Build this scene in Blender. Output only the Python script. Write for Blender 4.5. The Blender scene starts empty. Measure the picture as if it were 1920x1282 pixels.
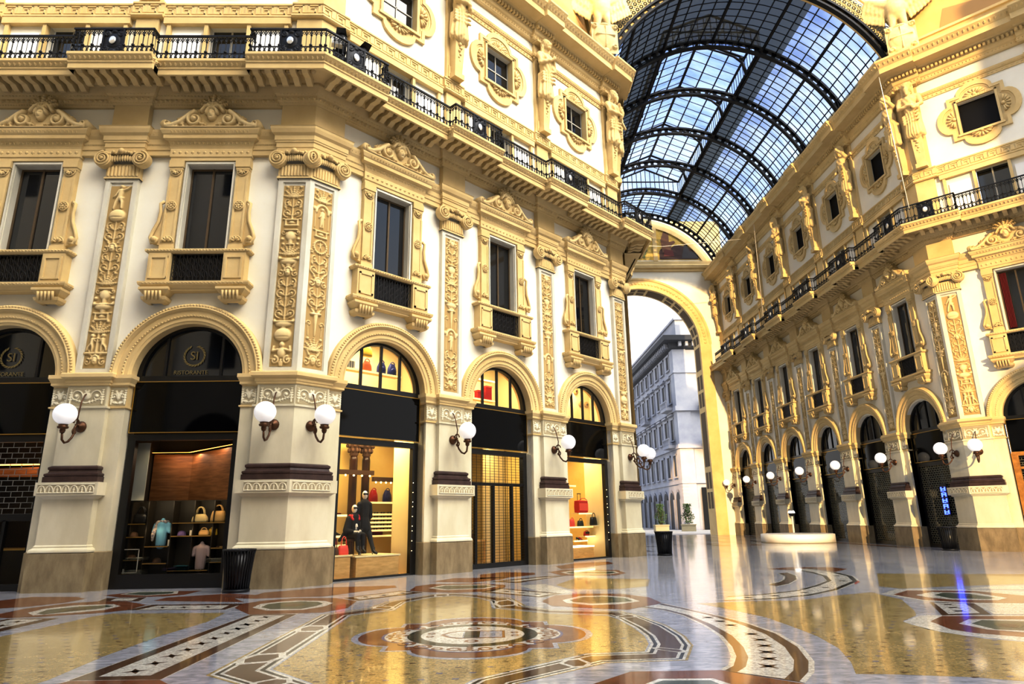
import bpy, math, random
import numpy as np
from mathutils import Matrix, Vector
R2 = 2 ** -.5
PI = math.pi
rng = random.Random(7)
COL = bpy.context.scene.collection
SC = bpy.context.scene

# ------------------------------------------------------------------ camera
def add_camera():
    f, pitch, yaw, roll, h = 1224.987, 0.2639, 0.024, -0.0148, 1.6
    cp, sp, cy, sy, cr, sr = math.cos(pitch), math.sin(pitch), math.cos(yaw), math.sin(yaw), math.cos(roll), math.sin(roll)
    R0 = Vector((cy, -sy, 0)); F = Vector((sy * cp, cy * cp, sp)); U0 = R0.cross(F)
    R = cr * R0 + sr * U0; U = -sr * R0 + cr * U0
    cam = bpy.data.cameras.new('camera'); cam.sensor_width = 36; cam.lens = 36 * f / 1920
    cam.clip_end = 600; cam.clip_start = .05
    o = bpy.data.objects.new('camera', cam); COL.objects.link(o)
    m = Matrix((R, U, -F)).transposed().to_4x4(); m.translation = (0, 0, h)
    o.matrix_world = m; SC.camera = o
add_camera()

# ------------------------------------------------------------------ materials
def sl(c):
    return tuple(((v / 255) / 12.92 if v <= 10 else (((v / 255) + .055) / 1.055) ** 2.4) for v in c)

def new_mat(name):
    m = bpy.data.materials.new(name); m.use_nodes = True
    nt = m.node_tree
    for n in list(nt.nodes): nt.nodes.remove(n)
    out = nt.nodes.new('ShaderNodeOutputMaterial')
    return m, nt, out

def N(nt, t, **kw):
    n = nt.nodes.new('ShaderNode' + t)
    for k, v in kw.items():
        if k in n.inputs: n.inputs[k].default_value = v
        else: setattr(n, k, v)
    return n

def pos(nt):
    return N(nt, 'NewGeometry').outputs['Position']

def stone(name, c1, c2, rough=.75, scale=1.2, bump=.15, bscale=25, spec=.3, relief=False, dark=None, coat=0, streak=None):
    m, nt, out = new_mat(name)
    L = nt.links.new
    p = N(nt, 'BsdfPrincipled'); p.inputs['Roughness'].default_value = rough
    p.inputs['Specular IOR Level'].default_value = spec
    p.inputs['Coat Weight'].default_value = coat
    P = pos(nt)
    if streak:
        mp = N(nt, 'Mapping'); mp.inputs['Scale'].default_value = streak; L(P, mp.inputs['Vector']); P2 = mp.outputs[0]
    else: P2 = P
    nz = N(nt, 'TexNoise', Scale=scale, Detail=6, Roughness=.6); L(P2, nz.inputs['Vector'])
    cr = N(nt, 'ValToRGB'); cr.color_ramp.elements[0].position = .35; cr.color_ramp.elements[1].position = .65
    cr.color_ramp.elements[0].color = (*sl(c1), 1); cr.color_ramp.elements[1].color = (*sl(c2), 1)
    L(nz.outputs[0], cr.inputs[0]); colr = cr.outputs[0]
    if relief:  # sunk ground coloured darker, carving shade put into the stone colour
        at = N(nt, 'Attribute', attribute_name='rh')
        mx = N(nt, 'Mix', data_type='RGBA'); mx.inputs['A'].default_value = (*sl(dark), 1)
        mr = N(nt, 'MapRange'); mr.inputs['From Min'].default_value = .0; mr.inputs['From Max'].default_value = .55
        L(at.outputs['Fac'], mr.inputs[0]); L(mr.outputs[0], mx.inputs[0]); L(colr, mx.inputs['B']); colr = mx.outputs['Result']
    L(colr, p.inputs['Base Color'])
    if bump:
        nb = N(nt, 'TexNoise', Scale=bscale, Detail=4); L(P, nb.inputs['Vector'])
        b = N(nt, 'Bump', Strength=bump, Distance=.02); L(nb.outputs[0], b.inputs['Height']); L(b.outputs[0], p.inputs['Normal'])
    L(p.outputs[0], out.inputs[0])
    return m

def plain(name, c, rough=.5, metal=0, spec=.5, emit=None, es=0, coat=0):
    m, nt, out = new_mat(name)
    p = N(nt, 'BsdfPrincipled'); p.inputs['Base Color'].default_value = (*sl(c), 1)
    p.inputs['Roughness'].default_value = rough; p.inputs['Metallic'].default_value = metal
    p.inputs['Specular IOR Level'].default_value = spec; p.inputs['Coat Weight'].default_value = coat
    if emit: p.inputs['Emission Color'].default_value = (*sl(emit), 1); p.inputs['Emission Strength'].default_value = es
    nz = N(nt, 'TexNoise', Scale=40, Detail=3); nt.links.new(pos(nt), nz.inputs['Vector'])
    mr = N(nt, 'MapRange'); mr.inputs['To Min'].default_value = max(0, rough - .04); mr.inputs['To Max'].default_value = min(1, rough + .06)
    nt.links.new(nz.outputs[0], mr.inputs[0]); nt.links.new(mr.outputs[0], p.inputs['Roughness'])
    nt.links.new(p.outputs[0], out.inputs[0])
    return m

def glass_mat(name, tint, ior=1.45, rough=0.0, boost=0):
    m, nt, out = new_mat(name); L = nt.links.new
    t = N(nt, 'BsdfTransparent'); t.inputs[0].default_value = (*tint, 1)
    g = N(nt, 'BsdfGlossy'); g.inputs['Roughness'].default_value = rough
    fr = N(nt, 'Fresnel', IOR=ior); mx = N(nt, 'MixShader')
    if boost:
        ad = N(nt, 'Math', operation='ADD', use_clamp=True); ad.inputs[1].default_value = boost; L(fr.outputs[0], ad.inputs[0]); L(ad.outputs[0], mx.inputs[0])
    else: L(fr.outputs[0], mx.inputs[0])
    L(t.outputs[0], mx.inputs[1]); L(g.outputs[0], mx.inputs[2]); L(mx.outputs[0], out.inputs[0])
    return m

M = {}
M['plaster'] = stone('cream_plaster', (234, 229, 214), (241, 237, 224), .85, .5, .04, 30)
M['ochre'] = stone('ochre_stone', (209, 185, 133), (222, 200, 150), .8, .8, .1, 18)
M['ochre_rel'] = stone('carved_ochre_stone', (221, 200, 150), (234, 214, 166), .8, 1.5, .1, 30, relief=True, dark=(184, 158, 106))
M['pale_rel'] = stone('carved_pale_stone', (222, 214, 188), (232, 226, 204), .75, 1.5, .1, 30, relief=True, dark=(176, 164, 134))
M['marble'] = stone('pale_marble', (205, 200, 184), (222, 218, 204), .45, 1.5, .03, 30, streak=(1, 1, .4))
M['pier'] = stone('pier_marble', (206, 198, 172), (222, 215, 192), .4, .9, .04, 20, streak=(1.2, 1.2, .5))
M['brown'] = stone('brown_marble', (62, 46, 42), (82, 62, 56), .3, 4, .05, 30)
M['plinth'] = stone('plinth_granite', (128, 112, 84), (158, 142, 110), .5, 2.5, .1, 60, streak=(1.5, 1.5, .6))
M['iron'] = plain('black_iron', (20, 21, 25), .45, .4)
M['frame'] = plain('black_frame', (14, 13, 13), .35)
M['blackglass'] = plain('black_glass', (4, 4, 5), .03, 0, .22)
M['darkpane'] = plain('dark_window_pane', (14, 17, 22), .02, 0, .9)
M['gold'] = plain('gold_trim', (196, 160, 80), .3, .9)
M['goldpaint'] = plain('gold_lettering', (122, 106, 58), .5, .1)
M['bronze'] = plain('bronze', (92, 62, 40), .4, .7)
M['sash'] = plain('bronze_sash', (98, 80, 55), .5, .2)
M['opal'] = plain('opal_glass', (244, 244, 246), .15, 0, .5, (255, 255, 255), .25)
M['glass'] = glass_mat('shop_glass', (.98, .98, .97), 1.2)
M['white'] = plain('white_paint', (238, 236, 230), .4)
M['steel'] = plain('brushed_steel', (200, 200, 200), .25, .9)

# ------------------------------------------------------------------ mesh builder
class MB:
    def __init__(s): s.v = []; s.f = []; s.m = []; s.sm = []
    def add(s, vs, fs, mi=0, smooth=False):
        o = len(s.v); s.v.extend([tuple(map(float, p)) for p in vs])
        for f in fs: s.f.append(tuple(i + o for i in f)); s.m.append(mi); s.sm.append(smooth)
        return s
    def box(s, x0, x1, y0, y1, z0, z1, mi=0):
        v = [(x0, y0, z0), (x1, y0, z0), (x1, y1, z0), (x0, y1, z0), (x0, y0, z1), (x1, y0, z1), (x1, y1, z1), (x0, y1, z1)]
        return s.add(v, [(0, 3, 2, 1), (4, 5, 6, 7), (0, 1, 5, 4), (1, 2, 6, 5), (2, 3, 7, 6), (3, 0, 4, 7)], mi)
    def quad(s, a, b, c, d, mi=0): return s.add([a, b, c, d], [(0, 1, 2, 3)], mi)
    def sweep(s, path, prof, mi=0, closed=False):
        """prof [(offset, z)] swept along plan path [(x, y)]; the offset goes to the right of travel, mitred"""
        n = len(path); rows = []
        def nrm(a, b):
            dx, dy = b[0] - a[0], b[1] - a[1]; l = math.hypot(dx, dy) or 1; return (dy / l, -dx / l)
        for i in range(n):
            if closed: n1, n2 = nrm(path[i - 1], path[i]), nrm(path[i], path[(i + 1) % n])
            else:
                n1 = nrm(path[max(i - 1, 0)], path[max(i - 1, 0) + 1]); n2 = nrm(path[min(i, n - 2)], path[min(i, n - 2) + 1])
            d = 1 + n1[0] * n2[0] + n1[1] * n2[1]
            mx, my = ((n1[0] + n2[0]) / d, (n1[1] + n2[1]) / d) if d > .15 else n1
            rows.append([(path[i][0] + mx * o, path[i][1] + my * o, z) for o, z in prof])
        k = len(prof); vs = [p for r in rows for p in r]; fs = []
        for i in range(n if closed else n - 1):
            j = (i + 1) % n
            for q in range(k - 1): fs.append((i * k + q, j * k + q, j * k + q + 1, i * k + q + 1))
        return s.add(vs, fs, mi)
    def lathe(s, prof, c=(0, 0, 0), n=20, mi=0, axis='z', smooth=True, arc=2 * PI):
        vs = []; k = len(prof)
        for i in range(n):
            a = arc * i / n; ca, sa = math.cos(a), math.sin(a)
            for r, z in prof:
                p = (r * ca, r * sa, z)
                if axis == 'y': p = (r * ca, -z, r * sa)
                elif axis == 'x': p = (z, r * ca, r * sa)
                vs.append((p[0] + c[0], p[1] + c[1], p[2] + c[2]))
        fs = []
        for i in range(n):
            j = (i + 1) % n
            for q in range(k - 1): fs.append((i * k + q, j * k + q, j * k + q + 1, i * k + q + 1))
        return s.add(vs, fs, mi, smooth)
    def ball(s, c, r, n=12, mi=0, sc=(1, 1, 1)):
        prof = [(max(1e-4, r * math.sin(PI * i / n)), -r * math.cos(PI * i / n)) for i in range(n + 1)]
        o = len(s.v); s.lathe(prof, (0, 0, 0), n * 2, mi)
        for i in range(o, len(s.v)):
            x, y, z = s.v[i]; s.v[i] = (x * sc[0] + c[0], y * sc[1] + c[1], z * sc[2] + c[2])
        return s
    def tube(s, pts, r, n=8, mi=0, smooth=True, cap=True):
        pts = [Vector(p) for p in pts]; rs = r if isinstance(r, (list, tuple)) else [r] * len(pts)
        vs = []; up = None
        for i, p in enumerate(pts):
            t = (pts[min(i + 1, len(pts) - 1)] - pts[max(i - 1, 0)]).normalized()
            if up is None: up = Vector((0, 0, 1)) if abs(t.z) < .9 else Vector((1, 0, 0))
            a = t.cross(up)
            if a.length < 1e-4: a = t.orthogonal()
            a.normalize(); b = a.cross(t).normalized(); up = b
            for k in range(n):
                q = 2 * PI * k / n; vs.append(p + (a * math.cos(q) + b * math.sin(q)) * rs[i])
        fs = [(i * n + k, i * n + (k + 1) % n, (i + 1) * n + (k + 1) % n, (i + 1) * n + k) for i in range(len(pts) - 1) for k in range(n)]
        if cap: fs += [tuple(range(n))[::-1], tuple((len(pts) - 1) * n + k for k in range(n))]
        return s.add(vs, fs, mi, smooth)
    def poly(s, pts, y0, y1, mi=0):
        """polygon pts (x, z) extruded from y0 (front) to y1"""
        n = len(pts)
        vs = [(x, y0, z) for x, z in pts] + [(x, y1, z) for x, z in pts]
        return s.add(vs, [tuple(range(n)), tuple(range(2 * n - 1, n - 1, -1))] + [(i, i + n, (i + 1) % n + n, (i + 1) % n) for i in range(n)], mi)
    def ring(s, pin, pout, y0, y1, mi=0, closed=False):
        """flat band between two (x, z) outlines with depth"""
        n = len(pin); vs = [(x, y0, z) for x, z in pin] + [(x, y0, z) for x, z in pout] + [(x, y1, z) for x, z in pin] + [(x, y1, z) for x, z in pout]
        fs = []
        for i in range(n if closed else n - 1):
            j = (i + 1) % n
            fs += [(i, j, n + j, n + i), (i, 2 * n + i, 2 * n + j, j), (n + i, n + j, 3 * n + j, 3 * n + i)]
        return s.add(vs, fs, mi)
    def beads(s, path, off, z, r, step, mi=0, sz=1.0, sx=1.0):
        """small bosses along a plan path at an offset to the right"""
        for a, b in zip(path[:-1], path[1:]):
            dx, dy = b[0] - a[0], b[1] - a[1]; l = math.hypot(dx, dy)
            if l < step: continue
            nx, ny = dy / l, -dx / l; n = max(1, int(l / step)); st = l / n; tx, ty = dx / l, dy / l
            for i in range(n):
                t = (i + .5) * st; x = a[0] + tx * t + nx * off; y = a[1] + ty * t + ny * off
                q = st * .42 * sx; rz = r * sz
                vs = [(x - tx * q, y - ty * q, z), (x, y, z - rz), (x + tx * q, y + ty * q, z), (x, y, z + rz), (x + nx * r, y + ny * r, z)]
                s.add(vs, [(0, 1, 4), (1, 2, 4), (2, 3, 4), (3, 0, 4)], mi)
        return s
    def build(s, name, mats, parent=None, loc=None, rotz=0):
        me = bpy.data.meshes.new(name); me.from_pydata(s.v, [], s.f)
        if not isinstance(mats, (list, tuple)): mats = [mats]
        for m in mats: me.materials.append(M[m] if isinstance(m, str) else m)
        me.polygons.foreach_set('material_index', s.m); me.polygons.foreach_set('use_smooth', s.sm)
        me.update()
        return link(name, me, parent, loc, rotz)

def link(name, me, parent=None, loc=None, rotz=0):
    o = bpy.data.objects.new(name, me); COL.objects.link(o)
    if parent is not None: o.parent = parent
    if loc is not None: o.location = loc
    if rotz: o.rotation_euler = (0, 0, rotz)
    return o

def tag(o, label=None, cat=None, group=None, kind=None):
    for k, v in (('label', label), ('category', cat), ('group', group), ('kind', kind)):
        if v: o[k] = v
    return o

def empty(name, loc=(0, 0, 0), rotz=0, **kw):
    o = bpy.data.objects.new(name, None); COL.objects.link(o); o.location = loc; o.rotation_euler = (0, 0, rotz)
    o.empty_display_size = .2
    return tag(o, **kw)

def copy_tree(o, parent=None):
    c = o.copy(); COL.objects.link(c)
    if parent is not None: c.parent = parent
    for ch in list(o.children): copy_tree(ch, c)
    return c

class Proto:
    """first use moves the built thing itself, later uses copy it with its parts"""
    def __init__(s, make): s.make = make; s.o = None; s.used = False
    def at(s, loc, rotz=0, sx=1, label=None, cat=None, group=None):
        if s.o is None: s.o = s.make(); c = s.o
        else: c = copy_tree(s.o)
        c.location = loc; c.rotation_euler = (0, 0, rotz); c.scale = (sx, 1, 1)
        return tag(c, label, cat, group)

# ------------------------------------------------------------------ carved relief as a height field
class Rel:
    def __init__(s, w, h, res=.0135):
        s.w, s.h = w, h; s.nx = int(w / res) + 1; s.nz = int(h / res) + 1
        s.x = np.linspace(-w / 2, w / 2, s.nx); s.z = np.linspace(0, h, s.nz); s.H = np.zeros((s.nz, s.nx))
    def _win(s, x0, x1, z0, z1):
        i0, i1 = np.searchsorted(s.x, [x0, x1]); j0, j1 = np.searchsorted(s.z, [z0, z1]); return max(i0 - 1, 0), i1 + 1, max(j0 - 1, 0), j1 + 1
    def blob(s, x, z, rx, rz, h, sym=False, ang=0):
        r = max(rx, rz); i0, i1, j0, j1 = s._win(x - r, x + r, z - r, z + r)
        X, Z = np.meshgrid(s.x[i0:i1] - x, s.z[j0:j1] - z)
        if ang: c, q = math.cos(ang), math.sin(ang); X, Z = X * c + Z * q, -X * q + Z * c
        d = 1 - (X / rx) ** 2 - (Z / rz) ** 2
        if d.size: s.H[j0:j1, i0:i1] = np.maximum(s.H[j0:j1, i0:i1], h * np.sqrt(np.maximum(d, 0)))
        if sym and abs(x) > 1e-3: s.blob(-x, z, rx, rz, h, False, -ang)
    def dent(s, x, z, rx, rz, h, sym=False):
        i0, i1, j0, j1 = s._win(x - rx, x + rx, z - rz, z + rz)
        X, Z = np.meshgrid(s.x[i0:i1] - x, s.z[j0:j1] - z); d = np.maximum(1 - (X / rx) ** 2 - (Z / rz) ** 2, 0)
        if d.size: s.H[j0:j1, i0:i1] = np.maximum(0, s.H[j0:j1, i0:i1] - h * np.sqrt(d))
        if sym and abs(x) > 1e-3: s.dent(-x, z, rx, rz, h)
    def stroke(s, pts, r0, r1, h, sym=False):
        P = []
        for (a, b), (c, d) in zip(pts[:-1], pts[1:]):
            n = max(1, int(math.hypot(c - a, d - b) / (min(r0, r1) * .5 + .004)))
            P += [(a + (c - a) * i / n, b + (d - b) * i / n) for i in range(n)]
        P.append(pts[-1]); n = len(P)
        for i, (x, z) in enumerate(P):
            r = r0 + (r1 - r0) * i / max(1, n - 1); s.blob(x, z, r, r, h * (.6 + .4 * r / max(r0, r1)))
            if sym: s.blob(-x, z, r, r, h * (.6 + .4 * r / max(r0, r1)))
    def spiral(s, x, z, r, turns, a0, r0, r1, h, ccw=1, sym=False, eye=True):
        n = int(26 * turns) + 4
        pts = [(x + r * (1 - .88 * i / n) * math.cos(a0 + ccw * turns * 2 * PI * i / n), z + r * (1 - .88 * i / n) * math.sin(a0 + ccw * turns * 2 * PI * i / n)) for i in range(n + 1)]
        s.stroke(pts, r0, r1, h, sym)
        if eye: s.blob(x, z, r * .28, r * .28, h * 1.1, sym)
    def leaf(s, x, z, l, a, wd, h, sym=False, n=5):
        ca, sa = math.cos(a), math.sin(a); s.stroke([(x, z), (x + l * ca, z + l * sa)], wd * .35, wd * .15, h, sym)
        for i in range(1, n + 1):
            t = i / n; px, pz = x + l * t * ca, z + l * t * sa; q = wd * (1.1 - .6 * t)
            for sg in (-1, 1):
                b = a + sg * .8; s.blob(px + q * .6 * math.cos(b), pz + q * .6 * math.sin(b), q * .62, q * .3, h * .9, sym, b)
    def mask(s, x, z, r, h):
        s.blob(x, z, r * .72, r, h); s.dent(x - r * .28, z + r * .15, r * .2, r * .12, h * .3); s.dent(x + r * .28, z + r * .15, r * .2, r * .12, h * .3)
        s.blob(x, z - r * .1, r * .12, r * .3, h * 1.25); s.dent(x, z - r * .5, r * .3, r * .09, h * .3)
        for i in range(9):
            a = PI * (i / 8); s.blob(x + r * .85 * math.cos(a), z + r * .3 + r * .85 * math.sin(a), r * .27, r * .27, h * .9)
    def figure(s, x, z, l, h, lean=0, arms=((-.3, .25), (.35, .55)), legs=((-.12, -.5), (.2, -.48))):
        """small standing figure, l = height, z = its middle"""
        q = lambda a, b: (x + a * l + lean * b * l, z + b * l)
        s.stroke([q(0, .22), q(0, -.05)], l * .1, l * .085, h); s.blob(*q(0, .4), l * .085, l * .1, h * 1.1)
        for a, b in arms: s.stroke([q(.08 * (1 if a > 0 else -1), .25), q(a * .7, b * .6 + .06), q(a, b)], l * .045, l * .035, h * .8)
        for a, b in legs: s.stroke([q(.04 * (1 if a > 0 else -1), -.05), q(a * .8, b * .5), q(a, b)], l * .065, l * .04, h * .85)
    def mesh(s, name, mats, y=0, edge=True, cut=False):
        H = s.H.copy()
        for _ in range(1):
            K = H.copy(); K[1:-1, 1:-1] = (H[1:-1, 1:-1] * 4 + H[:-2, 1:-1] + H[2:, 1:-1] + H[1:-1, :-2] + H[1:-1, 2:]) / 8; H = K
        if edge: H[0] = H[-1] = 0; H[:, 0] = H[:, -1] = 0
        X, Z = np.meshgrid(s.x, s.z); V = np.stack([X, y - H, Z], -1).reshape(-1, 3)
        idx = np.arange(s.nx * s.nz).reshape(s.nz, s.nx)
        F = np.stack([idx[:-1, :-1], idx[:-1, 1:], idx[1:, 1:], idx[1:, :-1]], -1).reshape(-1, 4)
        if cut: F = F[(H.reshape(-1)[F] > .004).any(1)]
        me = bpy.data.meshes.new(name); me.from_pydata(V.tolist(), [], F.tolist())
        me.materials.append(M[mats]); me.polygons.foreach_set('use_smooth', [True] * len(F))
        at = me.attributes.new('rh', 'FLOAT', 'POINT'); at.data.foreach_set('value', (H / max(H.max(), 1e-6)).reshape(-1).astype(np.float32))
        me.update(); return me

# ------------------------------------------------------------------ soft bodies (statues, birds, dummies): capsules fused into one skin
def fuse(name, parts, mat, voxel=.03, smooth_it=2):
    """parts: (p0, p1, r0, r1) capsules or (centre, (rx, ry, rz)) ellipsoids -> one continuous mesh"""
    mb = MB()
    for q in parts:
        if len(q) == 2: mb.ball((0, 0, 0), 1, 10); k = len(mb.v) - 20 * 11; c, r = q; mb.v[k:] = [(x * r[0] + c[0], y * r[1] + c[1], z * r[2] + c[2]) for x, y, z in mb.v[k:]]
        else:
            a, b, r0, r1 = q; a, b = Vector(a), Vector(b); d = b - a; L = d.length or 1e-3; d = d / L
            n = 5; pts = [a - d * r0 * math.cos(i / n * PI / 2) for i in range(n)]; rs = [max(1e-3, r0 * math.sin(i / n * PI / 2)) for i in range(n)]
            pts += [a + (b - a) * i / 4 for i in range(5)]; rs += [r0 + (r1 - r0) * i / 4 for i in range(5)]
            pts += [b + d * r1 * math.sin((i + 1) / n * PI / 2) for i in range(n)]; rs += [max(1e-3, r1 * math.cos((i + 1) / n * PI / 2)) for i in range(n)]
            mb.tube(pts, rs, 10)
    o = mb.build(name, mat)
    r = o.modifiers.new('r', 'REMESH'); r.mode = 'VOXEL'; r.voxel_size = voxel; r.use_smooth_shade = True
    if smooth_it:
        sm = o.modifiers.new('s', 'SMOOTH'); sm.iterations = smooth_it; sm.factor = .5
    dg = bpy.context.evaluated_depsgraph_get(); me = bpy.data.meshes.new_from_object(o.evaluated_get(dg), depsgraph=dg)
    old = o.data; o.modifiers.clear(); o.data = me; bpy.data.meshes.remove(old); me.name = name
    if not me.materials: me.materials.append(M[mat] if isinstance(mat, str) else mat)
    return o
# ------------------------------------------------------------------ layout (metres)
XC, YC = -5.482, 17.577         # corner between the frontal facade and the angled facade
B, W0 = 5.10, .47               # bay width on the octagon, half pilaster
BW = 5.05
XR, YN = 20.478, 28.402         # corner between the arcade wall and the corner face
BN = 4.70
LNW = 2 * W0 + 3 * B
XL, YL = XC + LNW * R2, YC + LNW * R2
YE = 57.6                       # far end wall
AX = (XL + XR) / 2              # axis of the arcade
WALL = .15

def frame(kind):
    return {'W': ((XC, YC), 0.0), 'NW': ((XC, YC), PI / 4), 'N': ((XR, YN), -PI / 2), 'NE': ((XR, YN), -PI / 4), 'NL': ((XL, YL), PI / 2)}[kind]

def wp(kind, x, y=0.0, z=0.0):
    (ox, oy), a = frame(kind); c, s = math.cos(a), math.sin(a)
    return (ox + c * x - s * y, oy + s * x + c * y, z)

def rot(kind): return frame(kind)[1]

PIL_W = [-W0 - k * BW for k in range(0, 4)]      # pilaster centres, local x
PIL_NW = [W0 + k * B for k in range(4)]
PIL_N = [-W0 - k * BN for k in range(7)]
PIL_NE = [W0 + k * B for k in range(3)]
SXN = .92

# ------------------------------------------------------------------ plain walls with their openings
AR, SPR = 1.56, 5.45            # arch radius and springing height

def bay_wall(mb, x0, xl, xr, upper=True, ztop=24.4, sx=1.0, quat=True):
    """one bay of wall, centre x0 between xl and xr (mesh built in facade coordinates)"""
    y = WALL; ar = AR * sx; spr = SPR
    def rect(a, b, c, d): mb.quad((a, y, c), (b, y, c), (b, y, d), (a, y, d))
    def hole(a, b, c, d, dep=.35):
        mb.quad((a, y, c), (a, y + dep, c), (a, y + dep, d), (a, y, d)); mb.quad((b, y, c), (b, y, d), (b, y + dep, d), (b, y + dep, c))
        mb.quad((a, y, d), (a, y + dep, d), (b, y + dep, d), (b, y, d)); mb.quad((a, y, c), (b, y, c), (b, y + dep, c), (a, y + dep, c))
    a, b = x0 - ar, x0 + ar
    rect(xl, a, 0, spr); rect(b, xr, 0, spr)
    for q in (a, b): mb.quad((q, y, 0), (q, y + .55, 0), (q, y + .55, spr), (q, y, spr))
    zt = 7.8; n = 28
    P = [(x0 - ar * math.cos(PI * i / n), spr + ar * math.sin(PI * i / n)) for i in range(n + 1)]
    rect(xl, a, spr, zt); rect(b, xr, spr, zt)
    for (p, q), (r, t) in zip(P[:-1], P[1:]):
        mb.quad((p, y, q), (r, y, t), (r, y, zt), (p, y, zt)); mb.quad((p, y, q), (p, y + .55, q), (r, y + .55, t), (r, y, t))
    z = zt
    H = [(8.25, 12.0, .76 * sx)]
    if upper: H += [(15.1, 16.95, .62 * sx)] + ([(18.75, 20.5, .78 * sx)] if quat else [])
    for c, d, hw in H:
        rect(xl, xr, z, c); rect(xl, x0 - hw, c, d); rect(x0 + hw, xr, c, d); hole(x0 - hw, x0 + hw, c, d); z = d
    rect(xl, xr, z, ztop)

def wall_obj(name, kind, pils, sx=1.0, ext0=None, ext1=None, solid=(), **kw):
    mb = MB(); ps = sorted(pils)
    for a, b in solid: mb.quad((a, WALL, 0), (b, WALL, 0), (b, WALL, 24.4), (a, WALL, 24.4))
    if ext0 is not None: mb.quad((ext0, WALL, 0), (ps[0], WALL, 0), (ps[0], WALL, 24.4), (ext0, WALL, 24.4))
    for a, b in zip(ps[:-1], ps[1:]): bay_wall(mb, (a + b) / 2, a, b, sx=sx, **kw)
    if ext1 is not None: mb.quad((ps[-1], WALL, 0), (ext1, WALL, 0), (ext1, WALL, 24.4), (ps[-1], WALL, 24.4))
    o = mb.build(name, 'plaster', loc=wp(kind, 0), rotz=rot(kind)); return tag(o, kind='structure')

wall_obj('wall_front', 'W', PIL_W[:3], ext1=.0, solid=[(PIL_W[3], PIL_W[2])])
wall_obj('wall_diagonal', 'NW', PIL_NW, ext0=0, ext1=LNW)
wall_obj('wall_arcade', 'N', PIL_N, sx=SXN, ext1=0, ext0=-(YE - YN))
wall_obj('wall_corner', 'NE', PIL_NE[:2], ext0=0, solid=[(PIL_NE[1], PIL_NE[2])])

# ------------------------------------------------------------------ pilasters
def pil_path(w=W0, back=.5): return [(-w, back), (-w, 0), (w, 0), (w, back)]
def corner_path(w=2 * W0, back=.5):
    b1 = (w * R2, w * R2); return [(-w, back), (-w, 0), (0, 0), b1, (b1[0] - back * R2, b1[1] + back * R2)]

PR = dict(
    plinth=[(.27, 0), (.27, .92), (.2, .94), (-.1, .94)],
    pedestal=[(.27, .94), (.27, .98), (.25, 1.02), (.2, 1.05), (.2, 1.09), (.17, 1.12), (.17, 2.24), (-.1, 2.24)],
    carved_band=[(.17, 2.24), (.24, 2.29), (.25, 2.31), (.32, 2.33), (.32, 2.66), (-.1, 2.66)],
    base=[(.23, 2.66), (.23, 2.80), (.2, 2.81), (.22, 2.84), (.22, 2.88), (.16, 2.91), (.14, 2.97), (.17, 3.0), (.17, 3.05), (.11, 3.09), (-.1, 3.09)],
    lower_shaft=[(.1, 3.09), (.1, 4.58), (.14, 4.60), (.14, 4.65), (-.1, 4.65)],
    carved_frieze=[(.06, 4.65), (.06, 5.2), (-.1, 5.2)],
    impost=[(.07, 5.2), (.1, 5.23), (.1, 5.27), (.13, 5.3), (.13, 5.38), (.22, 5.43), (.22, 5.52), (.2, 5.55), (-.3, 5.55)],
    neck=[(.05, 11.42), (.05, 11.47), (.02, 11.5), (.02, 11.9), (-.1, 11.9)],
    entablature_block=[(.1, 12.22), (.1, 12.4), (.12, 12.41), (.12, 12.55), (.15, 12.57), (.15, 12.62), (.17, 12.63), (.17, 12.78), (.24, 12.84), (.28, 12.95), (.28, 13.03), (.3, 13.05), (-.3, 13.05)],
    attic_block=[(.06, 13.05), (.06, 13.92), (-.1, 13.92)],
    bracket=[(.08, 13.88), (.1, 13.93), (.18, 13.98), (.2, 14.12), (.26, 14.17), (.36, 14.38), (.36, 14.45), (-.2, 14.45)],
)
PMAT = dict(plinth='plinth', pedestal='pier', carved_band='pier', base='brown', lower_shaft='pier', carved_frieze='pier', impost='ochre', neck='ochre', entablature_block='ochre', attic_block='ochre', bracket='ochre')

def acanthus(w, h, n=1, seed=1):
    r = Rel(w, h, .011); c = h / 2
    for k in range(n):
        x = -w / 2 + w * (k + .5) / n; u = w / n
        r.blob(x, c, u * .13, h * .2, .03); r.spiral(x - u * .27, c, u * .17, 1.4, 0, .016, .008, .03, 1); r.spiral(x + u * .27, c, u * .17, 1.4, PI, .016, .008, .03, -1)
        for sg in (-1, 1):
            r.leaf(x + sg * u * .05, c - h * .1, h * .42, PI / 2 + sg * .45, h * .13, .028); r.leaf(x + sg * u * .42, c - h * .4, h * .7, PI / 2, h * .13, .028)
            r.leaf(x, c - h * .38, u * .4, PI / 2 - sg * 1.3, h * .1, .025)
    return r

def band_rel(w):
    r = Rel(w, .24, .01); n = max(2, int(w / .19))
    for k in range(n):
        x = -w / 2 + w * (k + .5) / n; u = w / n
        r.stroke([(x + u * .46 * math.cos(t), .04 + .15 * math.sin(t)) for t in np.linspace(0, PI, 9)], .012, .012, .02); r.leaf(x, .03, .13, PI / 2, .035, .02, n=3)
    r.stroke([(-w / 2, .012), (w / 2, .012)], .012, .012, .02); r.stroke([(-w / 2, .228), (w / 2, .228)], .012, .012, .02)
    return r

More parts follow.
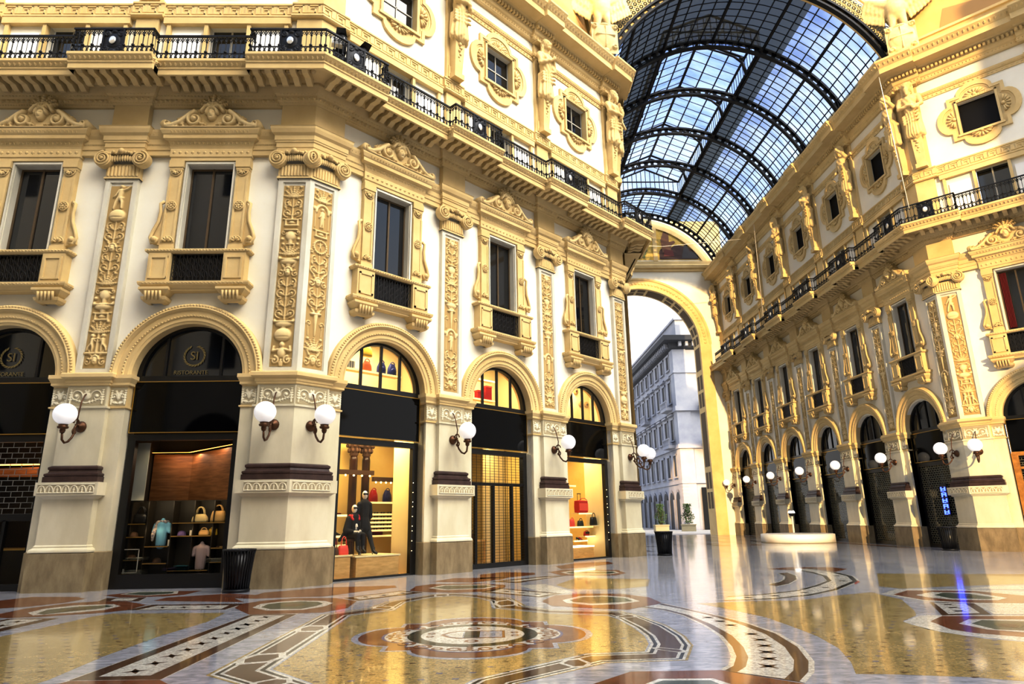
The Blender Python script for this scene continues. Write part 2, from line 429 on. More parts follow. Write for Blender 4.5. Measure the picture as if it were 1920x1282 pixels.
PH = 5.5
def m_scroll(r, z, s=1):
    r.spiral(.15, z + .1, .13 * s, 1.5, -PI / 2, .022, .01, .05, 1, True); r.spiral(.15, z + .42, .11 * s, 1.5, PI / 2, .02, .01, .05, -1, True)
    r.stroke([(0, z - .08), (0, z + .55)], .028, .02, .045); r.leaf(.03, z + .02, .2, .5, .05, .045, True); r.leaf(.03, z + .3, .2, .7, .05, .045, True); r.leaf(.2, z + .24, .12, 1.2, .05, .04, True)
def m_leaf(r, z):
    for a, l in ((.2, .26), (.75, .3), (1.25, .3)): r.leaf(.02, z, l, a, .065, .05, True)
    r.leaf(0, z, .36, PI / 2, .07, .055); r.blob(.2, z + .34, .045, .045, .05, True)
def m_vase(r, z, s=1):
    r.blob(0, z + .16 * s, .15 * s, .16 * s, .07); r.stroke([(-.17 * s, z + .34 * s), (.17 * s, z + .34 * s)], .03, .03, .07); r.stroke([(0, z - .08), (0, z + .03)], .06, .06, .05)
    r.stroke([(-.1, z - .1), (.1, z - .1)], .025, .025, .05); r.spiral(.2 * s, z + .26 * s, .08, 1.2, PI, .018, .01, .05, 1, True); r.blob(.23 * s, z + .06, .05, .05, .06, True)
def m_bowl(r, z):
    r.blob(0, z + .1, .24, .1, .08); r.stroke([(-.25, z + .17), (.25, z + .17)], .03, .03, .08); r.stroke([(0, z - .1), (0, z)], .05, .08, .05); r.blob(.26, z + .2, .05, .06, .05, True)
def m_mask(r, z, s=.12):
    r.mask(0, z + s, s, .08); r.spiral(.2, z + s * .6, .1, 1.3, PI / 2, .025, .012, .05, 1, True); r.leaf(.1, z + s * 2, .2, 1.0, .05, .05, True)
def m_wreath(r, z):
    for k in range(18):
        a = 2 * PI * k / 18; r.blob(.2 * math.cos(a), z + .2 + .2 * math.sin(a), .05, .03, .055, False, a + .9)
    r.figure(0, z + .2, .28, .05); r.spiral(.26, z, .07, 1.2, 0, .02, .01, .045, 1, True)
def m_putti(r, z):
    for s in (-1, 1):
        r.figure(s * .15, z + .28, .52, .075, -s * .1, ((-s * .2, .1), (-s * .25, .3)), ((-s * .1, -.42), (s * .18, -.4))); r.blob(s * .15, z + .5, .05, .05, .085)
    r.stroke([(0, z), (0, z + .55)], .05, .03, .05); r.stroke([(-.3, z), (.3, z)], .04, .04, .05)
def m_globe(r, z):
    r.blob(0, z + .2, .24, .2, .11); r.dent(0, z + .13, .2, .02, .02)
def m_titan(r, z):
    r.blob(0, z + .3, .12, .16, .08); r.blob(0, z + .52, .07, .085, .1); r.stroke([(.1, z + .38), (.24, z + .34), (.22, z + .46)], .04, .035, .07, True)
    r.spiral(.17, z + .08, .11, 1.4, PI / 2, .04, .012, .06, 1, True); r.leaf(0, z + .1, .2, -PI / 2, .08, .06); r.leaf(.05, z + .16, .24, -.2, .05, .04, True)
def m_tablet(r, z):
    r.stroke([(-.18, z), (.18, z)], .035, .035, .05); r.stroke([(-.18, z + .18), (.18, z + .18)], .03, .03, .05); r.stroke([(-.17, z), (-.17, z + .18)], .03, .03, .05, True); r.blob(0, z + .09, .09, .05, .05); r.blob(.23, z + .2, .04, .03, .05, True)
def m_fig(r, z): r.figure(0, z + .42, .8, .085, .12, ((-.22, -.02), (.3, .42)), ((-.12, -.48), (.16, -.46))); r.blob(.05, z + .35, .09, .05, .07, False, .7)
def m_torch(r, z):
    r.stroke([(0, z), (0, z + .62)], .02, .075, .06); r.stroke([(-.14, z + .64), (.14, z + .66)], .035, .035, .07); r.leaf(.03, z + .66, .2, .8, .05, .05, True); r.spiral(.2, z + .35, .08, 1.2, 0, .018, .01, .04, 1, True); r.stroke([(.2, z), (.22, z + .28)], .015, .015, .03, True)
def m_arch(r, z):
    r.stroke([(.2 * math.cos(t), z + .5 + .24 * math.sin(t)) for t in np.linspace(0, PI, 12)], .045, .045, .05); r.stroke([(.22, z), (.22, z + .5)], .02, .02, .035, True); r.figure(0, z + .34, .62, .07, 0, ((-.15, 0), (.12, .02)), ((-.06, -.5), (.06, -.5))); r.blob(.25, z + .6, .07, .07, .045, True)

def design(seq):
    r = Rel(.66, PH, .0145); z = .04; tot = sum(h for _, h in seq); k = (PH - .08) / tot
    for m, h in seq:
        if m: m(r, z + .06 * k)
        z += h * k
    return r
S_A = [(m_mask, .35), (m_putti, .62), (m_leaf, .42), (m_tablet, .3), (m_bowl, .32), (m_vase, .5), (m_leaf, .45), (m_scroll, .62), (m_mask, .42), (m_scroll, .6), (m_globe, .42), (m_fig, .85)]
S_B = [(m_titan, .62), (m_globe, .42), (m_bowl, .32), (m_scroll, .62), (m_scroll, .62), (m_mask, .36), (m_bowl, .3), (m_leaf, .45), (m_vase, .5), (m_tablet, .3), (m_scroll, .62), (m_leaf, .42)]
S_C = [(m_mask, .4), (m_leaf, .42), (m_torch, .85), (m_scroll, .6), (m_mask, .38), (m_scroll, .62), (m_wreath, .5), (m_tablet, .28), (m_arch, .82), (m_leaf, .42)]
S_D = [(m_mask, .36), (m_leaf, .42), (m_scroll, .62), (m_arch, .82), (m_torch, .8), (m_bowl, .32), (m_scroll, .6), (m_leaf, .4), (m_vase, .5), (m_scroll, .6), (m_mask, .36)]
RELMESH = {}
def rel_mesh(key):
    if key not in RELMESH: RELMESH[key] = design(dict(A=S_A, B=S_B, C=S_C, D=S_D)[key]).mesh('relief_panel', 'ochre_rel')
    return RELMESH[key]
def shared(key, f):
    if key not in RELMESH: RELMESH[key] = f()
    return RELMESH[key]

def shaft_face(mb, x0, x1, T, mi=0):
    """white marble frame of the upper shaft on one face: raised border round a sunk field; T maps (x, y, z)"""
    def box(a, b, y0, y1, c, d):
        k = len(mb.v); mb.box(a, b, y0, y1, c, d, mi)
        for i in range(k, len(mb.v)): mb.v[i] = T(*mb.v[i])
    e = .14; z0, z1 = 5.56, 11.42
    box(x0, x0 + e, 0, .4, z0, z1); box(x1 - e, x1, 0, .4, z0, z1); box(x0 + e, x1 - e, 0, .4, z0, z0 + .13); box(x0 + e, x1 - e, 0, .4, z1 - .1, z1)
    for a, b in ((x0 + e, x0 + e + .025), (x1 - e - .025, x1 - e)): box(a, b, .03, .06, z0 + .13, z1 - .1)

def capital(mb, x0, w, T, mi=0):
    k0 = len(mb.v); hw = w / 2
    for i in range(9):   # fluted neck
        x = x0 - hw + w * (i + .5) / 9; mb.lathe([(.042, 11.5), (.042, 11.8), (.01, 11.87)], (x, -.02, 0), 8, mi)
    n = 16
    for s in (-1, 1):    # volutes
        cx, cz = x0 + s * (hw + .08), 12.0
        mb.lathe([(.25, 0), (.25, .2), (.22, .21), (.001, .17)], (cx, 0, cz), 24, mi, 'y', smooth=False)
        sp = [(cx + s * -(.235 * (1 - t) + .06 * t) * math.cos(t * 4.4 * PI + PI / 2), -.2 - .06 * t, cz + (.235 * (1 - t) + .06 * t) * math.sin(t * 4.4 * PI + PI / 2)) for t in np.linspace(0, 1, 48)]
        mb.tube(sp, [.036 - .016 * i / 47 for i in range(48)], 6, mi); mb.ball((cx, -.22, cz), .065, 6, mi)
        for i in range(12):
            a = 2 * PI * i / 12; mb.ball((cx + .17 * math.cos(a), -.19, cz + .17 * math.sin(a)), .022, 4, mi)
    for i in range(11):  # drooping leaves under the abacus
        t = (i - 5) / 5; x = x0 + t * (hw - .1); mb.ball((x, -.13, 12.0 + .05 * (1 - t * t)), .05, 5, mi, (.8, 1, 2.2))
    for i in range(13):  # garland
        t = (i - 6) / 6; mb.ball((x0 + t * (hw + .06), -.19, 12.15 + .05 * math.cos(t * 1.5) + .03 * math.sin(i * 9)), .038 + .012 * (i % 2), 5, mi)
    mb.ball((x0, -.24, 12.22), .085, 6, mi); mb.box(x0 - hw - .12, x0 + hw + .12, -.17, .4, 12.17, 12.24, mi)
    for i in range(k0, len(mb.v)): mb.v[i] = T(*mb.v[i])

def make_pilaster(pb, relief):
    t = empty('pilaster'); p = pil_path()
    for k in PR: 
        o = MB().sweep(p, PR[k], 0).build(k, PMAT[k], t)
        if k == 'carved_frieze': link('acanthus_relief', shared('fr', lambda: acanthus(1.0, .5).mesh('acanthus_relief', 'pale_rel')), o, (0, -.07, 4.68))
        if k == 'carved_band': link('leaf_relief', shared('bd', lambda: band_rel(1.44).mesh('leaf_relief', 'pale_rel')), o, (0, -.328, 2.38))
        if k == 'entablature_block': o['label'] = 'stepped block over the capital'
    mb = MB(); mb.sweep(pil_path(back=.5), [(-.05, 5.55), (-.05, 11.45)]); shaft_face(mb, -W0, W0, lambda x, y, z: (x, y, z)); mb.build('upper_shaft', 'marble', t)
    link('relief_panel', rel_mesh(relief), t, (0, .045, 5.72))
    mb = MB(); capital(mb, 0, 2 * W0, lambda x, y, z: (x, y, z)); mb.build('capital', 'ochre', t)
    mb = MB().sweep([(-pb, .6), (-pb, .06), (pb, .06), (pb, .6)], [(.03, 0), (.03, .93), (0, .95), (0, 4.6), (.04, 4.62), (.04, 4.66), (0, 4.67), (0, 5.2), (.06, 5.24), (.06, 5.3), (.12, 5.42), (.12, 5.52), (-.1, 5.55)])
    mb.m = [2 if max(mb.v[i][2] for i in f) < .96 else (1 if min(mb.v[i][2] for i in f) > 4.59 else 0) for f in mb.f]
    q = mb.build('backing_pier', ['pier', 'ochre', 'plinth'], t)
    for s in (-1, 1):
        w = pb - .56
        link('acanthus_relief', shared('fs%.2f' % w, lambda: acanthus(w, .5).mesh('acanthus_relief', 'pale_rel')), q, (s * (pb - w / 2), .05, 4.68))
    return t

def make_corner(pbl, pbr, r1, r2):
    t = empty('corner_pilaster'); p = corner_path(); w = 2 * W0
    T1 = lambda x, y, z: (x - W0, y, z)
    def T2(x, y, z): x += W0; return (x * R2 - y * R2, x * R2 + y * R2, z)
    for k in PR:
        o = MB().sweep(p, PR[k], 0).build(k, PMAT[k], t)
        for T, a in ((T1, 0), (T2, PI / 4)):
            if k == 'carved_frieze': link('acanthus_relief', shared('fc', lambda: acanthus(.95, .5).mesh('acanthus_relief', 'pale_rel')), o, T(0, -.07, 4.68), a)
            if k == 'carved_band': link('leaf_relief', shared('bc', lambda: band_rel(1.1).mesh('leaf_relief', 'pale_rel')), o, T(-.02 if a == 0 else .02, -.328, 2.38), a)
    mb = MB(); mb.sweep(p, [(-.05, 5.55), (-.05, 11.45)])
    for T in (T1, T2): shaft_face(mb, -W0, W0, T)
    mb.build('upper_shaft', 'marble', t)
    link('relief_panel', rel_mesh(r1), t, T1(0, .045, 5.72)); link('relief_panel', rel_mesh(r2), t, T2(0, .045, 5.72), PI / 4)
    for T in (T1, T2):
        mb = MB(); capital(mb, 0, w - .1, T); mb.build('capital', 'ochre', t)
    bl, br = w + pbl, w + pbr
    mb = MB().sweep([(-bl, .6), (-bl, .06), (.06 * .414, .06), (br * R2 - .06 * R2, br * R2 + .06 * R2), (br * R2 - .6 * R2, br * R2 + .6 * R2)],
                    [(.03, 0), (.03, .93), (0, .95), (0, 4.6), (.04, 4.62), (.04, 4.66), (0, 4.67), (0, 5.2), (.06, 5.24), (.06, 5.3), (.12, 5.42), (.12, 5.52), (-.1, 5.55)])
    mb.m = [2 if max(mb.v[i][2] for i in f) < .96 else (1 if min(mb.v[i][2] for i in f) > 4.59 else 0) for f in mb.f]
    q = mb.build('backing_pier', ['pier', 'ochre', 'plinth'], t)
    for pb_, T, s, a in ((pbl, T1, -1, 0), (pbr, T2, 1, PI / 4)):
        ww = pb_ - .1; link('acanthus_relief', shared('fk%.2f' % ww, lambda: acanthus(ww, .5).mesh('acanthus_relief', 'pale_rel')), q, T(s * (W0 + .1 + ww / 2), .05, 4.68), a)
    return t

PBo = B / 2 - AR; PBn = BN / 2 - AR * SXN
pA = Proto(lambda: make_pilaster(PBo, 'A')); pD = Proto(lambda: make_pilaster(PBo, 'D')); pN = Proto(lambda: make_pilaster(PBn, 'D'))
cat = 'pilaster'
pA.at(wp('W', PIL_W[1]), 0, 1, 'pale carved pilaster between the two black restaurant arches', cat, 'carved pilasters')
pD.at(wp('NW', PIL_NW[1]), PI / 4, 1, 'carved pilaster between the shop with dressed mannequins and the shuttered shop door', cat, 'carved pilasters')
pD.at(wp('NW', PIL_NW[2]), PI / 4, 1, 'carved pilaster between the shuttered shop door and the shop with the red trolley bag', cat, 'carved pilasters')
ordn = ['first', 'second', 'third', 'fourth', 'fifth', 'sixth']
for k in range(1, 6):
    pN.at(wp('N', PIL_N[k]), -PI / 2, 1, 'carved pilaster on the sunlit arcade wall, %s after the corner with two globe lamps' % ordn[k - 1], cat, 'carved pilasters')
cP = Proto(lambda: make_corner(PBo - W0, PBo - W0, 'B', 'C'))
cP.at(wp('W', 0), 0, 1, 'two-faced carved corner pilaster beside the black ribbed litter bin and mannequin window', cat, 'corner pilasters')
cP.at(wp('NL', 0), PI / 4, 1, 'two-faced carved corner pilaster at the mouth of the glass-roofed arcade, narrow globe lamps overlapping', cat, 'corner pilasters')
cN = Proto(lambda: make_corner(PBn - W0, PBo - W0, 'D', 'A'))
cN.at(wp('N', 0), -PI / 2, 1, 'sunlit two-faced corner pilaster where the arcade wall meets the octagon', cat, 'corner pilasters')
pN.at(wp('N', PIL_N[6]), -PI / 2, 1, 'last carved pilaster of the arcade wall, against the tall exit arch', cat, 'carved pilasters')
# ------------------------------------------------------------------ arch surrounds
def arc(r, n=40, z=SPR, a0=0, a1=PI, x=0): return [(x - r * math.cos(a0 + (a1 - a0) * i / n), z + r * math.sin(a0 + (a1 - a0) * i / n)) for i in range(n + 1)]

def arch_band(mb, prof, mi=0, n=48):
    """profile [(radius, y)] swept round the arch"""
    rows = [[(-r * math.cos(PI * i / n), y, SPR + .02 + r * math.sin(PI * i / n)) for r, y in prof] for i in range(n + 1)]
    k = len(prof); return mb.add([p for r in rows for p in r], [(i * k + q, (i + 1) * k + q, (i + 1) * k + q + 1, i * k + q + 1) for i in range(n) for q in range(k - 1)], mi)

def make_arch():
    t = empty('arch_surround')
    mb = arch_band(MB(), [(1.5, .7), (1.5, .06), (1.56, .04), (1.58, .02), (1.68, .02), (1.7, -.01), (1.86, -.01), (1.88, -.05)]); n = 60
    for i in range(n):
        a = PI * (i + .5) / n; mb.ball((-1.72 * math.cos(a), -.005, SPR + .02 + 1.72 * math.sin(a)), .028, 4)
    mb.build('archivolt', 'ochre', t)
    mb = MB(); arch_band(mb, [(1.88, -.05), (1.93, -.1), (2.03, -.06), (2.07, .0), (2.07, .16)])
    n = 74
    for i in range(n):
        a = PI * (i + .5) / n; c, s = math.cos(a), math.sin(a); u = 2.0
        x, z = -u * c, SPR + .02 + u * s; mb.ball((x, -.07, z), .04, 4, 0, (1, .9, 1))
    mb.build('leaf_moulding', 'ochre', t)
    return t

# ------------------------------------------------------------------ shop fronts
def make_front(style):
    """style: wood (restaurant window), shutter (restaurant door), window, door, grille"""
    t = empty('shopfront'); y = .42; hw = 1.5
    mb = MB(); mb.box(-hw, -hw + .2, y - .06, y + .1, 0, 3.95); mb.box(hw - .2, hw, y - .06, y + .1, 0, 3.95); mb.box(-hw + .2, hw - .2, y - .06, y + .1, 3.78, 3.95)
    mb.box(-hw + .2, hw - .2, y - .06, y + .1, 0, .35 if style == 'wood' else (.16 if style in ('door', 'shutter', 'grille') else .05))
    mb.ring(arc(1.36, z=SPR + .08), arc(1.5, z=SPR + .08), y - .08, y + .08); mb.box(-1.5, 1.5, y - .08, y + .08, SPR - .04, SPR + .1)
    mb.build('frame', 'frame', t)
    f = MB().box(-1.49, 1.49, y - .12, y - .07, 4.0, SPR - .06).build('fascia_board', 'blackglass', t)
    mb = MB()
    for z in (3.98, SPR - .07): mb.box(-1.49, 1.49, y - .14, y - .11, z - .012, z + .012)
    mb.box(-1.49, -1.465, y - .135, y - .115, 3.98, SPR - .07); mb.box(1.465, 1.49, y - .135, y - .115, 3.98, SPR - .07)
    mb.build('gold_trim', 'gold', f)
    xs = (-.48, .48) if style in ('wood', 'shutter') else (-.72, 0, .72)
    for x in xs:
        if style in ('wood', 'shutter'): x = x * 1.6
        top = SPR + .08 + math.sqrt(max(.01, 1.38 ** 2 - x * x))
        MB().box(x - .035, x + .035, y - .05, y + .03, SPR + .05, top).build('mullion', 'frame', t)
    P = arc(1.38, z=SPR + .08); mb = MB(); mb.add([(x, y, z) for x, z in P], [tuple(range(len(P)))]); mb.build('lunette_pane', 'darkpane' if style in ('wood', 'shutter', 'grille') else 'glass', t)
    if style in ('wood', 'window'):
        mb = MB(); mb.quad((-hw + .2, y, .05), (hw - .2, y, .05), (hw - .2, y, 3.78), (-hw + .2, y, 3.78)); mb.build('display_pane', 'glass', t)
    if style == 'window':
        mb = MB()
        for i in range(9): mb.ball((hw - .17, y - .08, .7 + i * .24 + .05 * (i % 3)), .011, 4)
        mb.build('string_of_lights', 'bulb', t)
    if style == 'shutter':
        mb = MB(); mb.box(-1.3, 1.3, y - .05, y + .05, 1.72, 1.9); mb.box(-.05, .05, y - .05, y + .05, 0.1, 1.75); mb.box(-.75, -.68, y - .05, y + .05, .1, 1.75); mb.box(.6, .67, y - .05, y + .05, .1, 1.75)
        mb.build('transom', 'frame', t)
        brick_grille(-1.3, 1.3, 1.9, 3.78, y - .02, .3, .135).build('roller_grille', 'steelgrey', t)
        mb = MB(); mb.quad((-1.3, y + .03, .1), (1.3, y + .03, .1), (1.3, y + .03, 3.78), (-1.3, y + .03, 3.78)); mb.build('door_pane', 'glass', t)
    if style == 'door':
        mb = MB(); mb.box(-1.3, 1.3, y - .05, y + .05, 2.72, 2.82)
        for x in (-1.05, -.22, .72): mb.box(x - .05, x + .05, y - .05, y + .05, .16, 2.75)
        mb.build('transom', 'frame', t)
        mb = MB(); mb.quad((-1.3, y + .02, .16), (1.3, y + .02, .16), (1.3, y + .02, 3.78), (-1.3, y + .02, 3.78)); mb.build('door_pane', 'glass', t)
        mb = MB()
        for i in range(38): z = .2 + i * .094; mb.box(-1.3, 1.3, y - .1, y - .09, z, z + .009)
        for i in range(13): x = -1.3 + i * 2.6 / 12; mb.box(x - .005, x + .005, y - .1, y - .085, .16, 3.78)
        mb.build('roller_grille', 'frame', t)
    if style == 'grille':
        brick_grille(-1.3, 1.3, .16, 3.78, y - .02, .2, .1, .02).build('roller_grille', 'shutter', t)
        mb = MB(); mb.quad((-1.3, y + .06, .1), (1.3, y + .06, .1), (1.3, y + .06, 3.78), (-1.3, y + .06, 3.78)); mb.build('display_pane', 'darkpane', t)
    return t

def brick_grille(x0, x1, z0, z1, y, bw, bh, th=.013):
    mb = MB(); n = int((z1 - z0) / bh); bh = (z1 - z0) / n
    for i in range(n + 1): mb.box(x0, x1, y, y + .012, z0 + i * bh - th / 2, z0 + i * bh + th / 2)
    for i in range(n):
        x = x0 + (bw / 2 if i % 2 else 0)
        while x < x1: mb.box(x - th / 2, x + th / 2, y, y + .012, z0 + i * bh, z0 + (i + 1) * bh); x += bw
    return mb

M['ironlite'] = plain('worn_black_iron', (46, 44, 44), .4, .4); M['bulb'] = plain('warm_bulb', (255, 240, 200), .4, emit=(255, 225, 150), es=6)
M['steelgrey'] = plain('grey_steel', (150, 150, 145), .4, .6)
M['shutter'] = plain('dark_steel_shutter', (128, 126, 104), .45, .3)

# ------------------------------------------------------------------ first-floor window with pediment
def iron_panel(w, h, r=.012):
    """ornamental cast panel: frame plus rows of scrolls"""
    mb = MB(); mb.box(-w / 2, w / 2, -.01, .02, 0, .035); mb.box(-w / 2, w / 2, -.01, .02, h - .035, h)
    n = max(2, round(w / .2)); u = w / n
    for i in range(n + 1): x = -w / 2 + i * u; mb.box(x - r, x + r, -.01, .015, 0, h)
    for i in range(n):
        x = -w / 2 + (i + .5) * u; mb.box(x - r * .7, x + r * .7, -.01, .01, 0, h)
        for cz in (h * .25, h * .5, h * .75): mb.tube([(x + u * .32 * math.cos(a), -.005, cz + h * .12 * math.sin(a)) for a in np.linspace(0, 2 * PI, 11)], r * .8, 4, cap=False)
    return mb

def ped_relief():
    r = Rel(2.6, 1.06, .015); h = .13
    for s in (1,):
        r.stroke([(1.24, .07), (1.05, .1), (.85, .2), (.66, .38), (.5, .5)], .07, .075, h, True)
        r.spiral(.47, .27, .2, 1.7, PI / 2 - .3, .06, .03, h, -1, True); r.blob(.47, .27, .07, .07, h * 1.3, True)
        r.leaf(.95, .05, .3, .35 + PI / 2, .08, h * .7, True); r.leaf(.75, .06, .28, .9, .08, h * .7, True); r.spiral(1.2, .14, .09, 1.3, -PI / 2, .035, .015, h, 1, True)
        r.leaf(.15, .1, .25, .3, .07, h * .7, True); r.stroke([(-1.25, .03), (1.25, .03)], .035, .035, h * .8)
        r.stroke([(.3, .52), (.2, .66), (.12, .7)], .05, .05, h, True)
    r.mask(0, .4, .17, h * 1.5)
    for a in (.35, .75, 1.15): r.leaf(.02, .62, .36, a, .07, h * .9, True)
    r.leaf(0, .64, .4, PI / 2, .08, h)
    return r

def make_window(pane='darkpane'):
    t = empty('upper_window')
    # white reveal
    mb = MB()
    for s in (-1, 1): mb.box(min(s * .66, s * .78), max(s * .66, s * .78), .06, .4, 9.15, 12.02)
    mb.box(-.78, .78, .06, .4, 11.9, 12.02); mb.box(-.73, -.68, .0, .1, 9.15, 11.95); mb.box(.68, .73, .0, .1, 9.15, 11.95); mb.box(-.73, .73, .0, .1, 11.92, 11.98); mb.build('casing', 'marble', t)
    mb = MB(); mb.box(-.66, -.61, .28, .34, 9.15, 11.9); mb.box(.61, .66, .28, .34, 9.15, 11.9); mb.box(-.03, .03, .27, .34, 9.15, 11.9); mb.box(-.61, .61, .28, .34, 11.84, 11.9); mb.box(-.61, .61, .28, .34, 9.15, 9.22)
    mb.build('sash', 'sash', t)
    for a, b in ((-.61, -.03), (.03, .61)):
        mb = MB(); mb.quad((a, .31, 9.2), (b, .31, 9.2), (b, .31, 11.86), (a, .31, 11.86)); mb.build('pane', pane, t)
    for s in (-1, 1):
        x0, x1 = sorted((s * .79, s * 1.16)); c = (x0 + x1) / 2
        mb = MB(); mb.box(x0, x1, .0, .2, 9.3, 11.8); mb.box(x0 - .02, x1 + .02, -.03, .2, 9.12, 9.32)
        for a, b in ((x0, x0 + .06), (x1 - .06, x1)): mb.box(a, b, -.025, .0, 9.4, 11.45)
        mb.box(x0 - .03, x1 + .03, -.06, .2, 11.8, 12.02); mb.box(x0 - .01, x1 + .01, -.03, .2, 11.72, 11.8)
        j = mb.build('jamb', 'ochre', t)
        rz = MB().lathe([(.001, .07), (.035, .07), (.045, .03), (.11, .03), (.125, .06), (.15, .05), (.155, 0)], (c, 0, 10.55), 16, 0, 'y', smooth=False)
        for q in range(8): rz.ball((c + .082 * math.cos(q * PI / 4), -.045, 10.55 + .082 * math.sin(q * PI / 4)), .032, 5)
        rz.build('rosette', 'ochre', j)
        dr = MB()
        for zz, sg in ((11.7, -1), (9.42, 1)):
            for q in range(5): a = PI * (q + .5) / 5; dr.tube([(c + .03 * math.cos(a), -.03, zz + sg * .03 * math.sin(a)), (c + .13 * math.cos(a), -.045, zz + sg * .14 * math.sin(a))], [.018, .035], 6)
            dr.tube([(c + .16 * math.cos(a), -.02, zz + sg * .17 * math.sin(a)) for a in np.linspace(0, PI, 9)], .022, 5)
        dr.build('drop_ornament', 'ochre', j)
        # side scroll
        P = [(s * 1.2, .02, 10.7), (s * 1.3, .0, 10.62), (s * 1.27, .0, 10.35), (s * 1.3, 0, 10.05), (s * 1.42, 0, 9.75), (s * 1.48, 0, 9.55), (s * 1.42, 0, 9.38), (s * 1.3, 0, 9.4), (s * 1.28, 0, 9.52), (s * 1.36, 0, 9.55)]
        mb = MB(); mb.tube(P, .05, 6); mb.poly([(s * 1.16, 9.32), (s * 1.44, 9.4), (s * 1.4, 9.75), (s * 1.25, 10.1), (s * 1.22, 10.5), (s * 1.16, 10.7)], .04, .18); mb.ball((s * 1.36, -.02, 9.5), .09, 6)
        mb.build('scroll_bracket', 'ochre', t)
        x0, x1 = sorted((s * .74, s * 1.36))
        mb = MB(); mb.box(x0, x1, -.16, .2, 8.15, 9.02); 
        for a, b, c_, d in ((x0 + .06, x1 - .06, 8.86, 8.92), (x0 + .06, x1 - .06, 8.24, 8.3)): mb.box(a, b, -.19, -.16, c_, d)
        for a, b in ((x0 + .06, x0 + .12), (x1 - .12, x1 - .06)): mb.box(a, b, -.19, -.16, 8.24, 8.92)
        mb.build('pedestal', 'ochre', t)
        mb = MB(); c = s * 1.06; 
        mb.sweep([(c - .25, .2), (c - .25, -.1), (c + .25, -.1), (c + .25, .2)], [(-.1, 7.55), (.02, 7.56), (.08, 7.62), (.1, 7.7), (.02, 7.74), (.06, 7.78), (.16, 7.9), (.16, 7.97), (-.1, 7.97)])
        for i in range(5): mb.tube([(c - .2 + i * .1, -.2, 7.6), (c - .2 + i * .1, -.26, 7.85)], .035, 6)
        mb.build('bracket', 'ochre', t)
    pth = lambda w, d: [(-w, .3), (-w, d), (w, d), (w, .3)]
    mb = MB().sweep(pth(1.42, -.14), [(-.2, 9.02), (.0, 9.02), (.05, 9.06), (.05, 9.12), (.02, 9.14), (-.25, 9.15)]).beads(pth(1.42, -.14), .05, 9.09, .025, .09); mb.build('sill', 'ochre', t)
    mb = MB().sweep(pth(1.42, -.12), [(-.3, 7.92), (.0, 7.95), (.03, 7.99), (.1, 8.04), (.12, 8.1), (.12, 8.14), (.02, 8.16), (-.3, 8.16)]).beads(pth(1.42, -.12), .11, 8.08, .03, .1)
    mb.poly([(-1.1, 7.9), (1.1, 7.9), (1.1, 7.96), (-1.1, 7.96)], -.1, .2); mb.build('lower_ledge', 'ochre', t)
    g = iron_panel(1.48, .82).build('railing_panel', 'ironlite', t, (0, -.04, 8.2)); MB().box(-.74, .74, .1, .12, 8.18, 9.04).build('backing_plate', 'frame', t)
    mb = MB().sweep(pth(1.18, -.02), [(-.1, 12.02), (.0, 12.02), (.0, 12.12), (.03, 12.14), (.03, 12.4), (.06, 12.46), (-.1, 12.46)]).beads(pth(1.18, -.02), .02, 12.27, .05, .17, 0, 1.6); mb.build('frieze', 'ochre', t)
    mb = MB().sweep(pth(1.18, -.02), [(-.1, 12.46), (.04, 12.48), (.06, 12.55), (.1, 12.62), (.2, 12.66), (.2, 12.77), (.23, 12.8), (.28, 12.9), (.28, 12.95), (-.1, 12.97)])
    mb.beads(pth(1.18, -.02), .07, 12.57, .05, .12, 0, 1.2).beads(pth(1.18, -.02), .24, 12.85, .05, .11, 0, 1.1); mb.build('cornice_ledge', 'ochre', t)
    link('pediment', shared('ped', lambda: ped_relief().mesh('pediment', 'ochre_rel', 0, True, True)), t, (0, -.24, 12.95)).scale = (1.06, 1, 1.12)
    # solid back of the pediment so that it reads from the side
    out = [(-1.3, 12.97), (1.3, 12.97), (1.28, 13.15), (1.0, 13.2), (.78, 13.42), (.55, 13.55), (.3, 13.6), (.22, 13.75), (.1, 14.0), (-.1, 14.0), (-.22, 13.75), (-.3, 13.6), (-.55, 13.55), (-.78, 13.42), (-1.0, 13.2), (-1.28, 13.15)]
    MB().poly([(x * 1.04, 12.95 + (z - 12.97) * 1.1) for x, z in out], -.23, .16).build('pediment_block', 'ochre', t)
    mb = MB()
    for s in (-1, 1): mb.lathe([(.001, -.02), (.13, 0), (.13, .5), (.001, .5)], (s * 1.36, .2, 13.1), 12, 0, 'y'); mb.box(s * 1.36 - .1, s * 1.36 + .1, -.26, .16, 12.95, 13.05)
    mb.build('end_scroll', 'ochre', t)
    return t

# ------------------------------------------------------------------ second-floor quatrefoil window
def quat_outline(hs, r, n=12):
    """square of half-side hs with a semicircular lobe of radius r on each side"""
    P = []
    for k in range(4):
        a0 = k * PI / 2; c, s = math.cos(a0), math.sin(a0)
        loc = [(hs, -hs), (hs, -r)] + [(hs + r * .72 * math.cos(t), r * math.sin(t)) for t in np.linspace(-PI / 2, PI / 2, n)] + [(hs, r)]
        P += [(x * c - z * s, x * s + z * c) for x, z in loc]
    return P

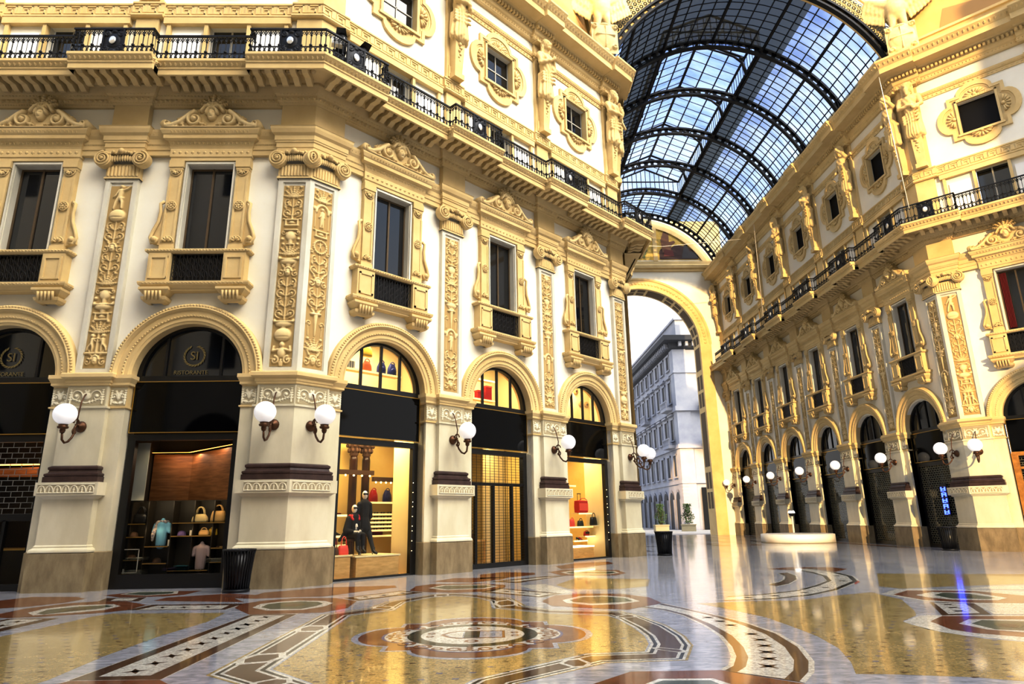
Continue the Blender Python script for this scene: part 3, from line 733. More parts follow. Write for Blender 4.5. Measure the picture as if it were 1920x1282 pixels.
def make_quat(sash=True):
    t = empty('quatrefoil_window'); zc = 19.72
    sh = lambda P: [(x, z + zc) for x, z in P]
    mb = MB(); o = quat_outline(1.13, .72); q = quat_outline(.99, .6); w = quat_outline(.93, .56)
    mb.ring(sh(q), sh(o), .04, .2, 0, True); mb.ring(sh(w), sh(q), .08, .2, 0, True)
    sq = [(-.84, -.9), (.84, -.9), (.84, .84), (-.84, .84)]
    # field between the outline and the window opening
    n = len(w); W = sh(w); ang = [math.atan2(z - zc, x) for x, z in W]
    def onsq(a): c, s = math.cos(a), math.sin(a); k = min(.8 / abs(c) if c else 9, .88 / abs(s) if s else 9); return (k * c, zc + k * s)
    mb.ring([onsq(a) for a in ang], W, .1, .2, 0, True); mb.build('surround', 'ochre', t)
    f = MB()
    for a, b, c, d in ((-.84, -.74, -.96, .9), (.74, .84, -.96, .9)): f.box(a, b, .02, .3, zc + c, zc + d)
    f.box(-.84, .84, .02, .3, zc + .8, zc + .92); f.box(-.9, .9, -.02, .3, zc - .98, zc - .88)
    f.beads([(-.9, .02), (.9, .02)], 0, zc + .86, .03, .09); f.build('inner_moulding', 'ochre', t)
    for k in range(4):
        a = k * PI / 2; m = MB(); c, s = math.cos(a), math.sin(a)
        for i in range(7):
            b = -PI / 2 + PI * (i + .5) / 7; r0, r1 = .12, .42
            px = lambda r: (.94 + r * .72 * math.cos(b), r * math.sin(b))
            (x0, z0), (x1, z1) = px(r0), px(r1); m.tube([(x0 * c - z0 * s, .08, zc + x0 * s + z0 * c), (x1 * c - z1 * s, .06, zc + x1 * s + z1 * c)], [.03, .06], 6)
        x, z = .96, 0; m.ball((x * c - z * s, .06, zc + x * s + z * c), .09, 6); m.build('shell', 'ochre', t)
    f = MB(); y = .36
    for x in ((-.76, 0, .73) if sash else (-.76, .73)): f.box(x, x + .04, y - .03, y + .03, zc - .92, zc + .86)
    for z in ((-.92, -.05, .8) if sash else (-.92, .8)): f.box(-.76, .76, y - .03, y + .03, zc + z, zc + z + .045)
    f.build('sash', 'whitesash' if sash else 'frame', t)
    m = MB(); m.quad((-.76, y, zc - .92), (.76, y, zc - .92), (.76, y, zc + .84), (-.76, y, zc + .84)); m.build('pane', 'darkpane' if sash else 'darkvoid', t)
    return t
M['whitesash'] = plain('pale_sash', (190, 185, 172), .5)

def make_attic():
    """low panels behind the balcony: a window between two white panels"""
    t = empty('attic_window'); mb = MB()
    for x in (-1.9, -.72, .62, 1.8): mb.box(x, x + .12, .02, .2, 15.0, 17.0)
    mb.box(-2.0, 2.0, -.02, .2, 16.9, 17.12); mb.build('surround', 'ochre', t)
    mb = MB()
    for a, b in ((-1.78, -.72), (.74, 1.8)):
        mb.box(a + .1, b - .1, .08, .2, 15.2, 16.6)
    mb.build('white_panel', 'white', t)
    m = MB(); m.quad((-.6, .45, 15.1), (.6, .45, 15.1), (.6, .45, 16.95), (-.6, .45, 16.95)); m.build('pane', 'darkpane', t)
    m = MB(); m.box(-.03, .03, .42, .46, 15.1, 16.95); m.build('sash', 'whitesash', t)
    return t

# ------------------------------------------------------------------ place the bays
arch = Proto(make_arch); win = Proto(make_window); quat = Proto(make_quat); quatd = Proto(lambda: make_quat(False)); M['darkvoid'] = plain('dark_opening', (12, 10, 10), .6, 0, .2); attic = Proto(make_attic)
fr = {k: Proto(lambda k=k: make_front(k)) for k in ('wood', 'shutter', 'window', 'door', 'grille')}
mid = lambda P: [(a + b) / 2 for a, b in zip(sorted(P)[:-1], sorted(P)[1:])]
BAYS = []
wm = mid(PIL_W)[::-1]; nwm = mid(PIL_NW); am = mid(PIL_N)[::-1]; em = mid(PIL_NE)
desc_arch = {
    ('W', 0): ('over the lit bag display with gold monogram', 'restaurant window showing bags on dark shelves under a wood ceiling', 'above the gold monogram lunette', 'wood'),
    ('W', 1): ('over the metal roller grille', 'black restaurant door behind a brick-pattern metal grille', 'above the grilled restaurant door', 'shutter'),
    ('NW', 0): ('over the window with two dark-dressed dummies', 'black-framed shop window with two dark-dressed dummies inside', 'above the dummy display', 'window'),
    ('NW', 1): ('over the glass shop door with closed roller grille', 'shop door with fine closed roller grille and warm interior', 'above the closed glass shop door', 'door'),
    ('NW', 2): ('over the window with the red trolley bag', 'black-framed shop window with a red trolley bag and handbags', 'above the red trolley bag display', 'window'),
    ('NE', 0): ('on the brightly sunlit corner face', 'gold-edged shopfront on the brightly sunlit corner face', 'with dark red curtain on the sunlit corner face', 'grille')}
for i in range(6):
    desc_arch[('N', i)] = ('of the arcade wall, %s from the octagon corner' % ordn[i], 'dark shopfront with brick-pattern shutter, %s from the octagon corner' % ordn[i], 'of the arcade wall, %s from the octagon corner' % ordn[i], 'grille')
for kind, mids, sx in (('W', wm[:2], 1), ('NW', nwm, 1), ('N', am, SXN), ('NE', em[:1], 1)):
    for i, x in enumerate(mids):
        da, df, dw, st = desc_arch[(kind, i)]
        L, A = wp(kind, x), rot(kind); BAYS.append((kind, i, L, A, sx))
        arch.at(L, A, sx, 'moulded ochre arch surround ' + da, 'arch', 'arch surrounds')
        fr[st].at(L, A, sx, df, 'shopfront', 'shopfronts')
        win.at(L, A, sx, 'tall pedimented window ' + dw, 'window', 'pedimented windows')
        attic.at(L, A, sx, 'low attic window behind the balcony railing ' + dw, 'window', 'attic windows')
        (quat if kind in ('W', 'NW') else quatd).at(L, A, sx, 'square window in a four-lobed carved frame ' + dw, 'window', 'four-lobed windows')
# ------------------------------------------------------------------ long cornices with breaks over the pilasters
class FPath:
    """plan line of a facade with forward breaks; at(off) gives the plan points of a moulding edge"""
    def __init__(s, verts, breaks, p):
        V = [Vector(v) for v in verts]; s.pts = []; n = len(V); tg = []; nr = []
        for a, b in zip(V[:-1], V[1:]): d = (b - a).normalized(); tg.append(d); nr.append(Vector((d.y, -d.x)))
        for i in range(n - 1):
            L = (V[i + 1] - V[i]).length; ev = sorted([(s0, s1) for k, s0, s1 in breaks if k == i])
            at = lambda q: p if any(s0 - 1e-6 <= q <= s1 + 1e-6 for s0, s1 in ev) else 0
            if i == 0: s.pts.append((V[0], nr[0], at(0)))
            for s0, s1 in ev:
                if s0 > 1e-6: s.pts += [(V[i] + tg[i] * s0, nr[i], 0), (V[i] + tg[i] * s0, nr[i], p)]
                if s1 < L - 1e-6: s.pts += [(V[i] + tg[i] * s1, nr[i], p), (V[i] + tg[i] * s1, nr[i], 0)]
            if i < n - 2: s.pts.append((V[i + 1], (nr[i] + nr[i + 1]) / (1 + nr[i].dot(nr[i + 1])), at(L)))
            else: s.pts.append((V[n - 1], nr[i], at(L)))
    def at(s, off): return [tuple(P + n * (off + e)) for P, n, e in s.pts]
    def sweep(s, mb, prof):
        k = len(prof); vs = []
        for P, n, e in s.pts: vs += [(P.x + n.x * (o + e if o > -.1 else o), P.y + n.y * (o + e if o > -.1 else o), z) for o, z in prof]
        m = len(s.pts); return mb.add(vs, [(i * k + q, (i + 1) * k + q, (i + 1) * k + q + 1, i * k + q + 1) for i in range(m - 1) for q in range(k - 1)])

WEND = 16.0
VL = [wp('W', -WEND)[:2], (XC, YC), (XL, YL), (XL, YE)]
VR = [(XR, YE), (XR, YN), wp('NE', 16)[:2]]
def brk(hw):
    l = [(0, WEND + c - hw, WEND + c + hw) for c in PIL_W[1:]] + [(0, WEND - 2 * W0 - hw + W0, WEND), (1, 0, W0 + hw)] + [(1, c - hw, c + hw) for c in PIL_NW[1:3]] + [(1, LNW - W0 - hw, LNW), (2, 0, W0 + hw)]
    l += [(2, W0 + BN * k - hw, W0 + BN * k + hw) for k in range(1, 6)]
    LN = YE - YN
    r = [(0, LN + c - hw, LN + c + hw) for c in PIL_N[1:6]] + [(0, LN - W0 - hw, LN), (1, 0, W0 + hw)] + [(1, c - hw, c + hw) for c in PIL_NE[1:3]]
    return l, r
def run(name, prof, mats, hw=.6, p=.15, base=0.0, beads=(), dent=None, parts=()):
    for nm, V, b in ((name + '_near', VL, brk(hw)[0]), (name + '_far', VR, brk(hw)[1])):
        F_ = FPath(V, b, p); mb = F_.sweep(MB(), prof); P = F_.at(0)
        for off, z, r, st, sz in beads: mb.beads(F_.at(off), 0, z, r, st, 0, sz)
        if dent:
            off, z0, z1, w, st, dep = dent; Q = F_.at(off); off = 0
            for a, c in zip(Q[:-1], Q[1:]):
                dx, dy = c[0] - a[0], c[1] - a[1]; l = math.hypot(dx, dy)
                if l < st: continue
                tx, ty = dx / l, dy / l; nx, ny = ty, -tx; n = int(l / st); s = l / n
                for i in range(n):
                    t = (i + .5) * s; cx, cy = a[0] + tx * t, a[1] + ty * t
                    q = lambda u, o, z: (cx + tx * u + nx * o, cy + ty * u + ny * o, z)
                    mb.add([q(-w / 2, off, z0), q(w / 2, off, z0), q(w / 2, off + dep, z0), q(-w / 2, off + dep, z0), q(-w / 2, off, z1), q(w / 2, off, z1), q(w / 2, off + dep, z1), q(-w / 2, off + dep, z1)], [(0, 1, 2, 3), (4, 7, 6, 5), (0, 4, 5, 1), (1, 5, 6, 2), (2, 6, 7, 3), (3, 7, 4, 0)])
        o = mb.build(nm, mats); tag(o, kind='structure')
        yield o, P

for _ in run('trim_string', [(-.2, 12.22), (-.02, 12.22), (-.02, 12.38), (.01, 12.39), (.01, 12.52), (.04, 12.56), (.04, 12.72), (.1, 12.8), (.14, 12.92), (.14, 13.0), (-.2, 13.03)], 'ochre', p=0, beads=((.01, 12.55, .04, .11, .9), (.08, 12.86, .06, .13, 1))): pass
for _ in run('trim_frieze', [(-.2, 13.88), (-.05, 13.88), (-.02, 13.92), (.04, 13.96), (.05, 14.1), (.1, 14.14), (.14, 14.2), (.22, 14.4), (.24, 14.45), (-.2, 14.45)], 'ochre', p=.12, beads=((.05, 14.03, .07, .15, 1.15), (.0, 13.93, .03, .08, 1), (.12, 14.16, .035, .1, 1))): pass
SLAB = []
for o, P in run('trim_balcony', [(-.3, 14.46), (.96, 14.46), (.98, 14.22), (1.0, 14.2), (1.07, 14.2), (1.07, 14.36), (1.1, 14.38), (1.1, 14.42), (1.08, 14.44), (1.14, 14.52), (1.2, 14.58), (1.2, 14.66), (-.3, 14.68)], 'ochre', hw=1.2, p=.3, beads=((1.12, 14.51, .07, .14, .95), (1.08, 14.4, .03, .07, 1))): SLAB.append(P)

# brackets under the balcony
for nm, V, b in (('trim_brackets_near', VL, brk(1.2)[0]), ('trim_brackets_far', VR, brk(1.2)[1])):
    P = FPath(V, b, .3).at(0); mb = MB()
    side = [(.2, 14.22), (.3, 14.2), (.4, 14.24), (.5, 14.29), (.62, 14.27), (.76, 14.26), (.86, 14.3), (.9, 14.36), (.9, 14.47), (.2, 14.47)]
    for a, c in zip(P[:-1], P[1:]):
        dx, dy = c[0] - a[0], c[1] - a[1]; l = math.hypot(dx, dy)
        if l < .6: continue
        tx, ty = dx / l, dy / l; nx, ny = ty, -tx; n = max(1, round(l / .34)); s = l / n
        for i in range(n):
            t = (i + .5) * s; q = lambda u, o, z: (a[0] + tx * (t + u) + nx * o, a[1] + ty * (t + u) + ny * o, z)
            k = len(side); w = .085
            mb.add([q(-w, o, z) for o, z in side] + [q(w, o, z) for o, z in side], [tuple(range(k)), tuple(range(2 * k - 1, k - 1, -1))] + [(j, j + k, (j + 1) % k + k, (j + 1) % k) for j in range(k)])
            cx = q(.17, .6, 14.45); mb.lathe([(.001, -.1), (.035, -.09), (.045, -.04), (.075, -.06), (.085, -.02), (.09, 0)], cx, 8)
    tag(mb.build(nm, 'ochre'), kind='structure')

def key_band(P, z0, z1, off):
    """meander fret carved on the band"""
    mb = MB()
    for a, c in zip(P[:-1], P[1:]):
        dx, dy = c[0] - a[0], c[1] - a[1]; l = math.hypot(dx, dy)
        if l < .5: continue
        tx, ty = dx / l, dy / l; nx, ny = ty, -tx; u = .46; n = max(1, int(l / u)); s = l / n; h = z1 - z0; th = .028
        for i in range(n):
            for (x0, x1, a0, a1) in ((.0, .75, .9, 1), (.0, .1, .1, 1), (.0, .5, 0, .1), (.42, .52, 0, .62), (.2, .52, .55, .65), (.65, .75, .1, 1), (.65, 1, 0, .1)):
                q = lambda f, o, z: (a[0] + tx * (i + f) * s + nx * o, a[1] + ty * (i + f) * s + ny * o, z0 + h * z)
                mb.add([q(x0, off + th, a0), q(x1, off + th, a0), q(x1, off + th, a1), q(x0, off + th, a1), q(x0, off, a0), q(x1, off, a0), q(x1, off, a1), q(x0, off, a1)], [(0, 1, 2, 3), (0, 4, 5, 1), (1, 5, 6, 2), (2, 6, 7, 3), (3, 7, 4, 0)])
    return mb
for o, P in run('trim_fret', [(-.25, 17.12), (-.02, 17.12), (.02, 17.16), (.02, 17.22), (-.06, 17.26), (-.06, 17.62), (-.03, 17.64), (-.03, 17.7), (-.25, 17.72)], 'ochre', p=.08, hw=.5):
    key_band(P, 17.3, 17.58, -.06).build('fret_relief', 'ochre', o)
for _ in run('trim_upper_string', [(-.25, 21.35), (-.1, 21.35), (-.1, 21.52), (-.06, 21.54), (-.02, 21.62), (.0, 21.7), (-.25, 21.74)], 'ochre', p=.1, hw=.5, beads=((-.1, 21.44, .045, .18, 1.4), (-.05, 21.6, .045, .11, 1))): pass
for _ in run('trim_cornice', [(-.25, 22.3), (-.05, 22.3), (.0, 22.36), (.02, 22.5), (.08, 22.56), (.12, 22.74), (.14, 22.76), (.14, 22.9), (.3, 22.96), (.36, 23.0), (.8, 23.04), (.8, 23.02), (.86, 23.02), (.86, 23.3), (.9, 23.34), (.98, 23.46), (1.08, 23.58), (1.08, 23.68), (-.25, 23.8)], 'ochre', p=.16, hw=.6,
             beads=((.0, 22.45, .06, .14, 1.2), (.96, 23.47, .1, .2, 1.1)), dent=(.14, 22.74, 22.9, .1, .17, .13)): pass
for _ in run('trim_parapet', [(-.05, 23.7), (-.05, 24.6), (.05, 24.62), (.05, 24.75), (-.4, 24.75)], 'ochre', p=0): pass
# pilaster strips of the upper floor
for kind, C in (('NW', PIL_NW[1:3]), ('N', PIL_N[1:]), ('NE', PIL_NE[1:2]), ('W', PIL_W[1:3])):
    mb = MB()
    for c in C: mb.box(c - .36, c + .36, .02, .3, 14.66, 22.3); mb.box(c - .3, c + .3, -.02, .3, 17.8, 18.3)
    tag(mb.build('wall_strips', 'ochre', loc=wp(kind, 0), rotz=rot(kind)), kind='structure')
for loc, a in ((wp('W', 0), 0), (wp('NL', 0), PI / 4), (wp('N', 0), -PI / 2)):
    tag(MB().sweep(corner_path(.83, .4), [(-.02, 14.66), (-.02, 22.3)]).build('wall_corner_strip', 'ochre', loc=loc, rotz=a), kind='structure')

# ------------------------------------------------------------------ balcony railings
RH = .82
def rail_run(mb, P, step=.14):
    """bars, ringed base and arched top along a plan path"""
    for a, c in zip(P[:-1], P[1:]):
        dx, dy = c[0] - a[0], c[1] - a[1]; l = math.hypot(dx, dy)
        if l < .12: continue
        tx, ty = dx / l, dy / l; n = max(1, round(l / step)); s = l / n
        q = lambda t, z, o=0: (a[0] + tx * t + ty * o, a[1] + ty * t - tx * o, z)
        for i in range(n + 1):
            k = (.016 if i % 2 == 0 else .009)
            mb.tube([q(i * s, 0), q(i * s, RH)], k, 4, cap=False)
            if i < n:
                m = (i + .5) * s
                mb.tube([q(m + s * .42 * math.cos(t), .13 + .09 * math.sin(t)) for t in np.linspace(0, 2 * PI, 9)], .014, 4, cap=False)
                mb.tube([q(i * s + s * f, RH - .22 + .14 * math.sin(PI * f)) for f in (0, .25, .5, .75, 1)], .014, 4, cap=False)
                mb.tube([q(i * s + s * f, RH - .06 - .12 * math.sin(PI * f)) for f in (0, .5, 1)], .01, 4, cap=False)
            if i % 2 == 0:
                mb.ball(q(i * s, RH - .2), .036, 4); mb.ball(q(i * s, .27), .05, 4); mb.ball(q(i * s, .09), .045, 4)
def rails(mb, P):
    off = lambda z0, z1, w: [(-w, z0), (w, z0), (w, z1), (-w, z1), (-w, z0)]
    mb.sweep(P, off(RH - .03, RH + .02, .035)); mb.sweep(P, off(.0, .045, .03)); mb.sweep(P, off(.22, .24, .012))

def medallion(t, x, y, a, w=.62):
    """cast panel with an oval mirror"""
    mb = MB(); mb.box(-w / 2, -w / 2 + .05, -.03, .03, 0, RH); mb.box(w / 2 - .05, w / 2, -.03, .03, 0, RH); mb.box(-w / 2, w / 2, -.03, .03, 0, .05); mb.box(-w / 2, w / 2, -.03, .03, RH - .05, RH)
    r = Rel(w, RH, .014)
    for k in range(4):
        c, s = (1, 1) if k < 2 else (1, -1); z = RH / 2 + (.24 if k % 2 else -.24)
        r.spiral(.2, z, .09, 1.4, k, .02, .01, .03, 1 if k % 2 else -1, True); r.leaf(.12, z, .14, 1 if k % 2 else -1, .05, .03, True)
    r.blob(0, RH / 2, .19, .23, .03); r.blob(0, RH - .08, .08, .06, .03); r.blob(0, .08, .08, .06, .03)
    p = mb.build('medallion_panel', 'iron', t, (x, y, 0), a)
    link('scroll_plate', shared('medp%.2f' % w, lambda: r.mesh('scroll_plate', 'iron', 0)), p, (0, 0, 0))
    MB().ball((0, -.05, RH / 2), .1, 8, 0, (1, .25, 1.3)).build('oval_disc', 'mirror', p)
M['mirror'] = plain('mirror_disc', (225, 225, 222), .12, .6)

def make_proj(b):
    """railing round the forward break over a pilaster"""
    t = empty('balcony_railing'); hw = 1.12; y0, y1 = -1.1, -1.4
    P1 = [(-hw, y0), (-hw, y1), (-.31, y1)]; P2 = [(.31, y1), (hw, y1), (hw, y0)]
    mb = MB(); rail_run(mb, P1); rail_run(mb, P2); rails(mb, [(-hw, y0), (-hw, y1), (hw, y1), (hw, y0)]); mb.build('balustrade', 'iron', t)
    medallion(t, 0, y1, 0); return t
def make_rec(b):
    t = empty('balcony_railing'); hw = b / 2 - 1.13; P = [(-hw, -1.1), (hw, -1.1)]
    mb = MB(); rail_run(mb, P); mb.build('balustrade', 'iron', t); mb = MB(); rails(mb, P); mb.build('handrail', 'iron', t); return t
def make_crn():
    t = empty('balcony_railing'); e = W0 + 1.12
    V = [(-e - .0, -1.1), (-e, -1.4)]
    k = 1.4 * math.tan(PI / 8); vx, vy = k, -1.4; g = lambda s, o: (s * R2 + o * R2, s * R2 - o * R2)
    c1, c2 = -e + .35 + .45, e - .8
    A = [(-e, -1.1), (-e, -1.4), (-.75, -1.4)]; Bq = [(-.13, -1.4), (vx, vy), g(.13, 1.4)]; D = [g(.75, 1.4), g(e, 1.4), g(e, 1.1)]
    mb = MB()
    for P in (A, Bq, D): rail_run(mb, P)
    rails(mb, [(-e, -1.1), (-e, -1.4), (vx, vy), g(e, 1.4), g(e, 1.1)]); mb.build('balustrade', 'iron', t)
    medallion(t, -.44, -1.4, 0); x, y = g(.44, 1.4); medallion(t, x, y, PI / 4)
    return t
prj = Proto(lambda: make_proj(B)); rec = {b: Proto(lambda b=b: make_rec(b)) for b in (B, BN)}; crn = Proto(make_crn)
Z = 14.67; gp = 'balcony railings'
def up(p): return (p[0], p[1], Z)
prj.at(up(wp('W', PIL_W[1])), 0, 1, 'forward bow of black iron balcony railing with oval mirror over the restaurant pilaster', 'railing', gp)
for i, x in enumerate(wm[:2]): rec[B].at(up(wp('W', x)), 0, 1, 'straight black iron balcony railing ' + ('over the monogram window bay' if i == 0 else 'over the grilled restaurant door bay'), 'railing', gp)
for i in (1, 2): prj.at(up(wp('NW', PIL_NW[i])), PI / 4, 1, 'forward bow of black iron balcony railing on the angled facade, ' + ('nearer the two spotlights' if i == 1 else 'nearer the arcade'), 'railing', gp)
for i, x in enumerate(nwm): rec[B].at(up(wp('NW', x)), PI / 4, 1, 'straight black iron balcony railing over the ' + ('dummy window bay', 'closed glass door bay', 'red trolley bag bay')[i], 'railing', gp)
for i in range(1, 6): prj.at(up(wp('N', PIL_N[i])), -PI / 2, 1, 'forward bow of iron railing on the arcade balcony, %s from the octagon corner' % ordn[i - 1], 'railing', gp)
for i, x in enumerate(am): rec[BN].at(up(wp('N', x)), -PI / 2, 1, 'straight iron railing on the arcade balcony, %s bay from the octagon corner' % ordn[i], 'railing', gp)
rec[B].at(up(wp('NE', em[0])), -PI / 4, 1, 'straight iron railing above the sunlit corner face', 'railing', gp)
crn.at(up(wp('W', 0)), 0, 1, 'angled corner railing with two oval discs beside the black balcony spotlights', 'railing', gp)
crn.at(up(wp('NL', 0)), PI / 4, 1, 'angled corner railing at the mouth of the glass-roofed arcade', 'railing', gp)
crn.at(up(wp('N', 0)), -PI / 2, 1, 'angled corner railing beneath the paired sunlit statues', 'railing', gp)
# ------------------------------------------------------------------ globe wall lamps
def make_lamp():
    t = empty('globe_wall_lamp'); y0 = -.11
    MB().ball((0, -.82, 4.33), .275, 14).build('globe', 'opal', t)
    MB().lathe([(.001, -.02), (.05, -.02), (.07, .05), (.06, .08), (.12, .1), (.13, .14), (.1, .16), (.11, .2), (.04, .21)], (0, -.82, 3.87), 14).build('cup', 'bronze', t)
    mb = MB(); mb.tube([(0, y0, 4.1), (0, -.2, 4.08), (0, -.3, 4.14), (0, -.36, 4.05), (0, -.34, 3.92), (0, -.42, 3.78), (0, -.55, 3.66), (0, -.68, 3.62), (0, -.79, 3.69), (0, -.82, 3.86)], .028, 8)
    mb.tube([(0, -.3 - .13 * math.cos(a) * (1 - a / 9), 4.16 + .13 * math.sin(a) * (1 - a / 9)) for a in np.linspace(0, 6, 16)], .022, 6)
    mb.tube([(0, -.36 + .07 * math.cos(a), 3.95 + .07 * math.sin(a)) for a in np.linspace(1, 6.5, 12)], .02, 6); mb.build('arm', 'bronze', t)
    MB().lathe([(.001, .12), (.05, .12), (.07, .08), (.12, .07), (.14, .04), (.15, 0)], (0, y0, 4.1), 16, 0, 'y').build('wall_plate', 'bronze', t)
    MB().tube([(0, -.3, 4.16), (.02, -.32, 4.4), (.0, -.24, 4.75), (0, -.14, 4.95), (0, -.08, 4.98)], .018, 6).build('stay_rod', 'bronze', t)
    return t
lamp = Proto(make_lamp); g = 'globe lamps on the piers'
lm = lambda kind, x, lab, **k: lamp.at(wp(kind, x), rot(kind), 1, lab, 'lamp', g)
lm('W', PIL_W[1], 'white globe lamp on bronze arm, pier between the two restaurant arches')
lm('W', -W0, 'white globe lamp on the restaurant side of the two-lamp corner pier')
lm('NW', W0, 'white globe lamp on the dummy-window side of the two-lamp corner pier')
lm('NW', PIL_NW[1], 'white globe lamp on the pier beside the dark door fascia')
lm('NW', PIL_NW[2], 'white globe lamp on the pier beside the red trolley bag window')
lm('NW', LNW - W0, 'white globe lamp on the octagon side of the arcade mouth pier')
lm('NL', W0, 'white globe lamp on the inner side of the arcade mouth pier')
lm('NE', W0, 'white globe lamp on the sunlit face of the octagon corner pier')
lm('N', -W0, 'white globe lamp on the shaded arcade face of the octagon corner pier')
for i in range(1, 6): lm('N', PIL_N[i], 'white globe lamp on bronze arm, %s arcade pier after the sunlit corner' % ordn[i - 1])
lm('N', PIL_N[6], 'small white globe lamp on the last arcade pier by the exit arch')

# ------------------------------------------------------------------ statues on the upper floor
def make_statue(v):
    t = empty('herm_statue'); parts = []
    E_ = lambda *a: parts.append(((a[0], a[1], a[2]), a[3])); C_ = lambda a, b, r0, r1: parts.append((a, b, r0, r1))
    y = -.28
    # draped skirt
    for i in range(11):
        a = PI * (i / 10 - .5) * 1.15; x = .3 * math.sin(a); yy = y - .22 * math.cos(a) + .05
        C_((x * .85, yy + .05, 20.55), (x * 1.15, yy - .02 + .03 * (i % 2), 19.42 + .08 * (i % 3)), .09, .085 + .03 * (i % 2))
    C_((0, y + .05, 20.6), (0, y + .05, 19.5), .3, .3)
    for k in range(4): C_((-.34, y - .12, 20.5 - .13 * k), (.3, y - .26, 20.75 - .2 * k), .07, .06)
    # trunk, neck, head
    C_((0, y, 20.6), (0, y - .02, 21.15), .27, .3); C_((-.26, y, 21.5), (.26, y, 21.5), .16, .16); E_(0, y - .08, 21.3, (.32, .25, .3)); C_((0, y, 21.55), (0, y - .08, 21.85), .12, .11)
    E_(0, y - .14, 22.05, (.17, .2, .24)); E_(0, y - .33, 22.0, (.045, .07, .09)); E_(0, y - .24, 21.86, (.1, .1, .07))
    for s in (-1, 1): E_(s * .08, y - .31, 22.12, (.05, .03, .03))
    for i in range(12):
        a = PI * 1.15 * (i / 11 - .5); E_(.2 * math.sin(a), y - .1 - .1 * math.cos(a) * (.6 if v else .4), 22.17 + .09 * math.cos(a), (.085, .09, .1))
    for s in (-1, 1): C_((s * .2, y - .02, 22.1), (s * .22, y, 21.75 - (.2 if v == 0 else .05)), .09, .06)
    if v: C_((0, y - .3, 21.85), (0, y - .3, 21.6), .12, .07)
    # arms
    if v == 0:
        C_((-.4, y, 21.5), (-.46, y - .12, 20.98), .12, .1); C_((-.46, y - .12, 20.98), (.05, y - .42, 21.2), .1, .07); C_((.4, y, 21.5), (.46, y - .1, 20.95), .12, .1); C_((.46, y - .1, 20.95), (.1, y - .42, 21.3), .1, .07)
        E_(.1, y - .45, 21.28, (.1, .08, .1))
    elif v == 1:
        C_((-.4, y, 21.5), (-.48, y - .16, 21.0), .13, .1); C_((-.48, y - .16, 21.0), (.12, y - .4, 20.92), .1, .08); C_((.4, y, 21.5), (.5, y - .1, 20.98), .13, .1); C_((.5, y - .1, 20.98), (.18, y - .38, 20.75), .1, .08); E_(.15, y - .42, 20.85, (.1, .09, .09))
    else:
        C_((-.4, y, 21.5), (-.5, y - .1, 21.0), .12, .1); C_((-.5, y - .1, 21.0), (-.3, y - .35, 20.7), .1, .07); C_((.38, y, 21.5), (.48, y - .25, 21.65), .12, .1); C_((.48, y - .25, 21.65), (.28, y - .42, 21.95), .09, .07); E_(.26, y - .42, 22.0, (.08, .07, .09))
    C_((-.42, y - .05, 21.55), (.35, y - .26, 20.9), .06, .06); C_((-.38, y - .1, 21.4), (.35, y - .28, 20.75), .055, .06)
    o = fuse('figure', parts, 'ochre', .03, 1); o.parent = t; me = o.data
    for vx in me.vertices:
        x, yy, z = vx.co; a = math.atan2(x, -(yy - y)); 
        if z < 20.65: k = .022 * math.sin(a * 15 + z * 2.2 + 1.5 * math.sin(z * 3))
        elif z < 21.55: k = .012 * math.sin(a * 9 + z * 16)
        elif abs(z - 22.1) < .3 and yy > y - .25: k = .012 * math.sin(a * 22 + z * 30)
        else: k = 0
        vx.co.x += k * math.sin(a); vx.co.y -= k * math.cos(a)
    mb = MB(); mb.add([(-.24, -.34, 19.5), (.24, -.34, 19.5), (.24, .05, 19.5), (-.24, .05, 19.5), (-.17, -.22, 17.75), (.17, -.22, 17.75), (.17, .05, 17.75), (-.17, .05, 17.75)], [(0, 1, 5, 4), (1, 2, 6, 5), (2, 3, 7, 6), (3, 0, 4, 7), (4, 5, 6, 7), (0, 3, 2, 1)])
    mb.box(-.24, .24, -.3, .05, 17.72, 17.95); p = mb.build('tapering_shaft', 'ochre', t)
    mb = MB()
    for i in range(7): mb.ball((.03 * (-1) ** i, -.36 + .018 * i, 19.3 - .13 * i), .085 - .006 * i, 5, 0, (1, .8, .9))
    mb.build('fruit_swag', 'ochre', p)
    mb = MB(); mb.box(-.42, .42, -.22, .1, 22.22, 22.34); mb.build('bracket_cap', 'ochre', t)
    return t
st = [Proto(lambda v=v: make_statue(v)) for v in range(3)]
SA = lambda v, kind, x, lab: st[v].at(wp(kind, x, -.02), rot(kind), 1, lab, 'statue', 'draped half-figure statues')
SA(1, 'NW', PIL_NW[1], 'draped stone half-figure with folded arms above the first railing bow of the angled facade')
SA(0, 'NW', PIL_NW[2], 'long-haired draped stone half-figure with hands at the breast, middle of the angled facade')
SA(1, 'NW', LNW - W0, 'bearded draped stone half-figure facing the octagon at the arcade mouth')
SA(2, 'NL', W0, 'draped stone half-figure with raised hand facing into the arcade mouth')
SA(1, 'NE', W0, 'muscular draped statue on the brightly sunlit face of the corner')
SA(2, 'N', -W0, 'statue raising a hand beside the muscular one, on the shaded corner face')
for i in range(1, 7): SA((i + 1) % 3 if i < 6 else 1, 'N', PIL_N[i], 'draped stone half-figure on the upper arcade wall, %s from the corner pair' % ordn[i - 1])

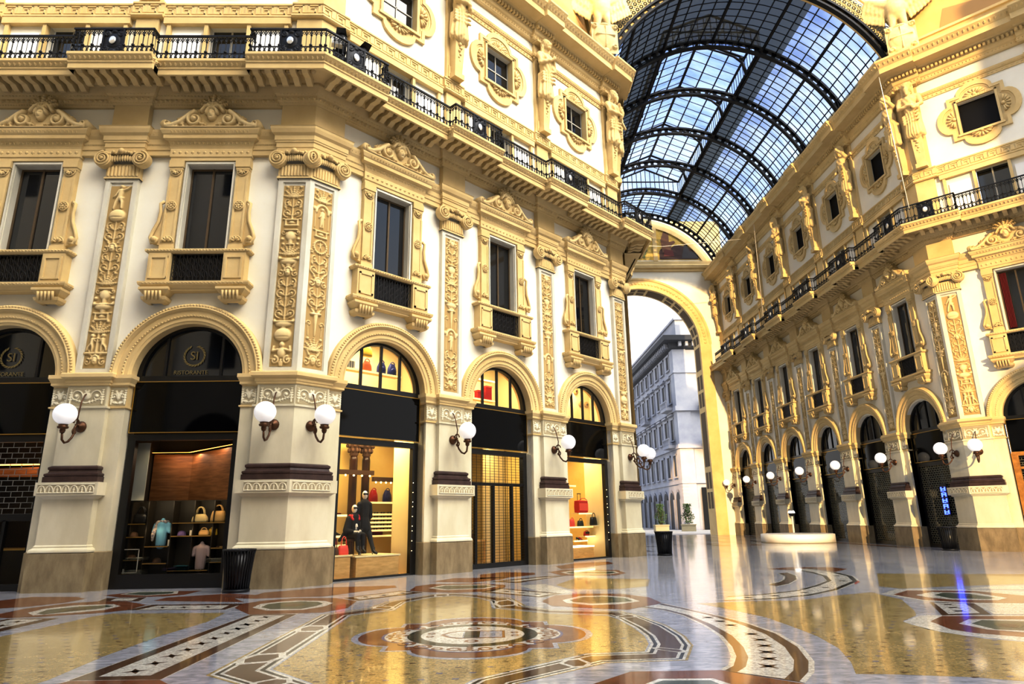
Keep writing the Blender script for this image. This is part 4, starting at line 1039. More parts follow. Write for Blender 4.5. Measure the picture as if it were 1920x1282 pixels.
# ------------------------------------------------------------------ glass vault over the arcade
CZ, VR_ = 21.3, 8.15
YS = [YN + .2] + [YN + .3 + 4.6 * k for k in range(1, 6)] + [YE - 1.2]
A0 = math.asin(7.45 / VR_)       # half angle at the springing
LA = math.asin(2.9 / VR_)        # half angle of the ridge light
def vpt(a, y, r=VR_): return (AX + r * math.sin(a), y, CZ + r * math.cos(a))
ZLAN = CZ + math.sqrt(VR_ ** 2 - 2.9 ** 2) + .05
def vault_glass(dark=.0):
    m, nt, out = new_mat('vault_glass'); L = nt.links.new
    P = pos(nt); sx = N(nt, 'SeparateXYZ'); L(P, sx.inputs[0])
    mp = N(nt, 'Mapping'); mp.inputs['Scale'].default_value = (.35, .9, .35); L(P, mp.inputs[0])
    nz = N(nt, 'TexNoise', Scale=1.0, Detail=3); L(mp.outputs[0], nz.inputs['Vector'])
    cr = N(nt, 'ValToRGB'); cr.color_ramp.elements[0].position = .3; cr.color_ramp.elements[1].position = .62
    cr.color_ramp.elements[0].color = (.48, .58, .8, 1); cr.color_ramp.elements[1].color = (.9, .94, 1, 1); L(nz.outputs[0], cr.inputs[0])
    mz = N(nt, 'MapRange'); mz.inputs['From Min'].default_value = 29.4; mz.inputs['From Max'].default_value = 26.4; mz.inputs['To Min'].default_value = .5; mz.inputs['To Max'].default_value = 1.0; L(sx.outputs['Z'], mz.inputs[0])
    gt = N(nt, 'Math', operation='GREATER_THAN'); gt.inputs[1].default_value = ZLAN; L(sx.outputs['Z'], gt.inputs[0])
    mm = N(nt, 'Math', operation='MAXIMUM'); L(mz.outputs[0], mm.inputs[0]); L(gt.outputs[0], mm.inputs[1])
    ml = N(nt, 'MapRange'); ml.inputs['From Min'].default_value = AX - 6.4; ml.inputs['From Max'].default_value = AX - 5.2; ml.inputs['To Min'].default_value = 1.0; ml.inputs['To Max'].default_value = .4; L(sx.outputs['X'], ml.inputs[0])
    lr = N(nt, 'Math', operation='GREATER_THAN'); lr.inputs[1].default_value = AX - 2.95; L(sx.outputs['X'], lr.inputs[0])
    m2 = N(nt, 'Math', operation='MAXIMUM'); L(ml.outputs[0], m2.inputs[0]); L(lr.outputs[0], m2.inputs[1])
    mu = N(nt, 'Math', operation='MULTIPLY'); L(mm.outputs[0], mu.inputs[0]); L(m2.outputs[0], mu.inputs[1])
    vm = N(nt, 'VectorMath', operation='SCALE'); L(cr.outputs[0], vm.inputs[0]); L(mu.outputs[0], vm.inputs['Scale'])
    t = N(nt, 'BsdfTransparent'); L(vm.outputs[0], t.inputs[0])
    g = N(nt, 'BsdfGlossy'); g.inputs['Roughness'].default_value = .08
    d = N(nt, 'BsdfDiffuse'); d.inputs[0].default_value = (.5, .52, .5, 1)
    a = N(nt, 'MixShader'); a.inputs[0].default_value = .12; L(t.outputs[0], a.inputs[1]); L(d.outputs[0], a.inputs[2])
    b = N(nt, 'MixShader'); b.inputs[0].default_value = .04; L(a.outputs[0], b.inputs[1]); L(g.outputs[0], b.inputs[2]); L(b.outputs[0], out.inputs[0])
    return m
M['vglass'] = vault_glass()
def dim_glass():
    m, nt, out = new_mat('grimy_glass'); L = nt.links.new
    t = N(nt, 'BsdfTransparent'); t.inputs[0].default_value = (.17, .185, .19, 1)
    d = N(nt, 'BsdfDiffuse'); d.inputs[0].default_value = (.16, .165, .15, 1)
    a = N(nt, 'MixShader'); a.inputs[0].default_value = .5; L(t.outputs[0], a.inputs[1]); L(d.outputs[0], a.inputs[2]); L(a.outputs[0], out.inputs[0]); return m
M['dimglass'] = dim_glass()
M['rib'] = plain('dark_ironwork', (22, 24, 30), .5, .5)

V = empty('glass_vault_ceiling', (0, 0, 0)); tag(V, kind='structure')
na = 26
def glass_strip(mb, a0, a1, y0, y1, n):
    for i in range(n):
        p, q = a0 + (a1 - a0) * i / n, a0 + (a1 - a0) * (i + 1) / n
        mb.quad(vpt(p, y0), vpt(q, y0), vpt(q, y1), vpt(p, y1))
mb = MB()
glass_strip(mb, LA + .16, A0, YS[0], YS[-1], 14); glass_strip(mb, -A0, -LA - .5, YS[0], YS[-1], 8); glass_strip(mb, -LA, LA, YS[5], YS[-1], 8)
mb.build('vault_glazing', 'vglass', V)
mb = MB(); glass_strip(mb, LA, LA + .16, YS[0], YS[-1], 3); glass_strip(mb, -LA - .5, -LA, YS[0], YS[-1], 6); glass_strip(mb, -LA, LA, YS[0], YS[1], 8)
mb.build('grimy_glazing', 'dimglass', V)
# purlins along the vault and thin hoops between the ribs
mb = MB(); nl = 24
for i in range(nl + 1):
    a = -A0 + 2 * A0 * i / nl; r = .04 if i % 4 else .1
    segs = [(YS[0], YS[-1])] if abs(a) >= LA - .02 else [(YS[0], YS[1]), (YS[5], YS[-1])]
    for y0, y1 in segs: mb.tube([vpt(a, y0, VR_ - .03), vpt(a, y1, VR_ - .03)], r, 5, cap=False)
mb.build('purlin_bars', 'rib', V)
mb = MB()
for y0, y1, full in [(YS[i], YS[i + 1], i in (0, 5)) for i in range(6)]:
    n = max(2, round((y1 - y0) / .52))
    for k in range(1, n):
        y = y0 + (y1 - y0) * k / n
        for a0, a1 in ([(-A0, A0)] if full else [(-A0, -LA), (LA, A0)]): mb.tube([vpt(a0 + (a1 - a0) * j / 20, y, VR_ - .03) for j in range(21)], .034, 4, cap=False)
mb.build('hoop_bars', 'rib', V)
def rib(y, name='rib', w=.13, dep=.42):
    mb = MB(); n = 44
    for r0, r1, hw in ((VR_ - .1, VR_ + .02, w), (VR_ - dep - .1, VR_ - dep, w)):
        rows = []
        for i in range(n + 1):
            a = -A0 - .04 + 2 * (A0 + .04) * i / n
            rows.append([vpt(a, y - hw, r0), vpt(a, y + hw, r0), vpt(a, y + hw, r1), vpt(a, y - hw, r1)])
        mb.add([p for r in rows for p in r], [(i * 4 + k, i * 4 + (k + 1) % 4, i * 4 + 4 + (k + 1) % 4, i * 4 + 4 + k) for i in range(n) for k in range(4)])
    m = 34
    for i in range(m):
        a = -A0 + 2 * A0 * (i + .5) / m; rm = VR_ - dep / 2 - .05; d = A0 / m * .52
        # web plates with pierced rosettes between them
        for s in (-1, 1):
            mb.add([vpt(a + s * d * .75, y, VR_ - .1), vpt(a + s * d * 2.0, y, VR_ - .1), vpt(a + s * d * 2.0, y, VR_ - dep), vpt(a + s * d * .75, y, VR_ - dep), vpt(a + s * d * 1.05, y, rm)], [(0, 1, 4), (1, 2, 4), (2, 3, 4)])
    return mb
for k, y in enumerate(YS[1:] ): rib(y).build('rib', 'rib', V)
mb = rib(YS[0], dep=.3); mb.build('rib', 'rib', V)
# feet of the ribs on the parapet
mb = MB()
for y in YS[1:6]:
    for s in (-1, 1):
        x = AX + s * 7.24; mb.add([(x, y - .1, 24.2), (x + s * .0, y + .1, 24.2), (x - s * .25, y + .1, 25.4), (x - s * .25, y - .1, 25.4), (x - s * .12, y, 23.9)], [(0, 1, 2, 3), (0, 3, 4), (1, 4, 2)])
mb.build('rib_feet', 'rib', V)
# ridge light (raised, gabled)
HX = 2.9; ZB = CZ + math.sqrt(VR_ ** 2 - HX ** 2); ZS = ZB + 1.15; ZR = ZS + 1.25
Lg = MB(); Lw = MB(); Lb = MB()
for s in (-1, 1):
    Lw.quad((AX + s * HX, YS[1], ZB), (AX + s * HX, YS[5], ZB), (AX + s * HX, YS[5], ZS), (AX + s * HX, YS[1], ZS))
    Lg.quad((AX + s * HX, YS[1], ZS), (AX + s * HX, YS[5], ZS), (AX, YS[5], ZR), (AX, YS[1], ZR))
    for z in (ZB, ZS): Lb.tube([(AX + s * HX, YS[1], z), (AX + s * HX, YS[5], z)], .09, 5)
    for x, z in ((2.0, ZS + .39), (1.0, ZS + .82)): Lb.tube([(AX + s * x, YS[1], z), (AX + s * x, YS[5], z)], .05, 5)
    n = 46
    for i in range(n + 1):
        y = YS[1] + (YS[5] - YS[1]) * i / n; r = .03
        Lb.tube([(AX + s * HX, y, ZB), (AX + s * HX, y, ZS)], .022, 4, cap=False)
        if i % 2 == 0: Lb.tube([(AX + s * HX, y, ZS), (AX, y, ZR)], r, 4, cap=False)
    for k in range(1, 5):
        y = (YS[k] + YS[k + 1]) / 2
        Lb.tube([(AX + s * HX, y, ZB - .1), (AX + s * 2.7, y, ZS - .35), (AX + s * 2.2, y, ZS + .1), (AX + s * 1.3, y, ZS + .45), (AX, y, ZR - .35)], [.12, .09, .07, .06, .06], 6)
        Lb.tube([(AX + s * HX, y, ZS), (AX, y, ZR)], .07, 6)
        Lb.ball((AX + s * 2.68, y, ZS - .05), .16, 6)
    for y in (YS[1], YS[5]):
        Lb.tube([(AX + s * HX, y, ZS), (AX, y, ZR)], .08, 5); Lw.add([(AX + s * HX, y, ZB), (AX + s * HX, y, ZS), (AX, y, ZR), (AX, y, ZB)], [(0, 1, 2, 3)])
Lb.tube([(AX, YS[1], ZR), (AX, YS[5], ZR)], .1, 6)
for y in (YS[1], YS[5]):
    for i in range(-7, 8): x = i * .4; Lb.tube([(AX + x, y, ZB), (AX + x, y, ZR - abs(x) / HX * 1.25)], .03, 4)
    Lb.tube([(AX - HX, y, ZS), (AX + HX, y, ZS)], .06, 5)
Lg.build('ridge_glazing', 'vglass', V); Lw.build('ridge_side_glazing', 'vglass', V); Lb.build('ridge_frame', 'rib', V)
# lead gutter behind the parapet
mb = MB()
for s in (-1, 1):
    mb.quad((AX + s * 7.2, YS[0], 24.7), (AX + s * 7.2, YE, 24.7), (AX + s * 7.6, YE, 24.9), (AX + s * 7.6, YS[0], 24.9)); mb.quad((AX + s * 7.45, YS[0], 24.5), (AX + s * 7.45, YE, 24.5), (AX + s * 7.7, YE, 25.6), (AX + s * 7.7, YS[0], 25.6))
tag(mb.build('roof_gutter', 'ochre'), kind='structure')

# ------------------------------------------------------------------ far end wall with its open arch
EX = 5.4; EZ = 16.8
mb = MB(); n = 40; y = YE
P = [(AX - EX * math.cos(PI * i / n), EZ + EX * math.sin(PI * i / n)) for i in range(n + 1)]
for s in (-1, 1):
    a, b = sorted((AX + s * EX, AX + s * 7.6)); mb.quad((a, y, 0), (b, y, 0), (b, y, EZ), (a, y, EZ)); mb.quad((a, y, EZ), (b, y, EZ), (b, y, 24.2), (a, y, 24.2))
for (p, q), (r, t_) in zip(P[:-1], P[1:]): mb.quad((p, y, q), (r, y, t_), (r, y, 24.2), (p, y, 24.2))
m2 = 24; Q = [(AX + 8.3 * math.sin(a), CZ + 8.3 * math.cos(a)) for a in np.linspace(-A0, A0, m2 + 1)]
for (p, q), (r, t_) in zip(Q[:-1], Q[1:]): mb.quad((p, y, 24.2), (r, y, 24.2), (r, y, t_), (p, y, q))
tag(mb.build('wall_end', 'endwall' if 'endwall' in M else 'plaster'), kind='structure')
mb = MB(); D = 1.9    # deep soffit
for (p, q), (r, t_) in zip(P[:-1], P[1:]): mb.quad((p, y, q), (r, y, t_), (r, y + D, t_), (p, y + D, q))
for s in (-1, 1): mb.quad((AX + s * EX, y, 0), (AX + s * EX, y + D, 0), (AX + s * EX, y + D, EZ), (AX + s * EX, y, EZ))
for s in (-1, 1):
    a, b = sorted((AX + s * EX, AX + s * 9)); mb.quad((a, y + D, 0), (b, y + D, 0), (b, y + D, 30), (a, y + D, 30))
for (p, q), (r, t_) in zip(P[:-1], P[1:]): mb.quad((p, y + D, q), (r, y + D, t_), (r, y + D, 30), (p, y + D, 30))
tag(mb.build('wall_end_soffit', 'ochre'), kind='structure')
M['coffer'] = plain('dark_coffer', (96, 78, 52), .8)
t = empty('arch_coffering', (0, 0, 0)); tag(t, 'coffered inner lining of the tall exit arch at the end of the arcade', 'arch lining')
mb = MB(); md = MB()
def soff(a0, a1, y0, y1, m, dr):
    f = lambda a, yy: (AX - (EX - dr) * math.cos(a), yy, EZ + (EX - dr) * math.sin(a))
    k = 3
    for i in range(k): b0, b1 = a0 + (a1 - a0) * i / k, a0 + (a1 - a0) * (i + 1) / k; m.quad(f(b0, y0), f(b1, y0), f(b1, y1), f(b0, y1))
for i in range(9):
    a0, a1 = PI * (i + .06) / 9, PI * (i + .94) / 9
    if i % 2: soff(a0, a1, y + .25, y + D - .25, md, .01)
    else:
        am_ = (a0 + a1) / 2
        for u0, u1 in ((a0, am_ - .02), (am_ + .02, a1)):
            for v0, v1 in ((.25, .85), (1.05, D - .25)): soff(u0, u1, y + v0, y + v1, md, .01)
for s in (-1, 1):
    x = AX + s * (EX - .01)
    for z0, z1, sp in ((2.2, 3.6, 1), (3.9, 5.3, 1), (5.8, 10.6, 0), (11.1, 12.4, 1), (12.7, 14.0, 1), (14.5, 16.6, 0)):
        for v0, v1 in (((.25, .85), (1.05, D - .25)) if sp else ((.3, D - .3),)): md.quad((x, y + v0, z0), (x, y + v1, z0), (x, y + v1, z1), (x, y + v0, z1))
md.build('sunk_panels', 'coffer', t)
mb = MB()
rows = [[(AX - r * math.cos(PI * i / n), y + d, EZ + r * math.sin(PI * i / n)) for r, d in ((EX, .02), (EX, -.08), (EX + .12, -.1), (EX + .2, -.04), (EX + .8, -.04), (EX + .9, -.12), (EX + 1.05, -.12), (EX + 1.1, 0))] for i in range(n + 1)]
mb.add([p for r in rows for p in r], [(i * 8 + k, i * 8 + 8 + k, i * 8 + 9 + k, i * 8 + 1 + k) for i in range(n) for k in range(7)])
for s in (-1, 1): mb.box(min(AX + s * EX, AX + s * (EX + 1.0)), max(AX + s * EX, AX + s * (EX + 1.0)), y - .1, y, 0, EZ)
mb.build('arch_moulding', 'ochre', t)
mb = MB()
for i in range(60):
    a = PI * (i + .5) / 60; mb.ball((AX - (EX + .5) * math.cos(a), y - .05, EZ + (EX + .5) * math.sin(a)), .12, 5, 0, (1, .5, 1))
mb.build('rosette_carving', 'ochre', t)
mb = MB(); mb.sweep([(AX - 7.5, y), (AX + 7.5, y)], [(0, 23.9), (.15, 23.95), (.15, 24.15), (.3, 24.2), (.35, 24.45), (.2, 24.6), (.2, 24.9), (0, 24.95)]); tag(mb.build('trim_end_cornice', 'ochre'), kind='structure')
# painted lunette over the arch: three panels
M['goldground'] = stone('gold_mosaic_ground', (196, 168, 84), (214, 188, 104), .5, 6, .05, 60)
M['umber'] = plain('umber_mosaic', (66, 42, 38), .7); M['flesh'] = plain('flesh_mosaic', (124, 86, 64), .7); M['rose'] = plain('rose_mosaic', (104, 48, 44), .7); M['leafgreen'] = plain('green_mosaic', (110, 116, 70), .7); M['slate'] = plain('slate_mosaic', (62, 60, 66), .7)
t = empty('lunette_mosaic', (AX, y - .03, 24.95)); tag(t, 'gold-ground lunette painting of a seated figure over the exit arch', 'mosaic painting')
mb = MB()
def seg(x0, x1, yy, rr, m, k=12):
    top = [(x, yy, CZ - 24.95 + math.sqrt(max(.01, rr * rr - x * x))) for x in np.linspace(x0, x1, k)]
    m.add([(x0, yy, .15)] + top + [(x1, yy, .15)], [tuple(range(k + 2))])
for x0, x1 in ((-6.4, -2.1), (-1.7, 1.7), (2.1, 6.4)): seg(x0, x1, 0, 7.35, mb)
mb.build('gold_panel', 'goldground', t)
mb = MB()
for x in (-1.9, 1.9): mb.box(x - .2, x + .2, -.12, 0, 0, CZ - 24.95 + math.sqrt(7.4 ** 2 - x * x))
rr = [[((r) * math.sin(a), d, CZ - 24.95 + r * math.cos(a)) for r, d in ((7.3, 0), (7.3, -.1), (7.7, -.1), (8.1, 0))] for a in np.linspace(-A0 + .02, A0 - .02, 40)]
mb.add([p for r in rr for p in r], [(i * 4 + k, i * 4 + 4 + k, i * 4 + 5 + k, i * 4 + 1 + k) for i in range(39) for k in range(3)]); mb.build('panel_frame', 'ochre', t)
pf = lambda pts, mat, nm, yy=-.02: MB().add([(x, yy, z) for x, z in pts], [tuple(range(len(pts)))]).build(nm, mat, t)
ell = lambda x, z, rx, rz, n=16: [(x + rx * math.cos(2 * PI * i / n), z + rz * math.sin(2 * PI * i / n)) for i in range(n)]
for sx in (1, -1):
    m = lambda pts: [(sx * x, z) for x, z in pts]
    pf(m([(2.3, .2), (6.0, .2), (6.0, .8), (5.0, 1.5), (3.9, 1.7), (3.2, 1.2), (2.5, 1.3), (2.3, 1.0)]), 'umber', 'dark_ground')
    pf(m([(2.6, .9), (3.4, .9), (3.5, 1.6), (3.9, 1.9), (3.8, 2.1), (3.3, 2.0), (3.3, 2.9), (2.8, 3.0), (2.5, 2.2)]), 'flesh', 'seated_figure', -.03)
    pf(m(ell(3.05, 3.2, .26, .3)), 'umber', 'figure_head', -.04); pf(m([(2.7, .5), (3.7, .5), (3.6, 1.1), (2.8, 1.2)]), 'rose', 'red_drapery', -.045)
    pf(m([(4.4, .3), (6.0, .3), (5.9, .9), (5.2, 1.0), (5.0, 1.7), (4.7, 1.6)]), 'slate', 'grey_rocks', -.03)
for k in range(9): pf(ell(.9 + .12 * (k % 3) - .1, .5 + k * .32, .14, .2, 8), 'leafgreen', 'laurel_leaf', -.03); pf(ell(-.9 - .12 * (k % 3) + .1, .5 + k * .32, .14, .2, 8), 'leafgreen', 'laurel_leaf', -.03)

# ------------------------------------------------------------------ great arch of the octagon, fret lattice, eagles
def oct_arch(ax, y0, rotz, name_vis=True):
    t = empty('fretwork_arch', (ax[0], ax[1], 0), rotz); r0 = 7.95; a1 = 1.2
    mb = MB()
    for prof in ([(r0, .35), (r0, 0), (r0 + .16, -.06), (r0 + .22, 0)], [(r0 + 1.35, 0), (r0 + 1.4, -.08), (r0 + 1.6, -.08), (r0 + 1.65, .1)]):
        rows = [[(r * math.sin(a), d, CZ + r * math.cos(a)) for r, d in prof] for a in np.linspace(-a1, a1, 60)]; k = len(prof)
        mb.add([p for r in rows for p in r], [(i * k + q, i * k + k + q, i * k + k + 1 + q, i * k + 1 + q) for i in range(59) for q in range(k - 1)])
    mb.build('arch_ring', 'ochre', t)
    mb = MB(); n = 70
    for i in range(n):
        a = -a1 + 2 * a1 * (i + .5) / n; d = a1 / n
        for j, rc in enumerate((r0 + .45, r0 + .78, r0 + 1.12)):
            aa = a + (d if j % 2 else 0); c = (rc * math.sin(aa), .0, CZ + rc * math.cos(aa))
            mb.tube([(c[0] + .15 * math.cos(q) , 0, c[2] + .15 * math.sin(q)) for q in np.linspace(0, 2 * PI, 11)], .035, 4, cap=False)
            mb.ball(c, .05, 4)
    mb.build('lattice', 'palecarve', t)
    rows = [[(r * math.sin(a), .3, CZ + r * math.cos(a)) for r in (r0, r0 + 1.5)] for a in np.linspace(-a1, a1, 40)]
    MB().add([p for r in rows for p in r], [(i * 2, i * 2 + 2, i * 2 + 3, i * 2 + 1) for i in range(39)]).build('backing', 'leadgrey', t)
    return t
M['palecarve'] = stone('pale_carved_stone', (206, 188, 142), (220, 204, 160), .8, 2, .05, 20)
M['leadgrey'] = plain('lead_grey', (96, 98, 88), .7)
tag(oct_arch((AX, (YN + YL) / 2 - .05), 0, 0), 'pale openwork arch band framing the glass vault', 'arch')
# lunette walls above the cornice of the diagonal faces
M['fresco'] = stone('fresco_ground', (196, 160, 100), (222, 188, 126), .7, .35, .02, 20)
def lunette(kind, c, lab):
    t = empty('lunette_wall', wp(kind, c), rot(kind)); tag(t, lab, 'lunette'); r = 7.3; z0 = 24.4
    k = 40; P = [(-r * math.cos(PI * i / k), z0 + r * 1.05 * math.sin(PI * i / k)) for i in range(k + 1)]
    MB().add([(x, .5, z) for x, z in P], [tuple(range(k + 1))]).build('painted_field', 'fresco', t)
    mb = MB(); R_ = lambda q: [(-q * math.cos(PI * i / k), z0 + q * 1.05 * math.sin(PI * i / k)) for i in range(k + 1)]
    mb.ring(R_(r), R_(r + .28), .3, .6); mb.ring(R_(r + .28), R_(r + .62), .2, .6); mb.build('arch_border', 'palecarve', t)
    mb = MB(); mb.ring(R_(r - .12), R_(r), .4, .5); mb.build('gilt_line', 'goldpaint', t)
    pc = lambda pts, mat, nm, yy: MB().add([(x, yy, z) for x, z in pts], [tuple(range(len(pts)))]).build(nm, mat, t)
    pc([(-6, z0 + .3), (6, z0 + .3), (5.6, z0 + 1.5), (3, z0 + 1.0), (0, z0 + 1.8), (-3, z0 + 1.1), (-5.6, z0 + 1.7)], 'earth', 'painted_ground', .48)
    for x, z, rx, rz, m in ((.2, 2.2, .5, .9, 'flesh'), (1.1, 2.0, .45, .7, 'blueclo'), (-1.0, 2.0, .5, .8, 'rose'), (.25, 3.25, .22, .28, 'flesh'), (1.1, 2.9, .2, .25, 'flesh'), (-1.0, 3.0, .2, .26, 'umber'), (-2.4, 1.9, .7, .5, 'leafgreen'), (2.6, 1.9, .8, .4, 'ochre')): pc(ell(x, z0 + z, rx, rz), m, 'painted_figure', .46)
    return t
M['earth'] = plain('earth_brown', (182, 148, 98), .8); M['blueclo'] = plain('faded_blue', (120, 140, 165), .8)
lunette('NE', LNW / 2, 'faded ochre lunette fresco above the sunlit corner cornice'); lunette('NW', LNW / 2, 'plain peach lunette above the angled facade cornice')

def make_eagle():
    t = empty('eagle_with_shield'); parts = []; E_ = lambda x, y, z, r: parts.append(((x, y, z), r)); C_ = lambda a, b, r0, r1: parts.append((a, b, r0, r1))
    E_(0, -.45, 27.0, (.48, .45, .75)); C_((0, -.5, 27.4), (0, -.62, 28.0), .28, .2); E_(0, -.68, 28.15, (.2, .26, .2)); C_((0, -.9, 28.12), (0, -1.0, 28.0), .08, .03)
    for s in (-1, 1):
        C_((s * .2, -.5, 26.6), (s * .28, -.55, 25.75), .24, .13); C_((s * .28, -.55, 25.7), (s * .3, -.75, 25.62), .1, .06); C_((s * .28, -.55, 25.7), (s * .12, -.72, 25.62), .09, .05)
        C_((s * .4, -.4, 27.4), (s * 1.15, -.3, 27.95), .28, .22)
        for i in range(7): q = i / 6; C_((s * (.45 + .75 * q), -.33, 27.45 + .5 * q), (s * (.62 + 1.0 * q), -.25, 26.35 + .62 * q), .15, .07)
        for i in range(5): q = i / 4; C_((s * (.45 + .6 * q), -.45, 27.5 + .4 * q), (s * (.5 + .75 * q), -.4, 26.85 + .5 * q), .12, .06)
    for i in range(5): C_(((i - 2) * .13, -.3, 26.5), ((i - 2) * .2, -.3, 25.85), .12, .07)
    o = fuse('eagle', parts, 'palecarve', .05, 1); o.parent = t
    r = Rel(1.36, 1.75, .02)
    r.blob(0, .9, .6, .82, .16); r.blob(0, .9, .52, .68, .2)
    r.stroke([(0, .3), (0, 1.5)], .035, .035, .24); r.stroke([(-.48, .95), (.48, .95)], .035, .035, .24)
    for s in (1,): r.spiral(.52, 1.5, .14, 1.3, 0, .06, .03, .14, 1, True); r.spiral(.5, .35, .12, 1.3, PI, .06, .03, .14, -1, True)
    r.blob(0, .12, .2, .14, .14); r.blob(0, 1.64, .26, .1, .14)
    link('shield', shared('shield', lambda: r.mesh('shield', 'palecarve', 0, True)), t, (0, -.72, 24.1))
    MB().poly([(-.5, 24.3), (.5, 24.3), (.6, 24.9), (.5, 25.6), (-.5, 25.6), (-.6, 24.9)], -.72, .2).build('shield_block', 'palecarve', t)
    return t
eg = Proto(make_eagle)
eg.at((21.05, 28.2, -.15), -.55, 1, 'stone eagle perched on a cross-marked shield at the sunlit corner of the cornice', 'eagle sculpture', 'eagle sculptures')
eg.at((5.45, 28.3, -.15), .15, 1, 'stone eagle on a shield where the vault meets the angled facade cornice', 'eagle sculpture', 'eagle sculptures')
M['whiteglow'] = M['white']; M['bulbw'] = plain('white_bulb', (255, 255, 255), .3, emit=(255, 255, 255), es=3)
# ------------------------------------------------------------------ the rest of the building shell behind the camera
SWX = -2.38
def shell(name, a, b, h=33.0, z0=0, mat='shellwall', bands=True):
    """plain facade from plan point a to b (seen from the octagon), with storey bands"""
    mb = MB(); mb.quad((*a, z0), (*b, z0), (*b, h), (*a, h), 0)
    if bands:
        d = Vector((b[0] - a[0], b[1] - a[1])); l = d.length; d /= l; n = Vector((d.y, -d.x))
        for z, t, o in ((12.2, .8, .2), (14.2, .5, 1.2), (22.4, 1.2, .8), (5.2, .35, .15)):
            mb.sweep([a, b], [(0, z), (o, z), (o, z + t), (0, z + t)], 1)
        k = max(1, int(l / 5.1)); s = l / k
        for i in range(k):
            c = Vector(a) + d * s * (i + .5); q = lambda u, z, o=.04: (c.x + d.x * u + n.x * o, c.y + d.y * u + n.y * o, z)
            mb.add([q(-1.5, 0), q(1.5, 0)] + [q(1.5 * math.cos(t), 5.4 + 1.5 * math.sin(t)) for t in np.linspace(0, PI, 12)], [tuple(range(14))], 2)
            mb.add([q(-.7, 9.2), q(.7, 9.2), q(.7, 12), q(-.7, 12)], [(0, 1, 2, 3)], 2); mb.add([q(-.8, 18.8), q(.8, 18.8), q(.8, 20.4), q(-.8, 20.4)], [(0, 1, 2, 3)], 2)
            e = Vector(a) + d * s * i; q2 = lambda u, z, o: (e.x + d.x * u + n.x * o, e.y + d.y * u + n.y * o, z)
            mb.add([q2(-.5, 0, .25), q2(.5, 0, .25), q2(.5, 22.4, .25), q2(-.5, 22.4, .25)], [(0, 1, 2, 3)], 1)
    o = mb.build(name, [mat, 'ochre', 'blackglass']); return tag(o, kind='structure')
M['shellwall'] = M['plaster']
yS = YC - (XR - XL)                         # south side of the left arm
cx, cy = AX, YC - (XR - XL) / 2             # octagon centre
SWa = (XC, yS); SWb = (XL, yS - LNW * R2); SEa = (XR, SWb[1]); SEb = (2 * cx - XC, yS)
shell('wall_south_left_arm', SWa, (-40, yS), 25)
shell('wall_south_diagonal', (SWb[0], SWb[1]), SWa)
shell('wall_south_arm_west', (XL, -60), SWb)
shell('wall_south_arm_east', SEa, (XR, -60))
shell('wall_southeast_diagonal', SEb, SEa)
shell('wall_east_arm', (60, yS), SEb)
shell('wall_east_diagonal', (2 * cx - XC, YC), wp('NE', 2 * W0 + 2 * B)[:2])
shell('wall_east_arm_north', (60, YC), (2 * cx - XC, YC)) if False else None
shell('wall_left_arm', (-40, YC), (XC - 15.7, YC))
shell('wall_arcade_west', (XL, YL + .9), (XL, YE), 24.4)
o = MB(); o.quad((-42, yS, 0), (-42, YC, 0), (-42, YC, 25), (-42, yS, 25)); tag(o.build('wall_left_arm_end', 'plaster'), kind='structure')
# unseen block added to the south: its shadow line keeps the octagon floor out of the low sun
o = MB(); o.box(-30, 60, -66, -62, 0, 17.2); tag(o.build('wall_sun_blocker', 'plaster'), kind='structure')

# ------------------------------------------------------------------ street and building beyond the exit arch
M['paving'] = stone('street_paving', (150, 146, 140), (176, 172, 165), .6, 1.5, .05, 20)
mb = MB(); mb.quad((-60, YE + .3, -.004), (90, YE + .3, -.004), (90, 160, -.004), (-60, 160, -.004)); tag(mb.build('street_ground', 'paving'), kind='structure')
M['bstone'] = stone('grey_facade_stone', (150, 153, 164), (172, 173, 178), .8, .4, .03, 10)
M['bdark'] = plain('dark_eaves', (52, 54, 60), .7); M['bwin'] = plain('dim_window', (36, 38, 44), .4, 0, .3); M['shutterb'] = plain('brown_shutter', (86, 66, 56), .6)
bx, by = 22.3, 80.0
b = empty('corner_building', (bx, by, 0)); tag(b, 'grey multi-storey stone corner building seen through the exit arch', 'building')
mb = MB(); mb.box(0, 26, 0, 44, 0, 22.4); mb.box(-.15, 26, -.15, 44, 5.4, 5.8); mb.box(-.3, 26, -.3, 44, 9.6, 10.1); mb.box(-.3, 26, -.3, 44, 14.2, 14.8); mb.box(-.2, 26, -.2, 44, 19.0, 19.3)
for i in range(14): mb.box(-.12, .6, -.12, .6, 0.2 + i * .4, .5 + i * .4)
mb.box(-.1, 1.6, -.1, 1.6, 0, 22.4); mb.build('walls', 'bstone', b)
mb = MB(); mb.sweep([(0, 44), (0, 0), (26, 0)], [(0, 22.0), (.4, 22.2), (.5, 22.8), (1.3, 23.0), (1.4, 23.6), (0, 23.9)][:]) if False else mb.sweep([(0, 44), (0, 0), (26, 0)], [(0, 22.0), (.4, 22.2), (.5, 22.8), (1.3, 23.0), (1.4, 23.6), (0, 23.9)])
mb.build('eaves_cornice', 'bdark', b)
mb = MB(); mb.box(.8, 26, .8, 44, 23.6, 26.4); mb.box(.6, 26, .6, 44, 26.2, 26.5); mb.build('roof_storey', 'bstone', b)
mb = MB()
for i in range(50): mb.box(-.9, -.2, .4 + i * .85, .75 + i * .85, 22.35, 22.9)
for i in range(28): mb.box(.6 + i * .85, .95 + i * .85, -.9, -.2, 22.35, 22.9)
mb.box(-.25, 0, 0, 44, 22.3, 22.36); mb.box(0, 26, -.25, 0, 22.3, 22.36); mb.build('eaves_brackets', 'bstone', b)  # rows of eaves brackets, with thin strips added to join them
